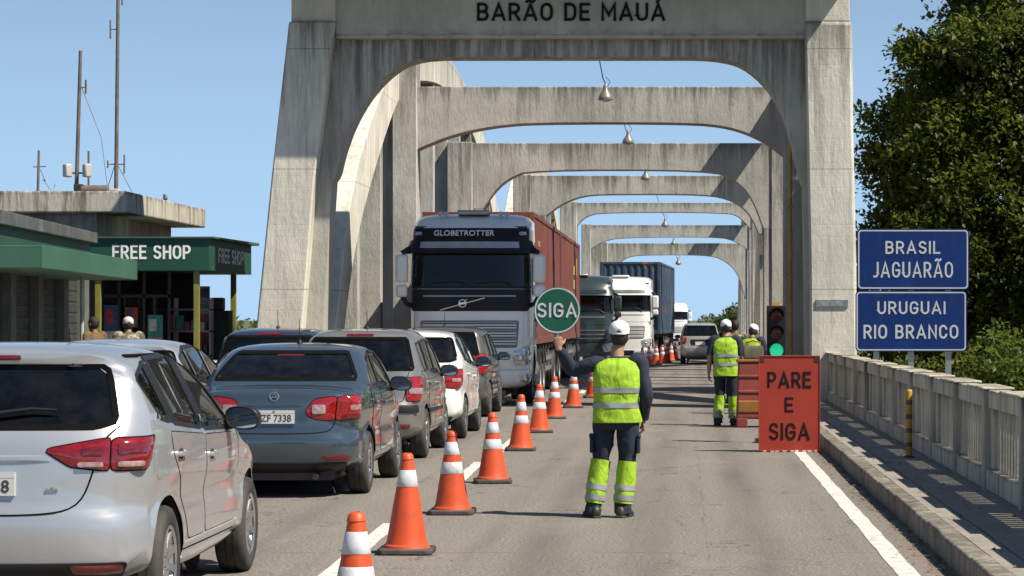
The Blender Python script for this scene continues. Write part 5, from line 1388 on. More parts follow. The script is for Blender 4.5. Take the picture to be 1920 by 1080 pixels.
P_TRUCK = paint('truck_white', (0.80, 0.80, 0.78), 0.0, 0.35, dust=0.12)
P_TRUCK2 = paint('truck_cream', (0.74, 0.72, 0.67), 0.0, 0.4, dust=0.15)
P_TGREEN = paint('truck_dark_green', (0.022, 0.038, 0.040), 0.2, 0.35, dust=0.10)
build_truck(dict(label='white high-roofed truck with black front band, first of the truck queue', loc=(-4.36, 52.3, 0), paint=P_TRUCK, H=3.97, text='GLOBETROTTER', emblem=True, horns=True, strip=M['metal_grey']))
build_trailer('container trailer coupled behind the first white truck', (-4.46, 55.9, 0), 12.3)
build_trailer('second container trailer, under the farther red container', (-4.46, 68.5, 0), 12.3, legs=False)
C_RED = container_mat('container_oxide_red', (0.150, 0.042, 0.032), 0.35)
C_BLUE = container_mat('container_blue', (0.020, 0.048, 0.085), 0.9, 0.55)
build_container('oxide red container directly behind the first white cab', (-4.46, 55.85, 1.21), 12.25, C_RED, [(1.6, 1.5, .35, .5), (1.6, 2.2, .25, .12), (2.1, 2.2, .3, .12), (1.6, .9, .3, .08)])
build_container('second oxide red container with faded yellow lettering down its side', (-4.46, 68.5, 1.21), 12.25, C_RED, [(7.6, .62+.42*k, .9, .28) for k in range(4)] + [(9.2, 1.9, .8, .5), (9.2, 1.2, .5, .3)])
build_truck(dict(label='dark green truck behind the red containers', loc=(-3.58, 86.5, 0), paint=P_TGREEN, H=3.28, band=P_TGREEN, grille=M['black'], strip=P_TGREEN, L=5.6, rear=(4.4,), hw=1.22))
build_truck(dict(label='cream white truck pulling the blue container', loc=(-2.48, 99.5, 0), rz=R(-2.5), paint=P_TRUCK2, H=3.46, band=P_TRUCK2, deflector=True, strip=M['metal_grey'], hw=1.24))
build_trailer('container trailer under the blue container', (-2.15, 103.2, 0), 12.3, R(-2.5))
build_container('tall blue container with rusty orange streaks', (-2.12, 103.1, 1.19), 12.25, C_BLUE, None, R(-2.5))
build_truck(dict(label='farthest white truck, tiny beyond the blue container', loc=(-.85, 175, 0), paint=P_TRUCK, H=2.95, band=P_TRUCK, strip=P_TRUCK, hw=1.2))
# ------------------------------------------------------------------ cones, signs, signal, barrier
def cone_orange():
    t = NT('cone_orange'); geo = t.n('ShaderNodeNewGeometry'); P_ = geo.outputs['Position']
    c = t.ramp(t.noise(1.1, 5, 0.6, P_), [(0.3, (0.50, 0.058, 0.012)), (0.7, (0.60, 0.078, 0.017))])
    c = t.mix(t.math('MULTIPLY', t.ramp(t.noise(6, 8, 0.74, P_), [(0.50, 0.0), (0.68, 1.0)]), 0.55), c, (0.20, 0.055, 0.028))
    t.base(c); t.rough(0.5); return t.mat
def band_white():
    t = NT('cone_reflective_band'); geo = t.n('ShaderNodeNewGeometry'); P_ = geo.outputs['Position']
    c = t.ramp(t.noise(7, 6, 0.7, P_), [(0.35, (0.42, 0.43, 0.45)), (0.6, (0.62, 0.63, 0.64))])
    c = t.mix(t.math('MULTIPLY', t.ramp(t.noise(5, 8, 0.75, P_), [(0.53, 0.0), (0.64, 1.0)]), 0.6), c, (0.30, 0.20, 0.16))
    t.base(c); t.rough(0.4); return t.mat
M['cone'] = cone_orange(); M['band'] = band_white()
M['cone_base'] = simple('cone_rubber_base', (0.035, 0.033, 0.031), 0.85, var=0.25, dirt=0.7, dcol=(0.14, 0.12, 0.10), bump=0.3)
CR = lambda z: 0.158*(1-(z-.05)/.70) + 0.038*((z-.05)/.70)
def make_cone(label, bands):
    t = thing('traffic_cone', label, 'traffic cone', (0, 0, 0), 0, 'traffic cones along the centre line')
    m = MB(); m.prism([(-.205, -.17), (-.17, -.205), (.17, -.205), (.205, -.17), (.205, .17), (.17, .205), (-.17, .205), (-.205, .17)], 0.0, 0.045, plane='xy')
    m.build('base', M['cone_base'], t, 30, .012)
    m = MB(); m.lathe([(.178, .044), (.172, .062), (.158, .072), (CR(.1), .10)] + [(CR(z), z) for z in np.arange(.16, .70, .06)] + [(CR(.70), .70), (CR(.70)+.004, .705), (CR(.72), .735), (.030, .75), (.022, .752), (.020, .70), (.001, .69)], 32, cap=False)
    co_ = fix_normals(m.build('cone_body', M['cone'], t, 35))
    for a, b in bands:
        m = MB(); m.lathe([(CR(a)+.0005, a), (CR(a)+.003, a+.003), (CR((a+b)/2)+.003, (a+b)/2), (CR(b)+.003, b-.003), (CR(b)+.0005, b)], 32, cap=False)
        fix_normals(m.build('reflective_band', M['band'], t, 60))
    return t
NEAR = [('nearest cone, cut off by the bottom edge of the photo', -1.70, 13.3, 1, 0), ('cone with one white band, second from the camera', -2.07, 19.2, 0, .4), ('cone beside the rear wheel of the blue grey sedan', -2.08, 23.1, 1, .2),
        ('cone beside the front wheel of the blue grey sedan', -2.04, 27.5, 1, 1.0), ('cone beside the warm silver wagon, just left of the signaller', -2.17, 34.3, 1, .7), ('cone level with the white hatchback', -2.23, 39.8, 1, 0.1),
        ('cone behind the white hatchback, below the round green sign', -2.28, 45.4, 1, .3), ('cone level with the white truck, under the raised arm', -2.18, 51.0, 1, .6), ('cone half hidden by the left side of the signaller', -2.02, 57.5, 1, .9)]
FAR = [('far cone nearest to the cap of the signaller', -1.49, 94), ('second far cone from the cap of the signaller', -1.28, 97.0), ('far cone in front of the cream truck wheels', -1.03, 99.5), ('far cone in front of the blue container wheels', -.81, 102.4), ('far cone near the end of the blue container', -.65, 105), ('far cone at the rear corner of the blue container', -.49, 108.5), ('far cone just left of the beige grey SUV', -.33, 112.5)]
one = make_cone(NEAR[1][0], [(.50, .625)]); two = make_cone(NEAR[0][0], [(.535, .65), (.365, .47)])
used = {0: False, 1: False}
for lab, x, y, kind, rz in NEAR + [(l, x, y, 1, .5) for l, x, y in FAR]:
    src = (one, two)[kind]; o = src if not used[kind] else copy_tree(src); used[kind] = True
    o.location = (x, y, 0.002); o.rotation_euler = (0.012*math.sin(y*3.1), 0.016*math.sin(y*5.7), 0.08*math.sin(rz*9)+.1*math.sin(y)); o['label'] = lab

def rrect(w, h, r, n=6):
    pts = []
    for cx, cz, a0 in ((w/2-r, h/2-r, 0), (-w/2+r, h/2-r, 90), (-w/2+r, -h/2+r, 180), (w/2-r, -h/2+r, 270)):
        for k in range(n+1):
            a = R(a0+90*k/n); pts.append((cx+r*math.cos(a), cz+r*math.sin(a)))
    return pts
def sign_blue():
    t = NT('sign_blue')
    c = t.ramp(t.noise(1.8, 4), [(0.3, (0.002, 0.018, 0.105)), (0.7, (0.003, 0.025, 0.135))])
    c = t.mix(t.math('MULTIPLY', t.ramp(t.noise(3, 8, 0.7, t.coord((1.5, 1.5, .5))), [(0.55, 0.0), (0.75, 1.0)]), 0.25), c, (0.05, 0.07, 0.12))
    t.base(c); t.rough(0.5); t.b.inputs['Specular IOR Level'].default_value = .25; return t.mat
M['sign_blue'] = sign_blue(); M['sign_white'] = simple('sign_white', (0.46, 0.47, 0.48), 0.4, var=0.05, dirt=0.15)
SY = 45.2
def ring_border(mb, w, h, r, wd, y, m):
    a = rrect(w, h, r); b = rrect(w-2*wd, h-2*wd, r-wd*.6); n = len(a)
    mb.add([(p[0], y, p[1]) for p in a] + [(p[0], y, p[1]) for p in b], [(i, n+i, n+(i+1) % n, (i+1) % n) for i in range(n)], m)
def blue_sign(label, x0, x1, y0, y1, rows):
    cx, cz = ax((x0+x1)/2, SY), az((y0+y1)/2, SY); w, h = (x1-x0)*SY/F, (y1-y0)*SY/F
    t = thing('road_sign', label, 'road sign', (cx, SY, cz), R(1.0), 'blue border signs beside the bridge')
    m = MB(); m.prism(rrect(w, h, .07), 0, .025)
    ring_border(m, w-.035, h-.035, .06, .022, -.003, 1)
    for txt, a, b, c_, d_ in rows:
        put_sign(m, txt, ax((a+b)/2, SY)-cx, 0, az((c_+d_)/2, SY)-cz, 1, width=(b-a)*SY/F, height=(d_-c_)*SY/F, wt=.17, gap=.36)
    m.build('sign_panel', [M['sign_blue'], M['sign_white']], t, 0)
    m = MB()
    for zz in (-h*.28, h*.28): m.box(-w/2+.05, w/2-.05, .026, .06, zz-.025, zz+.025)
    m.build('back_rail', M['metal_grey'], t, 0)
blue_sign('blue sign reading BRASIL JAGUARÃO', 1607, 1817, 429.5, 543, [('BRASIL', 1660, 1763, 452, 476), ('JAGUARÃO', 1636, 1787, 484, 521)])
blue_sign('blue sign reading URUGUAI RIO BRANCO', 1604, 1813, 545.5, 659, [('URUGUAI', 1645, 1773, 565, 589), ('RIO BRANCO', 1619, 1797, 609, 635)])
for px, lab in ((1643, 'left post of the blue signs, next to the pylon'), (1708, 'middle post of the blue signs'), (1778, 'right post of the blue signs')):
    m = MB(); x = ax(px, SY+.1); m.box(x-.05, x+.05, SY+.07, SY+.13, -.7, 3.2)
    m.box(x-.07, x+.07, SY+.065, SY+.075, 1.5, 1.6); tag(m.build('sign_post', M['metal_grey'], None, 0), lab, 'post', 'posts of the blue signs')
# PARE E SIGA board
t = NT('board_red_orange'); c = t.ramp(t.noise(1.6, 5), [(0.3, (0.29, 0.024, 0.011)), (0.7, (0.375, 0.036, 0.015))])
c = t.mix(t.math('MULTIPLY', t.ramp(t.noise(4, 8, 0.72, t.coord((1, 1, .4))), [(0.55, 0.0), (0.75, 1.0)]), 0.5), c, (0.20, 0.030, 0.02))
c = t.mix(t.ramp(t.noise(11, 8, 0.75, t.coord((1, 1, 1), loc=(5, 3, 1))), [(0.70, 0.0), (0.74, 0.8)]), c, (0.05, 0.03, 0.025)); t.base(c); t.rough(0.6); M['board'] = t.mat
BY = 33.9; bx = ax(1480, BY)
bt = thing('sign_board', 'red orange PARE E SIGA board standing on the road by the kerb', 'sign', (bx, BY, 0), R(-1.5))
m = MB(); w, h = .79, 1.235
m.box(-w/2, w/2, 0, .02, .03, .03+h)
for txt, a, b, c_, d_ in (('PARE', 1439, 1521, 697, 727), ('E', 1471, 1488, 745, 773), ('SIGA', 1442, 1518, 793, 825)):
    put_sign(m, txt, ax((a+b)/2, BY)-bx, 0, az((c_+d_)/2, BY), 1, width=(b-a)*BY/F, height=(d_-c_)*BY/F, wt=.17, gap=.34)
m.build('sign_face', [M['board'], M['black_paint']], bt, 0)
m = MB(); m.box(-w/2-.012, -w/2, -.01, .06, .02, .045+h); m.box(w/2, w/2+.012, -.01, .06, .02, .045+h); m.box(-w/2, w/2, -.01, .06, .03+h, .045+h); m.box(-w/2, w/2, -.01, .06, .015, .03); m.build('board_frame', M['board'], bt, 0, .004)
for sx in (-1, 1):
    m = MB(); m.box(sx*.36-.03, sx*.36+.03, -.006, 0, 1.19, 1.25); m.build('corner_bracket', M['metal_dark'], bt, 0, .003)

for sg in (1, -1):
    m = MB(); m.hexa([(sg*.36-.025, .06, 0), (sg*.36+.025, .06, 0), (sg*.36+.025, .10, 0), (sg*.36-.025, .10, 0)] + [(sg*.36-.025, .02, 1.2), (sg*.36+.025, .02, 1.2), (sg*.36+.025, .06, 1.2), (sg*.36-.025, .06, 1.2)])
    m.hexa([(sg*.36-.025, .50, 0), (sg*.36+.025, .50, 0), (sg*.36+.025, .54, 0), (sg*.36-.025, .54, 0)] + [(sg*.36-.025, .061, 1.2), (sg*.36+.025, .061, 1.2), (sg*.36+.025, .10, 1.2), (sg*.36-.025, .10, 1.2)]); m.build('leg', M['metal_grey'], bt, 0)
m = MB(); rg = random.Random(3)
for k in range(9):
    x = -.34+.085*k+rg.uniform(-.02, .02); m.box(x, x+rg.uniform(.03, .06), -.03, .05, 0, rg.uniform(.015, .03))
m.build('foot_pad', [simple('pale_foot_pad', (0.42, 0.38, 0.34), 0.8, var=0.4, scale=12)], bt, 0, .004)
# traffic signal
TY = 36.4; tx = ax(1456, TY)
ts = thing('traffic_signal', 'black temporary traffic signal showing green behind the PARE E SIGA board', 'traffic light', (tx, TY, 0))
m = MB(); z0, z1 = az(680, TY), az(573, TY); hw = 18*TY/F
m.box(-hw, hw, 0, .16, z0, z1); m.build('housing', M['black'], ts, 0, .012)
def lens(py, mt, nm):
    z_ = az(py, TY); Mr = Matrix.Translation((0, -.004, z_)) @ Matrix.Rotation(R(90), 4, 'X')
    m = MB(); m.lathe([(.097, 0), (.085, .012), (.05, .024), (.001, .03)], 28, Mr, cap=False); lo = fix_normals(m.build(nm, mt, ts, 60))
    m = MB(); rs = []
    for a in np.linspace(-.35, math.pi+.35, 22):
        ca, sa = math.cos(a), math.sin(a); d_ = .15*max(.12, min(1, .35+.65*sa))
        rs.append([(r_*ca, y_, z_+r_*sa) for r_, y_ in ((.104, .0), (.104, -d_), (.100, -d_), (.100, 0))])
    m.rings(rs); fix_normals(m.build('visor', M['black'], lo, 50))
lens(590, simple('unlit_red_lens', (0.09, 0.012, 0.012), 0.25, var=0.3, scale=40), 'red_lens')
lens(623, simple('unlit_amber_lens', (0.085, 0.03, 0.012), 0.25, var=0.3, scale=40), 'amber_lens')
lens(657, simple('lit_green_lens', (0.02, 0.62, 0.30), 0.3, var=0.25, scale=40, emit=0.5), 'green_lens')
m = MB(); m.tube([(0, .09, .05), (0, .09, z0+.01)], .03, 12); m.box(-.3, .3, -.02, .3, 0, .06); m.build('stand', M['metal_dark'], ts, 40)
m = MB(); m.box(-.05, .05, .03, .12, z1, z1+.05); m.build('top_bracket', simple('yellow_bracket', (0.45, 0.28, 0.02), 0.5), ts, 0)
# orange plastic barrier
XY = 41.6
M['barrier'] = simple('barrier_plastic', (0.20, 0.034, 0.020), 0.6, var=0.22, dirt=0.6, dcol=(0.13, 0.05, 0.035), dscale=2.5)
M['barrier_y'] = simple('barrier_yellow', (0.25, 0.10, 0.02), 0.6, var=0.2, dirt=0.6)
bx0 = ax(1381, XY); br = thing('barrier', 'worn orange plastic barrier between the worker and the PARE E SIGA board', 'barrier', (bx0+.47, XY, 0))
m = MB(); m.hexa([(-.47, .0, .14), (.47, .0, .14), (.47, .5, .14), (-.47, .5, .14), (-.44, .1, 1.06), (.44, .1, 1.06), (.44, .4, 1.06), (-.44, .4, 1.06)]); m.build('barrier_body', M['barrier'], br, 0, .03)
for zz, hh, nm in ((.24, .20, 'barrier_y'), (.55, .06, 'barrier'), (.80, .06, 'barrier')):
    m = MB(); yy = .1*(zz-.14)/.92; m.box(-.45, .45, yy-.018, yy+.05, zz, zz+hh); m.build('barrier_rib', M[nm], br, 0, .02)
m = MB(); m.box(-.47, .47, .08, .42, 1.06, 1.11); m.build('top_rim', M['barrier_y'], br, 0, .015)
for x in (-.47, .29):
    m = MB(); m.box(x, x+.18, .0, .5, 0, .16); m.build('foot', M['barrier'], br, 0, .02)
bg = thing('tool_bag', 'dark olive tool bag with a red handle lying on the orange barrier', 'bag', (bx0+.28, XY+.25, 1.112))
m = MB(); m.rings([[(-.17*k, -.09*k2, zz), (.17*k, -.09*k2, zz), (.17*k, .09*k2, zz), (-.17*k, .09*k2, zz)] for zz, k, k2 in ((0, .95, 1), (.10, 1, 1), (.19, .95, .6), (.22, .85, .25))]); m.build('bag_body', simple('olive_canvas', (0.075, 0.075, 0.045), 0.9, var=0.4, scale=9), bg, 40, .02)
m = MB(); m.tube([(-.13, 0, .18), (-.11, 0, .27), (0, 0, .30), (.11, 0, .27), (.13, 0, .18)], .012, 8); m.build('handle', M['board'], bg, 50)
# striped delineator post
dp = thing('delineator_post', 'short black and yellow striped post on the right pavement', 'bollard', (2.60, 29.4, PAVE))
m = MB()
z_ = .02
for k in range(9):
    h_ = .105 if k % 2 == 0 else .055; m.lathe([(.037+.001*(k % 2), z_), (.037+.001*(k % 2), z_+h_)], 14, m=k % 2); z_ += h_
m.lathe([(.036, z_), (.03, z_+.015), (.001, z_+.018)], 14, m=0)
m.build('post', [simple('post_yellow', (.46, .27, .03), .6, var=.2, dirt=.4), simple('post_brown_band', (.13, .075, .03), .6, var=.3)], dp, 40)
m = MB(); m.lathe([(.07, 0), (.065, .018), (.04, .026)], 16); m.build('base', M['metal_dark'], dp, 40)
# round go sign held up by the signaller
sg_ = thing('paddle_sign', 'round green SIGA paddle held up by the signaller', 'hand sign', (-1.112, 22.685, 1.835))
m = MB(); Mr = Matrix.Rotation(R(90), 4, 'X')
m.lathe([(.001, -.006), (.202, -.006), (.206, 0.0), (.202, .004), (.001, .004)], 56, Mr, cap=False)
m.lathe([(.200, .0045), (.190, .0055), (.188, .0045)], 56, Mr, m=1, cap=False)
put_sign(m, 'SIGA', 0, -.006, .002, 1, width=.352, height=.130, wt=.18, gap=.34, depth=.002)
t = NT('paddle_green'); t.base(t.ramp(t.noise(4, 5), [(0.3, (0.003, 0.062, 0.034)), (0.7, (0.004, 0.082, 0.044))])); t.rough(0.4)
fix_normals(m.build('sign_disc', [t.mat, M['sign_white']], sg_, 40))
m = MB(); m.tube([(0, .008, -.19), (0, .012, -.36)], .012, 10); m.build('handle', M['metal_grey'], sg_, 50)
# ------------------------------------------------------------------ people
def skin_mat(name, col):
    t = NT(name); t.base(t.ramp(t.noise(14, 4), [(0.3, tuple(c*.85 for c in col)), (0.7, col)])); t.rough(0.55)
    t.b.inputs['Subsurface Weight'].default_value = 0.1; t.b.inputs['Subsurface Radius'].default_value = (.01, .004, .002); return t.mat
M['skin'] = skin_mat('skin', (0.36, 0.20, 0.13)); M['skin_dark'] = skin_mat('darker_skin', (0.22, 0.12, 0.075))
def cloth(name, col, var=0.14, bump=0.5, rough=0.85, scale=5):
    t = NT(name); t.base(t.ramp(t.noise(scale, 6, 0.65), [(0.3, tuple(c*(1-var) for c in col)), (0.7, tuple(c*(1+var) for c in col))])); t.rough(rough)
    f = t.noise(7, 4, 0.55, t.coord((1, 1, .5)), 1.2); t.bump(t.math('ADD', f, t.math('MULTIPLY', t.noise(300, 2), .06)), bump, .03); return t.mat
M['navy'] = cloth('navy_cloth', (0.013, 0.019, 0.033), .25); M['hivis'] = cloth('hi_vis_cloth', (0.29, 0.47, 0.022), .18, 1.0)
M['silver'] = simple('reflective_tape', (0.30, 0.31, 0.32), 0.4, 0.2, var=0.12, scale=8); M['cap'] = cloth('white_cap', (0.62, 0.62, 0.61), .06, .35)
M['hair'] = simple('dark_hair', (0.016, 0.012, 0.010), 0.6, var=0.4, scale=60, bump=0.8, bscale=150); M['boot'] = simple('black_boot', (0.018, 0.017, 0.016), 0.55, var=0.3, dirt=0.4)
M['camo'] = None
t = NT('camouflage_cloth'); t.base(t.ramp(t.noise(9, 3, .5), [(.36, (.10, .085, .055)), (.47, (.30, .255, .19)), (.58, (.17, .13, .09)), (.66, (.36, .31, .24))], 'CONSTANT')); t.rough(.9); M['camo'] = t.mat
M['grey_cloth'] = cloth('grey_cloth', (.16, .17, .18)); M['ochre_cloth'] = cloth('ochre_cloth', (.13, .075, .03)); M['dark_cloth'] = cloth('dark_cloth', (.03, .026, .024))

def wrinkle(p, amp, sc=7.0, seed=0.0):
    v = Vector((p[0]*sc+seed, p[1]*sc, p[2]*sc*.55)); return amp*(mnoise.noise(v) + .5*mnoise.noise(v*2.3) + .35*(1-abs(mnoise.noise(Vector((v.x*1.2+3, v.y*1.2, v.z*2.6))))*4))
def limb(mb, pts, rad, n=20, sub=5, amp=0.0, seed=0.0, m=0, cap0=True, cap1=True, flat=None):
    """smooth tube through joints; rad per joint (a number or (across, depth))"""
    P = np.array(pts, float); K = len(P); rr = np.array([r if isinstance(r, (list, tuple)) else (r, r) for r in rad], float)
    T = np.linspace(0, K-1, (K-1)*sub+1); Q = []; RA = []
    for t_ in T:
        i = min(int(t_), K-2); f_ = t_-i; p0, p1, p2, p3 = P[max(i-1, 0)], P[i], P[i+1], P[min(i+2, K-1)]
        Q.append(.5*((2*p1)+(-p0+p2)*f_+(2*p0-5*p1+4*p2-p3)*f_**2+(-p0+3*p1-3*p2+p3)*f_**3)); s_ = f_*f_*(3-2*f_); RA.append(rr[i]*(1-s_)+rr[i+1]*s_)
    rings = []
    for k, q in enumerate(Q):
        t_ = Q[min(k+1, len(Q)-1)]-Q[max(k-1, 0)]; t_ = Vector(t_).normalized()
        a = t_.cross(Vector((0, 1, 0))); a = a.normalized() if a.length > .2 else Vector((1, 0, 0)); b = a.cross(t_).normalized(); ring = []
        for j in range(n):
            an = -2*math.pi*j/n; d_ = a*(RA[k][0]*math.cos(an))+b*(RA[k][1]*math.sin(an)); p = Vector(q)+d_
            if amp: p = p + d_.normalized()*wrinkle(p, amp, 9, seed)
            ring.append(p)
        rings.append(ring)
    mb.rings(rings, m, cap0, cap1)
def torso_rings(mb, rows, n=36, amp=0.0, seed=0.0, m=0, pw=2.4, sub=4, cap0=False, cap1=False):
    """rows: (z, centre x, centre y, half width, half depth), bottom to top"""
    Rw = np.array(rows, float); zt = np.linspace(0, len(Rw)-1, (len(Rw)-1)*sub+1); rings = []
    for t_ in zt:
        i = min(int(t_), len(Rw)-2); f_ = t_-i; p0, p1, p2, p3 = Rw[max(i-1, 0)], Rw[i], Rw[i+1], Rw[min(i+2, len(Rw)-1)]
        z_, cx, cy, a, b = .5*((2*p1)+(-p0+p2)*f_+(2*p0-5*p1+4*p2-p3)*f_**2+(-p0+3*p1-3*p2+p3)*f_**3); ring = []
        for j in range(n):
            an = 2*math.pi*j/n; c_, s_ = math.cos(an), math.sin(an)
            p = Vector((cx+a*abs(c_)**(2/pw)*np.sign(c_), cy+b*abs(s_)**(2/pw)*np.sign(s_), z_))
            if amp: p = p + Vector((c_, s_, 0))*wrinkle(p, amp, 7, seed)
            ring.append(p)
        rings.append(ring)
    mb.rings(rings, m, cap0, cap1)
def hand(mb, wrist, dirn, palm, thumb, curl=.5, k=1.0):
    """palm and five separate bent fingers; dirn = along the fingers, palm = palm normal, thumb = side of the thumb"""
    w, d_, p_, t_ = Vector(wrist), Vector(dirn).normalized(), Vector(palm).normalized(), Vector(thumb).normalized()
    def lp(pts, rad): mb.tube(pts, rad, 10)
    rs = []
    for u, hw, th in ((-.02, .026, .021), (.02, .033, .019), (.055, .041, .017), (.09, .042, .015), (.102, .036, .011)):
        c_ = w+d_*u*k; rs.append([c_+t_*(hw*k*math.cos(a))+p_*(th*k*math.sin(a)) for a in np.linspace(0, 2*math.pi, 14, endpoint=False)])
    mb.rings(rs)
    for i, (off, ln) in enumerate(((.030, .072), (.010, .080), (-.011, .074), (-.030, .058))):
        b0 = w+d_*.085*k+t_*off*k; pts = [b0]; a = curl*.35
        for s_ in (.45, .32, .23):
            a += curl*.75; pts.append(pts[-1]+(d_*math.cos(a)+p_*math.sin(a))*ln*s_*k)
        lp(pts, [.0095*k, .0092*k, .0084*k, .0066*k])
    b0 = w+d_*.03*k+t_*.028*k; th = (t_*.75+d_*.65+p_*.35*curl).normalized(); th2 = (t_*.2+d_*.8+p_*.8*curl).normalized()
    lp([b0, b0+th*.034*k, b0+th*.034*k+th2*.030*k, b0+th*.034*k+th2*.052*k], [.0125*k, .0115*k, .010*k, .007*k])

def person(label, loc, rz, J, outfit, group=None, vox=.007):
    """J: joints in metres, local frame, the person looks towards +y"""
    root = thing('person', label, 'person', loc, rz, group); sk = outfit.get('skin', M['skin'])
    V3 = lambda p: Vector(p)
    neck, head = V3(J['neck']), V3(J['head'])
    b = MB()
    hip = V3(J['hip']); cx, cy = hip.x, hip.y; sh = (V3(J['shL'])+V3(J['shR']))/2
    mid = lambda k: hip*(1-k)+sh*k
    rows = []
    for k, a, d_ in ((-.12, .14, .10), (0, .165, .115), (.35, .145, .10), (.7, .165, .112), (.95, .165, .10), (1.06, .09, .07), (1.12, .058, .058)):
        c_ = mid(k); rows.append((c_.z, c_.x, c_.y, a, d_))
    torso_rings(b, rows, 28, cap0=True, cap1=True)
    limb(b, [mid(1.0), neck, head+V3((0, 0, -.06))], [.062, .055, .052], 16)
    # head: skull, jaw, nose, brow, ears
    hm = Matrix.Rotation(J.get('turn', 0), 4, 'Z') @ Matrix.Rotation(J.get('nod', 0), 4, 'X')
    H3 = lambda x, y, z_: head+hm @ V3((x, y, z_))
    b.ball(H3(0, -.008, .035), (.076, .096, .098), 24, 16); b.ball(H3(0, .030, -.045), (.058, .062, .066), 20, 12)
    b.tube([H3(0, .085, .03), H3(0, .108, -.012), H3(0, .088, -.022)], [.010, .016, .010], 8)
    b.tube([H3(-.045, .078, .040), H3(0, .090, .042), H3(.045, .078, .040)], .012, 8)
    b.tube([H3(-.026, .082, -.050), H3(0, .092, -.049), H3(.026, .082, -.050)], .008, 8)
    for s_ in (1, -1): b.ball(H3(s_*.078, -.005, -.002), (.012, .022, .034), 12, 8)
    for s_ in ('L', 'R'):
        shp, el, wr_ = V3(J['sh'+s_]), V3(J['el'+s_]), V3(J['wr'+s_])
        limb(b, [mid(.95)*.3+shp*.7, shp, (shp+el)/2, el, (el*.6+wr_*.4), wr_], [.05, .055, .046, .040, .041, .027], 14)
        hd = J['hand'+s_]; hand(b, wr_, hd[0], hd[1], hd[2], hd[3])
        hp, kn, an = V3(J['hp'+s_]), V3(J['kn'+s_]), V3(J['an'+s_])
        limb(b, [hp+V3((0, 0, .04)), hp*.6+kn*.4, kn, kn*.6+an*.4, an, an+V3((0, .02, -.05))], [.085, .075, .055, .052, .038, .04], 14)
        b.tube([an+V3((0, -.03, -.05)), an+V3((0, .06, -.055)), an+V3((0, .13, -.06))], [.035, .036, .03], 10)
    bo = b.build('tmp', [sk], None, 0)
    r_ = bo.modifiers.new('r', 'REMESH'); r_.mode = 'VOXEL'; r_.voxel_size = vox; s2 = bo.modifiers.new('s', 'SMOOTH'); s2.iterations = 2; s2.factor = .5
    dg = bpy.context.evaluated_depsgraph_get(); me = bpy.data.meshes.new_from_object(bo.evaluated_get(dg)); bpy.data.objects.remove(bo)
    me.polygons.foreach_set('use_smooth', [True]*len(me.polygons)); me.materials.clear(); me.materials.append(sk)
    ob = bpy.data.objects.new('body', me); COL.objects.link(ob); ob.parent = root
    for s_ in (1, -1):
        e = MB(); e.ball(H3(s_*.031, .079, .018), (.013, .011, .009), 12, 8); e.build('eye', M['eye'], root, 50)
    hr = MB(); rs = []
    for zz, k in ((-.07, .60), (-.045, .86), (0, .97), (.04, 1.02), (.08, .95), (.12, .66), (.138, .2)):
        ring = []
        for j in range(24):
            a = 2*math.pi*j/24; y_ = math.sin(a); f_ = 1.0 if y_ < .35 else (.92 if zz < .06 else 1)
            ring.append(H3(.083*k*math.cos(a), (-.012+.104*k*y_*(f_ if y_ < .35 else (.2 if zz < .05 else .96))), zz))
        rs.append(ring)
    hr.rings(rs); fix_normals(hr.build('hair', outfit.get('hair', M['hair']), root, 60))
    # upper clothes
    o = outfit; su = MB()
    hem = J.get('hem', -.18)
    rows = []
    for k, a, d_ in ((hem, .195, .140), (0, .188, .138), (.35, .182, .132), (.68, .195, .138), (.90, .198, .124), (1.02, .150, .098), (1.09, .085, .078), (1.13, .066, .066)):
        c_ = mid(k); rows.append((c_.z, c_.x, c_.y, a, d_))
    torso_rings(su, rows, 36, .008, 1.3); fix_normals(su.build('shirt', o['shirt'], root, 60))
    for s_ in ('L', 'R'):
        shp, el, wr_ = V3(J['sh'+s_]), V3(J['el'+s_]), V3(J['wr'+s_]); m_ = MB()
        root_p = mid(.93)*.35+shp*.65
        if o.get('short'): limb(m_, [root_p, shp, (shp+el)/2, el*.85+shp*.15], [.078, .082, .074, .068], 20, 6, .006, 2.2, cap1=False)
        else: limb(m_, [root_p, shp, (shp+el)/2, el, (el+wr_)/2, wr_*.97+el*.03], [.068, .074, .066, .060, .053, .042], 20, 7, .010, 2.2 if s_ == 'L' else 5.1, cap1=False)
        fix_normals(m_.build('sleeve', o['shirt'], root, 60))
    if o.get('vest'):
        ve = MB(); rows = []; va = .014
        for k, a, d_ in ((J.get('vhem', -.22), .218, .158), (-.02, .214, .154), (.3, .204, .146), (.62, .212, .150), (.80, .216, .146), (.93, .204, .130), (1.01, .178, .108), (1.065, .120, .088), (1.09, .088, .080)):
            c_ = mid(k); rows.append((c_.z, c_.x, c_.y, a, d_))
        torso_rings(ve, rows, 56, .013, 4.0, 0, 2.7, 6); vo = fix_normals(ve.build('vest', M['hivis'], root, 60))
        sm = vo.modifiers.new('t', 'SOLIDIFY'); sm.thickness = .004; sm.offset = -1
        for k0 in o['vest']:
            tb = MB(); rr2 = []
            for k in (k0, k0+.055, k0+.105):
                c_ = mid(k); a = np.interp(k, [-.22, -.02, .3, .62, .8], [.218, .214, .204, .212, .216]); d_ = np.interp(k, [-.22, -.02, .3, .62, .8], [.158, .154, .146, .150, .146]); rr2.append((c_.z, c_.x, c_.y, a+.005, d_+.005))
            torso_rings(tb, rr2, 56, .013, 4.0, 0, 2.7, 4); fix_normals(tb.build('reflective_band', M['silver'], root, 60))
    # trousers: seat plus two legs in one mesh, calf bands, boots
    tr = MB(); c_ = hip
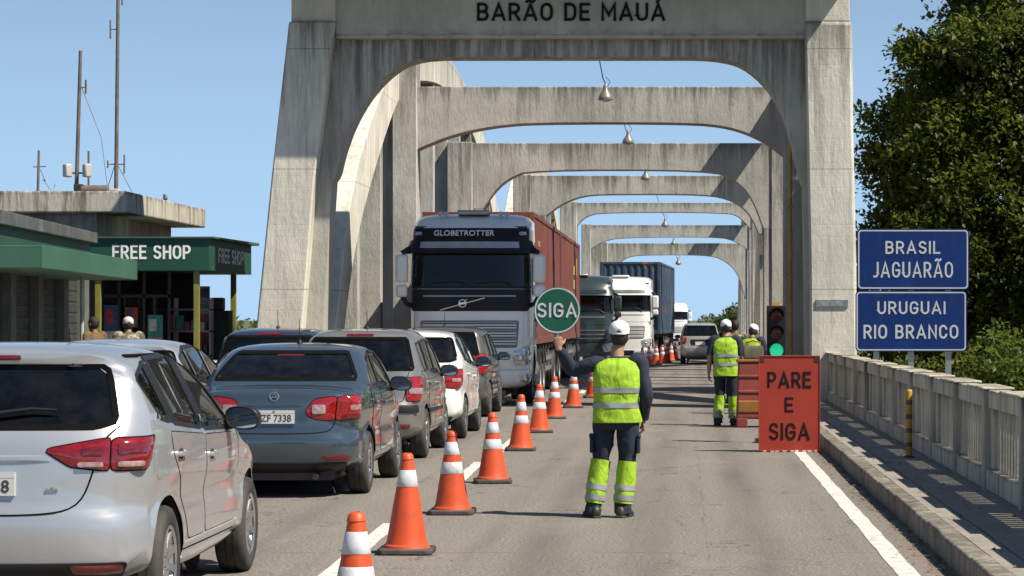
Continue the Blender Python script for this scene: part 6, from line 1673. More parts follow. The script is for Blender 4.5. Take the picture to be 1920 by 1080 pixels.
    torso_rings(tr, [(c_.z+.10, c_.x, c_.y, .182, .130), (c_.z, c_.x, c_.y, .196, .142), (c_.z-.09, c_.x, c_.y-.005, .192, .138), (c_.z-.15, c_.x, c_.y, .17, .115)], 32, .006, 3.0, cap0=True, cap1=True)
    for s_ in ('L', 'R'):
        hp, kn, an = V3(J['hp'+s_]), V3(J['kn'+s_]), V3(J['an'+s_])
        limb(tr, [hp+V3((0, 0, .03)), hp*.55+kn*.45, kn, kn*.5+an*.5, an+V3((0, -.005, .02)), an+V3((0, 0, -.035))], [(.104, .116), (.096, .106), (.074, .082), (.071, .079), (.070, .078), (.077, .088)], 22, 7, .012, 6.0 if s_ == 'L' else 9.0)
    fix_normals(tr.build('trousers', o['trousers'], root, 60))
    for s_ in ('L', 'R'):
        kn, an = V3(J['kn'+s_]), V3(J['an'+s_])
        leg = lambda f_: kn*(1-f_)+an*f_
        if o.get('gaiter'):
            g = MB(); limb(g, [leg(-.02), leg(.3), leg(.6), leg(.90)], [(.088, .097), (.087, .096), (.086, .096), (.085, .095)], 24, 6, .008, 6.0, cap0=False, cap1=False); go = fix_normals(g.build('hi_vis_leg', M['hivis'], root, 60))
            for f_ in o['gaiter']:
                g = MB(); limb(g, [leg(f_), leg(f_+.06), leg(f_+.12)], [(.0920, .1010), (.0915, .1005), (.0910, .1000)], 24, 3, .008, 6.0, cap0=False, cap1=False); fix_normals(g.build('leg_band', M['silver'], go, 60))
        if o.get('pockets') and s_ in 'LR':
            hp = V3(J['hp'+s_]); c_ = hp*.42+kn*.58; sx = -1 if s_ == 'L' else 1
            g = MB(); g.box(c_.x+sx*.078, c_.x+sx*.112, c_.y-.075, c_.y+.065, c_.z-.085, c_.z+.08); g.box(c_.x+sx*.085, c_.x+sx*.118, c_.y-.08, c_.y+.07, c_.z+.045, c_.z+.085); g.build('pocket', o['trousers'], root, 40, .012)
        g = MB(); rs = []
        ty = J.get('toe'+s_, 0.0)
        Mf = Matrix.Translation((an.x, an.y, 0)) @ Matrix.Rotation(ty, 4, 'Z')
        for y_, w_, h0, h1 in ((-.105, .028, .012, .07), (-.095, .038, .004, .095), (-.05, .044, 0, .13), (.02, .045, 0, .125), (.08, .048, 0, .088), (.14, .050, 0, .066), (.185, .042, .004, .052), (.205, .022, .012, .036)):
            rs.append([Mf @ V3((w_*math.cos(a), y_, (h0+h1)/2+(h1-h0)/2*math.sin(a))) for a in np.linspace(0, 2*math.pi, 16, endpoint=False)])
        g.rings(rs); bo_ = fix_normals(g.build('boot', M['boot'], root, 60))
        g = MB(); g.rings([[Mf @ V3((w_*c2, y_, zz)) for c2, zz in ((-1, 0), (1, 0), (1, .022), (-1, .022))] for y_, w_ in ((-.11, .03), (-.09, .043), (0, .047), (.1, .052), (.18, .046), (.212, .024))]); g.build('sole', M['rubber'], bo_, 30, .004)
    if o.get('cap'):
        cp = MB(); rs = []
        for zz, k in ((.028, 1.0), (.045, 1.03), (.07, 1.03), (.095, .97), (.118, .82), (.135, .58), (.145, .30), (.148, .05)):
            rs.append([H3(.090*k*math.cos(a), -.010+.114*k*math.sin(a), zz + (.030*max(0, -math.sin(a))**6*max(0, 1-abs(math.cos(a))*1.6) if zz < .05 else 0)) for a in np.linspace(0, 2*math.pi, 40, endpoint=False)])
        cp.rings(rs, 0, False, True); co_ = fix_normals(cp.build('cap', o['cap'], root, 60))
        br = MB(); rs = []
        for u in np.linspace(-1, 1, 13):
            x = .085*u; y0 = -.010+.114*math.sqrt(max(0, 1-(x/.090)**2)); y1 = y0+.075*math.sqrt(max(.02, 1-u*u)); rs.append([H3(x, y0-.01, .036), H3(x, y1, .020-.01*u*u), H3(x, y1, .015-.01*u*u), H3(x, y0-.01, .030)])
        br.rings(rs); fix_normals(br.build('brim', o['cap'], co_, 50))
        bt_ = MB(); bt_.ball(H3(0, -.01, .149), (.010, .010, .006), 10, 6)
        bt_.build('button', o['cap'], co_, 50)
        if o.get('strap'):
            st = MB(); st.tube([H3(.090*math.cos(a)*1.01, -.010+.115*math.sin(a), .030) for a in np.linspace(R(225), R(315), 9)], [(.004, .009)]*9, 6); st.build('cap_strap', o['cap'], co_, 50)
    return root
M['eye'] = simple('eye', (0.30, 0.28, 0.26), 0.2, var=0.5, scale=80)

UP = dict(hip=(0, 0, .93), neck=(0, .012, 1.50), head=(0, .035, 1.615), shL=(-.19, 0, 1.42), shR=(.19, 0, 1.42), elL=(-.25, -.03, 1.13), elR=(.25, -.03, 1.13), wrL=(-.25, .07, .88), wrR=(.25, .07, .88),
    handL=((0, .15, -1), (1, .1, 0), (.1, 1, 0), .5), handR=((0, .15, -1), (-1, .1, 0), (-.1, 1, 0), .5), hpL=(-.10, 0, .88), hpR=(.10, 0, .88), knL=(-.115, .02, .49), knR=(.115, .02, .49), anL=(-.12, -.01, .09), anR=(.12, -.01, .09))
def pose(**kw): d_ = dict(UP); d_.update(kw); return d_
# the signaller, seen from behind, left arm raised to the paddle's handle
sig = person('signaller in a yellow vest and white cap raising the round green sign', (-.585, 22.7, 0), 0,
    pose(hip=(.0, 0, .93), neck=(.008, .015, 1.49), head=(.022, .03, 1.600), shL=(-.185, .0, 1.36), shR=(.20, 0, 1.385), elL=(-.385, .06, 1.305), wrL=(-.512, -.05, 1.50), handL=((-.10, .04, 1), (.1, 1, 0), (1, -.1, .1), 1.45),
         elR=(.265, -.02, 1.09), wrR=(.235, .09, .865), hpL=(-.10, 0, .88), knL=(-.145, .03, .50), anL=(-.205, -.02, .085), hpR=(.10, 0, .88), knR=(.095, .02, .49), anR=(.055, .0, .085), toeL=.35, toeR=-.30, vhem=-.20),
    dict(shirt=M['navy'], trousers=M['navy'], vest=(.10, .40), gaiter=(.50, .72), pockets=True, cap=M['cap'], strap=True, skin=M['skin']), 'road workers in yellow vests', .0055)
person('worker in a yellow vest with bare forearms beside the orange barrier', (.715, 42.4, 0), R(-4),
    pose(knL=(-.10, .02, .49), anL=(-.13, -.01, .085), knR=(.12, .02, .49), anR=(.13, .06, .085), elR=(.27, .0, 1.12), wrR=(.22, .2, 1.05), handR=((-.2, 1, .1), (-.3, 0, -1), (-1, 0, 0), .7), elL=(-.27, -.02, 1.12), wrL=(-.285, .05, .86), toeL=.2, toeR=-.2),
    dict(shirt=M['navy'], short=True, trousers=M['navy'], vest=(.12, .42), gaiter=(.55, .76), cap=M['cap'], skin=M['skin']), 'road workers in yellow vests')
person('worker in a yellow vest bending over behind the traffic signal', (1.26, 47.6, 0), R(-25),
    pose(neck=(0, .09, 1.44), head=(0, .14, 1.53), shL=(-.19, .06, 1.37), shR=(.19, .06, 1.37), elL=(-.24, .16, 1.12), wrL=(-.16, .34, 1.02), handL=((.2, 1, -.2), (0, 0, -1), (1, 0, 0), .7), elR=(.25, .14, 1.12), wrR=(.2, .36, 1.05), handR=((-.2, 1, -.2), (0, 0, -1), (-1, 0, 0), .7), nod=-.25),
    dict(shirt=M['navy'], trousers=M['navy'], vest=(.12, .42), gaiter=(.55, .76), cap=M['cap'], skin=M['skin_dark']), 'road workers in yellow vests')
person('bareheaded person in brown seen between the two far workers', (1.10, 53.5, 0), R(10),
    pose(), dict(shirt=M['camo'], trousers=M['dark_cloth'], skin=M['skin_dark']))
person('person in a camouflage shirt and pale cap walking by the shop', (-9.52, 44.0, .06), R(20), pose(neck=(0, .04, 1.49), head=(0, .08, 1.60)), dict(shirt=M['camo'], trousers=M['grey_cloth'], cap=cloth('sand_cap', (.50, .47, .42), .08), skin=M['skin_dark']))
person('person in an ochre top with dark hair by the awning post', (-10.15, 44.2, .06), R(60), pose(), dict(shirt=M['ochre_cloth'], trousers=M['dark_cloth'], skin=M['skin_dark']))
# ------------------------------------------------------------------ the shops at the left
def green(name, col, streak=.35):
    t = NT(name); c = t.ramp(t.noise(.9, 5), [(0.3, tuple(x*.85 for x in col)), (0.7, tuple(x*1.12 for x in col))])
    c = t.mix(t.math('MULTIPLY', t.ramp(t.noise(1, 7, .7, t.coord((3, 3, .5))), [(.5, 0.0), (.72, 1.0)]), streak), c, tuple(x*.45+.01 for x in col))
    c = t.mix(t.math('MULTIPLY', t.ramp(t.noise(2.2, 8, .7, t.coord((1, 1, 1), loc=(1, 4, 2))), [(.66, 0.0), (.72, 1.0)]), .35), c, (.20, .26, .22)); t.base(c); t.rough(.55); return t.mat
M['green_awning'] = green('green_awning', (.034, .105, .068)); M['green_dark'] = green('dark_green_wall', (.016, .058, .042)); M['green_sign'] = green('green_sign_board', (.008, .062, .040), .2)
M['lime_post'] = simple('lime_post_paint', (.19, .18, .035), .5, var=.15, dirt=.4); M['shutter'] = simple('shop_shutter', (.05, .053, .05), .6, .2, var=.2, dirt=.4)
M['wall_grey'] = concrete('shop_wall', (.20, .20, .185), (.29, .285, .26), stain=.5, joints=0, top=.2, seed=21); M['wall_cream'] = concrete('cream_shop_wall', (.42, .37, .27), (.52, .46, .35), stain=.45, joints=0, top=.3, seed=23)
M['pier_green_shaded'] = simple('shaded_grey_green_pier', (.10, .11, .095), .85, var=.25, dirt=.6); M['interior'] = simple('shop_interior', (.05, .048, .045), .9, var=.3); M['fascia'] = simple('dark_roof_fascia', (.07, .072, .07), .7, var=.25, dirt=.5, dcol=(.17, .16, .15))  # pier tone darkened in its colour to imitate shade under the awning
# near green shop with its box awning
s1 = thing('green_shop', 'dark green shop with a long green box awning over its shutters', 'shop', (-11.2, 41, 0))
m = MB(); m.box(-7, 0, 0, 7.4, 2.95, 3.32); m.build('upper_wall', M['green_dark'], s1, 0)
m = MB(); m.hexa([(-7.1, -.12, 3.325), (.12, -.12, 3.325), (.12, 7.5, 3.20), (-7.1, 7.5, 3.20), (-7.1, -.12, 3.56), (.12, -.12, 3.56), (.12, 7.5, 3.40), (-7.1, 7.5, 3.40)]); m.build('roof_fascia', M['fascia'], s1, 0, .015)
m = MB()
m.hexa([(-7, -1.0, 2.56), (1.2, -1.0, 2.56), (1.2, 5.95, 2.48), (-7, 5.95, 2.48), (-7, -1.0, 2.92), (1.2, -1.0, 2.92), (1.2, 5.95, 2.84), (-7, 5.95, 2.84)]); m.build('awning', M['green_awning'], s1, 0, .012)
m = MB(); m.box(-7, -.2, 7.2, 7.4, 0, 2.95); m.box(-7, -6.8, 0, 7.2, 0, 2.95); m.build('wall', M['wall_grey'], s1, 0)
for k, y in enumerate((.0, 1.7, 3.55, 5.4, 7.0)):
    m = MB(); m.box(-.3, .0, y, y+.32, 0, 2.95); m.build('pier', M['pier_green_shaded'], s1, 0, .01)
for k, y in enumerate((.32, 2.02, 3.87, 5.72)):
    y1 = (1.7, 3.55, 5.4, 7.0)[k]; m = MB()
    for i in range(27): m.box(-.22, -.16+.012*(i % 2), y, y1, .1*i, .1*i+.097)
    m.build('shutter', M['shutter'], s1, 0)
for k in range(4):
    x0 = -6.7+1.65*k; m = MB(); m.box(x0+1.35, x0+1.65, 0, .3, 0, 2.95); m.build('pier', M['pier_green_shaded'], s1, 0, .01)
    m = MB()
    for i in range(27): m.box(x0, x0+1.35, .12-.012*(i % 2), .2, .1*i, .1*i+.097)
    m.build('shutter', M['shutter'], s1, 0)
m = MB(); m.tube([(.62, 4.1, .06), (.62, 4.1, 2.52)], .035, 12); m.build('awning_post', simple('pale_post', (.35, .37, .33), .5, dirt=.4), s1, 50)
# concrete building behind with a jutting roof slab
s2 = thing('concrete_building', 'weathered concrete building with a thick jutting roof slab', 'building', (-11.95, 52.2, 0))
m = MB(); m.box(-8, .66, -.25, 8.4, 3.93, 4.37); m.build('roof_slab', M['concrete_slab'], s2, 0, .03)
m = MB(); m.box(-8, 0, 0, .2, 0, 3.93); m.build('front_wall', M['wall_grey'], s2, 0)
m = MB(); m.box(-.2, 0, .2, 7.6, 0, 3.93); m.box(-8, -.2, 7.4, 7.6, 0, 3.93); m.build('side_wall', M['wall_cream'], s2, 0)
# free shop kiosk
s3 = thing('free_shop', 'open shop under a green canopy lettered FREE SHOP on lime posts', 'shop', (-9.25, 50, 0))
cz0, cz1 = az(507, 50), az(447, 50)
m = MB(); m.box(-2.45, 0, 0, 4.9, cz0, cz1)
put_sign(m, 'FREE SHOP', ax(284, 50)+9.25, 0, az(472.5, 50), 1, width=147*50/F, height=27*50/F, wt=.2, gap=.34, depth=.006)
V_, F_ = stroke_geo('FREE SHOP', 2.9, .30, .2, .006, .34)
m.add([(.0-p[1], 2.45+p[0], (cz0+cz1)/2+.01+p[2]) for p in V_], F_, 1)
m.build('canopy', [M['green_sign'], M['white_paint']], s3, 0)
m = MB(); m.hexa([(-2.45, -.06, cz1+.003), (.10, -.06, cz1+.003), (.12, 5.2, cz1+.003), (-2.45, 5.2, cz1+.003), (-2.45, -.06, cz1+.035), (.10, -.06, cz1+.035), (.12, 5.2, cz1+.06), (-2.45, 5.2, cz1+.06)]); m.build('canopy_roof', green('roof_sheet', (.05, .10, .07)), s3, 0)
for x, y in ((-.27, .15), (-.33, 4.6), (-2.2, .15)):
    m = MB(); m.box(x-.055, x+.055, y-.055, y+.055, 0, cz0); m.build('post', M['lime_post'], s3, 0, .008)
m = MB(); m.box(-2.45, -1.05, 4.3, 4.45, 0, cz0); m.box(-2.6, -2.46, .9, 4.45, 0, cz0); m.build('back_wall', M['interior'], s3, 0)
m = MB()
for x in (-2.4, -2.05, -1.55, -1.05): m.box(x, x+.05, 1.2, 1.26, 0, cz0)
m.box(-2.4, -1.0, 1.2, 1.26, 2.2, 2.26); m.build('window_frame', M['metal_dark'], s3, 0)
m = MB(); m.box(-2.35, -1.05, 1.225, 1.235, .5, 2.2); m.build('shop_window', M['glass_clear'], s3, 0)
rg = random.Random(12); POST = []
cols = [simple('goods_%s' % n, c, .5, var=.3, scale=12) for n, c in (('pink', (.36, .18, .20)), ('blue', (.05, .075, .17)), ('white', (.5, .5, .48)), ('amber', (.42, .26, .06)), ('red', (.35, .05, .05)), ('teal', (.05, .22, .20)))]
for x, z0, w_, h_, i in ((-2.33, 1.1, .3, .95, 1), (-1.95, .9, .36, .6, 2), (-1.9, 1.6, .25, .4, 4), (-1.45, 1.05, .3, .8, 5), (-1.42, .5, .26, .45, 0)):
    m = MB(); m.box(x, x+w_, 1.205, 1.222, z0, z0+h_); m.box(x+.03, x+w_-.03, 1.200, 1.205, z0+.05, z0+h_*.45, 1); m.box(x+.03, x+w_*.6, 1.200, 1.205, z0+h_*.6, z0+h_*.9, 2); m.build('poster', [cols[i], cols[(i+1) % 6], cols[(i+3) % 6]], s3, 0)
sh = thing('display_shelf', 'shelf of coloured goods inside the open green shop', 'shelf', (-11.2, 52.6, 0))
m = MB()
for zz in (.5, 1.0, 1.5, 1.95): m.box(0, 1.5, 0, .35, zz, zz+.03)
for x in (0, .74, 1.47): m.box(x, x+.03, 0, .35, 0, 2.2)
m.build('rack', M['metal_grey'], sh, 0)
for zz in (.53, 1.03, 1.53):
    x = .05
    while x < 1.4:
        w_ = rg.uniform(.05, .13); m = MB(); m.box(x, x+w_, .04, .25, zz, zz+rg.uniform(.14, .34)); m.build('goods_box', cols[rg.randrange(6)], sh, 0); x += w_+rg.uniform(.01, .06)
pb = thing('poster_stand', 'pink and blue poster stand by the lime posts of the green shop', 'poster', (ax(383, 53), 53, 0))
m = MB(); m.box(-.09, .11, 0, .04, 1.05, 2.45); 
for k, (z0, z1, i) in enumerate(((1.15, 1.55, 4), (1.58, 1.85, 0), (1.88, 2.2, 2), (2.22, 2.4, 1))): m.box(-.075, .095, -.004-.001*k, 0, z0, z1, i)
m.build('poster_panel', cols, pb, 0); m = MB(); m.box(-.02, .03, .0, .04, 0, 1.05); m.box(-.2, .2, -.15, .2, 0, .04); m.build('stand', M['metal_dark'], pb, 0)
st = thing('vending_stand', 'dark stand with a machine on top between the lime posts', 'stand', (ax(412, 54), 53.6, 0))
m = MB(); m.box(-.2, .26, 0, .5, 0, 1.95); m.build('cabinet', M['interior'], st, 0, .02); m = MB(); m.box(-.14, .12, .08, .4, 1.95, 2.22); m.build('machine', M['metal_dark'], st, 0, .03)
m = MB(); m.box(-.16, .22, -.012, 0, .9, 1.7); m.build('front_panel', green('stand_panel', (.02, .04, .03)), st, 0)
# roof aerials
RZ = 4.37
def mast(label, px, ptop, pbot, Y, rad, group='aerial masts on the concrete roof'):
    x0, y, z0 = at(px[0], pbot, Y); x1, _, z1 = at(px[1], ptop, Y); t = thing('aerial_mast', label, 'aerial', (x0, Y, RZ), 0, group)
    m = MB(); m.tube([(0, 0, 0), (x1-x0, 0, z1-RZ)], [rad, rad*.8], 10); m.lathe([(rad*2.5, 0), (rad*2.5, .02), (rad*1.2, .05)], 12); m.build('mast', M['mast'], t, 50); return t, x0
M['mast'] = simple('rusty_mast', (.15, .12, .10), .7, .3, var=.3, scale=6)
t1, xb = mast('shorter aerial mast carrying two white antenna boxes', (143, 151), 95, 360, 53.5, .045)
for px, py, sg in ((129, 320, -1), (163, 320, 1)):
    x, y, z = at(px, py, 53.5); m = MB(); Ma = Matrix.Translation((x-xb, -.05, z-RZ)) @ Matrix.Rotation(R(40*sg), 4, 'Z')
    m.box(-.075, .075, -.1, .06, -.14, .14, 0, Ma); m.build('antenna_box', M['ant_box'] if 'ant_box' in M else M.setdefault('ant_box', simple('antenna_box_grey', (.42, .40, .37), .6, var=.12, dirt=.4)), t1, 40, .03)
    m = MB(); m.tube([(0.02, 0, z-RZ-.05), (x-xb, 0, z-RZ-.05)], .018, 8); m.build('bracket', M['mast'], t1, 50)
m = MB(); x, y, z = at(161, 164, 53.5); m.tube([(x-xb, 0, z-RZ-.13), (x-xb, 0, z-RZ+.16)], .022, 8); m.tube([(.07, 0, z-RZ), (x-xb, 0, z-RZ)], .014, 6); m.build('dipole', M['mast'], t1, 50)
m = MB(); x, y, z = at(165, 283, 53.5); m.tube([(x-xb, .05, .02), (x-xb, .05, z-RZ)], .022, 8); m.build('stub_mast', M['mast'], t1, 50)
m = MB(); m.tube([(.05, 0, 2.4), (.5, .1, 1.2), (.62, .2, .05)], .006, 5); m.build('stay_wire', M['mast'], t1, 50)
t2, xb = mast('tallest aerial mast with side dipoles, leaving the top of the photo', (217.5, 222), -60, 358, 54.5, .045)
for (px, py, hh, side) in ((207, 55, .20, -1), (229, -8, .2, 1), (233, 308, .20, 1), (202, 308, .08, -1)):
    x, y, z = at(px, py, 54.5); m = MB(); m.tube([(x-xb, 0, z-RZ-hh), (x-xb, 0, z-RZ+hh)], .018, 8); m.tube([(.02, 0, z-RZ), (x-xb, 0, z-RZ)], .013, 6); m.build('dipole', M['mast'], t2, 50)
for dx, dy in ((-.25, .3), (.38, .2)):
    m = MB(); m.tube([(0, 0, .75), (dx, dy*.2, .02)], .008, 5); m.build('stay', M['mast'], t2, 50)
t3, xb = mast('short thin aerial at the left of the concrete roof', (71, 73), 282, 366, 53, .03)
m = MB(); m.tube([(-.1, 0, .55), (.17, 0, .56)], .012, 6); m.build('crossbar', M['mast'], t3, 50)
m = MB(); m.tube([(.05, 0, .5), (.16, 0, .25), (.1, 0, .3), (.3, 0, .02), (.36, 0, .2)], .008, 5); m.build('loose_wire', M['mast'], t3, 50)
tn = thing('roof_unit', 'low rusty tank and box lying on the concrete roof edge', 'roof unit', (ax(178, 53.5), 53.5, RZ))
m = MB(); m.tube([(-.28, 0, .10), (.28, 0, .10)], .10, 14); m.build('tank', M['mast'], tn, 40, .01); m = MB(); m.box(-.42, -.26, -.12, .15, 0, .22); m.build('box', M['metal_dark'], tn, 0, .02); m = MB(); m.box(.30, .52, -.1, .1, 0, .12); m.build('duct', M['ant_box'], tn, 0, .02)
m = MB(); m.ball((ax(300, 57.0)*0-11.42, 56.5, RZ+.07), (.05, .09, .06), 10, 8); m.ball((-11.42, 56.42, RZ+.13), (.032, .04, .034), 10, 6); m.tube([(-11.42, 56.58, RZ+.07), (-11.42, 56.72, RZ+.05)], [.03, .012], 6)
tag(m.build('pigeon', simple('grey_feathers', (.12, .125, .14), .8), None, 50), 'small grey pigeon sitting on the roof slab edge', 'bird')
# ------------------------------------------------------------------ trees and bushes
def leaf_mat(name, cols, trans=.35):
    t = NT(name); at_ = t.n('ShaderNodeAttribute'); at_.attribute_name = 'tint'
    c = t.ramp(at_.outputs['Fac'], [(i/(len(cols)-1), k) for i, k in enumerate(cols)])
    t.base(c); t.rough(.5); t.b.inputs['Specular IOR Level'].default_value = .22
    tl = t.n('ShaderNodeBsdfTranslucent'); mx = t.n('ShaderNodeMixShader'); mx.inputs[0].default_value = trans
    t.l(t.mix(.6, c, (.16, .20, .02), 'ADD'), tl.inputs['Color'])
    t.l(t.b.outputs[0], mx.inputs[1]); t.l(tl.outputs[0], mx.inputs[2]); t.l(mx.outputs[0], t.out.inputs['Surface']); return t.mat
M['leaf'] = leaf_mat('dark_leaves', [(.020, .036, .008), (.042, .062, .011), (.085, .098, .017), (.150, .145, .028)])
M['leaf_light'] = leaf_mat('bright_leaves', [(.030, .052, .010), (.055, .088, .016), (.085, .11, .022), (.14, .155, .036)])
M['leaf_far'] = leaf_mat('far_leaves', [(.03, .05, .02), (.05, .075, .028), (.075, .10, .035), (.10, .115, .05)])
M['bark'] = simple('bark', (.085, .068, .052), .95, var=.4, scale=6, bump=1.0, bscale=18)
def leaves(name, mt, parent, centres, sizes, per, leaf, seed, droop=.2):
    """leaf sprays: each centre carries 'per' folded leaves on little twigs"""
    rg = np.random.default_rng(seed); N = len(centres)*per
    c = np.repeat(np.array(centres), per, 0); s = np.repeat(np.array(sizes), per)[:, None]
    d_ = rg.normal(size=(N, 3)); d_ /= np.linalg.norm(d_, axis=1)[:, None]; r_ = rg.random((N, 1))**.45
    p = c + d_*r_*s*np.array([1, 1, .72]) ; p[:, 2] -= droop*s[:, 0]*r_[:, 0]**2
    a = d_ + rg.normal(size=(N, 3))*.7 + np.array([0, 0, -.15]); a /= np.linalg.norm(a, axis=1)[:, None]
    up = rg.normal(size=(N, 3))*.55 + np.array([0, 0, 1.0]); b = np.cross(a, up); b /= np.linalg.norm(b, axis=1)[:, None] + 1e-9; n = np.cross(b, a)
    L = leaf*(.45+1.0*rg.random((N, 1))**1.3); w = L*.30
    V = np.stack([p, p+a*L*.5+b*w+n*L*.10, p+a*L-n*L*.08, p+a*L*.5-b*w+n*L*.10], 1).reshape(-1, 3)
    me = bpy.data.meshes.new(name); me.vertices.add(4*N); me.vertices.foreach_set('co', V.ravel())
    idx = (np.arange(N)*4)[:, None] + np.array([0, 1, 2, 0, 2, 3]); me.loops.add(6*N); me.loops.foreach_set('vertex_index', idx.ravel())
    me.polygons.add(2*N); me.polygons.foreach_set('loop_start', np.arange(2*N)*3); me.polygons.foreach_set('loop_total', np.full(2*N, 3))
    me.update(calc_edges=True)
    tint = np.repeat(rg.random(len(centres))*.55, per) + rg.random(N)*.45
    at_ = me.attributes.new('tint', 'FLOAT', 'POINT'); at_.data.foreach_set('value', np.repeat(tint, 4))
    me.materials.append(mt); o = bpy.data.objects.new(name, me); COL.objects.link(o); o.parent = parent; return o
def tree(name, label, cat, loc, lobes, n, per, leaf, mt, seed, trunk=.3, spray=.55, group=None, zmin=.3, shell=.45, clump=0):
    """lobes: (x, y, z, rx, ry, rz) ellipsoids making the crown; trunk forks into a limb for every lobe"""
    rg = np.random.default_rng(seed); t = thing(name, label, cat, loc, 0, group); cs = []; ss = []
    vol = np.array([l[3]*l[4]*l[5] for l in lobes])**.72; vol = vol/vol.sum()
    for l, q in zip(lobes, vol):
        m_ = max(3, int(n*q)); d_ = rg.normal(size=(m_, 3)); d_ /= np.linalg.norm(d_, axis=1)[:, None]
        r_ = shell + (1-shell)*rg.random((m_, 1))**.6; k = 1+.16*np.sin(d_[:, :1]*7+seed)*np.cos(d_[:, 2:]*6)
        p = np.array(l[:3]) + d_*r_*k*np.array(l[3:]); cs.append(p); ss.append(spray*(.55+.9*rg.random(m_)))
    if clump:
        for l, q in zip(lobes, vol):
            for _ in range(max(4, int(clump*q))):
                d_ = rg.normal(size=3); d_[2] += .25; d_ /= np.linalg.norm(d_); c_ = np.array(l[:3])+d_*np.array(l[3:])*rg.uniform(.62, 1.0); r_ = rg.uniform(.55, 1.15)
                m_ = max(4, int(n/clump)); e = rg.normal(size=(m_, 3)); e[:, 2] += .35; e /= np.linalg.norm(e, axis=1)[:, None]
                cs.append(c_+e*r_*rg.uniform(.35, 1.0, (m_, 1))*np.array([1, 1, .62])); ss.append(spray*(.5+.7*rg.random(m_)))
    cs = np.concatenate(cs); ss = np.concatenate(ss); ok = cs[:, 2] > zmin; cs, ss = cs[ok], ss[ok]
    leaves('crown', mt, t, cs, ss, per, leaf, seed)
    if trunk:
        m = MB(); top = np.mean([l[:3] for l in lobes], 0); fork = np.array([top[0]*.3, top[1]*.3, top[2]*.45])
        m.tube([(0, 0, -.8), (0, 0, .1), tuple(fork*.5+np.array([.05, 0, 0])), tuple(fork)], [trunk*1.5, trunk*1.15, trunk*.95, trunk*.8], 14); m.build('trunk', M['bark'], t, 60)
        for l in lobes:
            m = MB(); e = np.array(l[:3]); md = fork*.5+e*.5+np.array([0, 0, .12*np.linalg.norm(e-fork)])
            m.tube([tuple(fork*.96), tuple(md), tuple(e), tuple(e+np.array([l[3]*.3, 0, l[5]*.55]))], [trunk*.62, trunk*.42, trunk*.22, trunk*.06], 8)
            for _ in range(5):
                d_ = rg.normal(size=3); d_ /= np.linalg.norm(d_); q = md*.4+e*.6; tip = e+d_*np.array(l[3:])*.85; m.tube([tuple(q), tuple((q+tip)/2+np.array([0, 0, .1])), tuple(tip)], [trunk*.16, trunk*.1, trunk*.03], 6)
            m.build('limb', M['bark'], t, 60)
    return t
big = [(0, 0, 5.6, 3.6, 3.4, 3.0), (-2.2, -.4, 3.9, 2.0, 2.2, 1.7), (-2.3, .2, 6.5, 1.6, 2.0, 1.5), (-1.9, .2, 8.0, 1.3, 1.6, 1.2), (1.8, -.8, 4.2, 2.6, 2.6, 2.4), (-.6, -.6, 8.2, 2.0, 2.2, 1.9), (2.0, 0, 8.6, 2.8, 2.8, 2.6), (.3, .3, 10.8, 2.4, 2.4, 2.0), (-2.6, .3, 2.0, 1.5, 1.8, 1.3), (.4, -1.2, 1.9, 2.6, 2.0, 1.7), (3.4, 0, 6.4, 2.4, 2.6, 3.0)]
tree('broadleaf_tree', 'large dense broadleaf tree behind the blue signs', 'tree', (8.1, 61, -.8), big, 3000, 38, .155, M['leaf'], 5, .42, .46, clump=150)
tree('bush', 'bright green bush in front of the tree at the right edge', 'bush', (6.35, 50.5, -.6), [(0, 0, 1.5, .9, .8, .75), (.5, -.2, .9, .9, .9, .7), (-.5, .2, .7, .7, .8, .6)], 150, 26, .13, M['leaf_light'], 8, .06, .32, 'bushes beyond the right balustrade')
tree('bush', 'low olive bush between the posts of the blue signs', 'bush', (4.15, 49.0, -.6), [(0, 0, .95, .8, .7, .62), (.7, 0, .8, .6, .6, .5)], 110, 24, .10, M['leaf_light'], 9, .05, .28, 'bushes beyond the right balustrade')
tree('bush', 'dark bush under the right end of the blue signs', 'bush', (5.35, 51.5, -.6), [(0, 0, 1.0, .9, .8, .7), (.8, .1, .9, .8, .8, .6)], 130, 24, .12, M['leaf'], 10, .05, .32, 'bushes beyond the right balustrade')
# far trees on the other bank
for x, y, h, w_, s_, lab in ((4.5, 205, 5.1, 3.6, 21, 'far round tree just left of the right columns'), (2.7, 225, 4.3, 2.6, 22, 'smaller far tree between the SUV and the far workers')):
    tree('far_tree', lab, 'tree', (x, y, -2.2), [(0, 0, h*.72, w_*.5, 1.6, h*.26), (w_*.35, 0, h*.62, w_*.4, 1.5, h*.24), (-w_*.4, .2, h*.58, w_*.35, 1.4, h*.2)], 320, 26, .30, M['leaf_far'], s_, .16, .55, 'far trees on the other bank')
tree('far_tree', 'far tree glimpsed between the green shop and the left pylon', 'tree', (-18.6, 112, -2.0), [(0, 0, 2.3, 1.5, 1.5, 1.0), (1.3, 0, 2.0, 1.3, 1.3, .9), (-1.6, 0, 2.1, 1.4, 1.4, .9)], 170, 20, .24, M['leaf_far'], 31, .14, .5, 'far trees on the other bank')
# low wood along the far bank, one mass
rg = np.random.default_rng(77); cs = []
for k in range(1500):
    x = rg.uniform(-420, 420); y = rg.uniform(345, 380)
    if -14 < x < 16: continue
    cs.append((x, y, -2+rg.uniform(0, 3.4)*(1+.35*math.sin(x*.05)+.2*math.sin(x*.21))))
tag(leaves('treeline', M['leaf_far'], None, cs, np.full(len(cs), 2.6), 26, 1.3, 78), 'low dark wood along the far river bank', 'wood', kind='stuff')
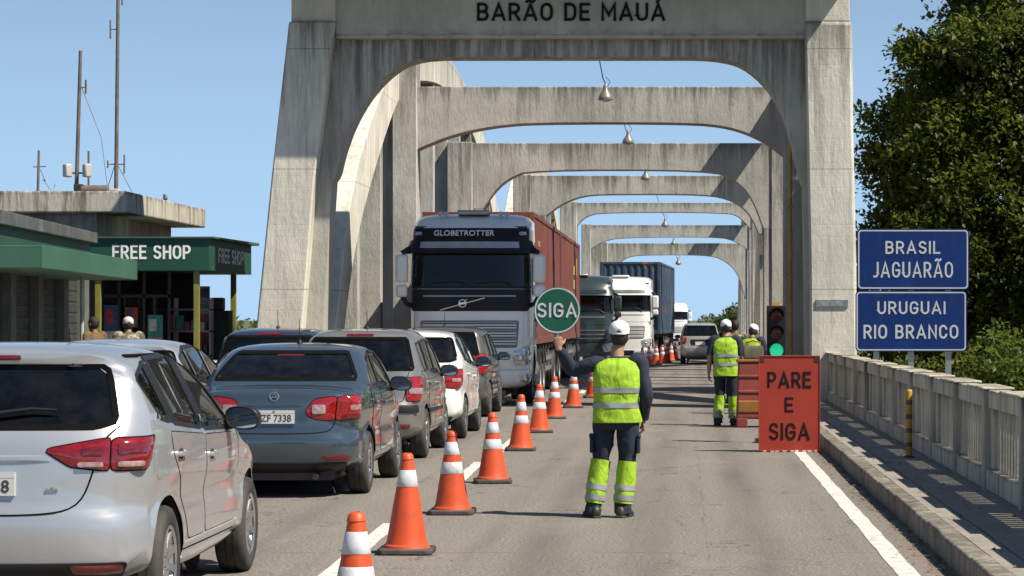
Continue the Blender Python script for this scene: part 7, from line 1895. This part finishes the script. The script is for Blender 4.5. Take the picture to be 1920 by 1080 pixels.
# ------------------------------------------------------------------ camera, sun and sky
cam = bpy.data.cameras.new('camera'); co = bpy.data.objects.new('camera', cam); COL.objects.link(co)
co.location = (0, 0, EYE); co.rotation_euler = (R(90), 0, 0)
cam.sensor_width = 36; cam.lens = F/1920*36
cam.shift_x = -(VX-960)/1920; cam.shift_y = (VY-540)/1920
cam.clip_start = 0.1; cam.clip_end = 20000
SC.camera = co
EL, AZ = 52.0, 27.0     # the sun stands to the right and a little behind the camera
d = Vector((math.cos(R(EL))*math.cos(R(AZ)), -math.cos(R(EL))*math.sin(R(AZ)), math.sin(R(EL))))
sl = bpy.data.lights.new('sun', 'SUN'); sl.energy = 5.0; sl.angle = R(0.53); sl.color = (1.0, 0.935, 0.82)
so = bpy.data.objects.new('sun', sl); COL.objects.link(so); so.rotation_euler = d.to_track_quat('Z', 'Y').to_euler(); so.location = (30, -10, 40)
HAZE = (4.6, 7.1, 10.3)     # pale summer haze low in the sky
w = bpy.data.worlds.new('World'); SC.world = w; w.use_nodes = True
nt = w.node_tree; bg = nt.nodes['Background']
sky = nt.nodes.new('ShaderNodeTexSky'); sky.sky_type = 'NISHITA'; sky.sun_disc = False
sky.sun_elevation = R(EL); sky.sun_rotation = R(90 + AZ); sky.altitude = 0; sky.air_density = 1.0; sky.dust_density = 0.3; sky.ozone_density = 2.4
tcw = nt.nodes.new('ShaderNodeTexCoord'); mpw = nt.nodes.new('ShaderNodeMapping'); mpw.vector_type = 'POINT'
mpw.inputs['Location'].default_value = (0, 0, 0.068); mpw.inputs['Scale'].default_value = (1, 1, 1.0)
nt.links.new(tcw.outputs['Generated'], mpw.inputs['Vector']); nt.links.new(mpw.outputs['Vector'], sky.inputs['Vector'])
sep = nt.nodes.new('ShaderNodeSeparateXYZ'); nt.links.new(tcw.outputs['Generated'], sep.inputs[0])
hz = nt.nodes.new('ShaderNodeMapRange'); hz.interpolation_type = 'SMOOTHERSTEP'
for i, v in ((1, -0.02), (2, 0.24), (3, 0.78), (4, 0.0)): hz.inputs[i].default_value = v
nt.links.new(sep.outputs['Z'], hz.inputs[0])
mz = nt.nodes.new('ShaderNodeMix'); mz.data_type = 'RGBA'; nt.links.new(hz.outputs[0], mz.inputs[0]); nt.links.new(sky.outputs[0], mz.inputs[6]); mz.inputs[7].default_value = HAZE + (1,)
nt.links.new(mz.outputs[2], bg.inputs['Color']); bg.inputs['Strength'].default_value = 0.063
SC.view_settings.view_transform = 'Standard'; SC.view_settings.look = 'None'
SC.view_settings.exposure = 0.66; SC.view_settings.gamma = 1.0
SC.cycles.max_bounces = 8; SC.cycles.transparent_max_bounces = 16
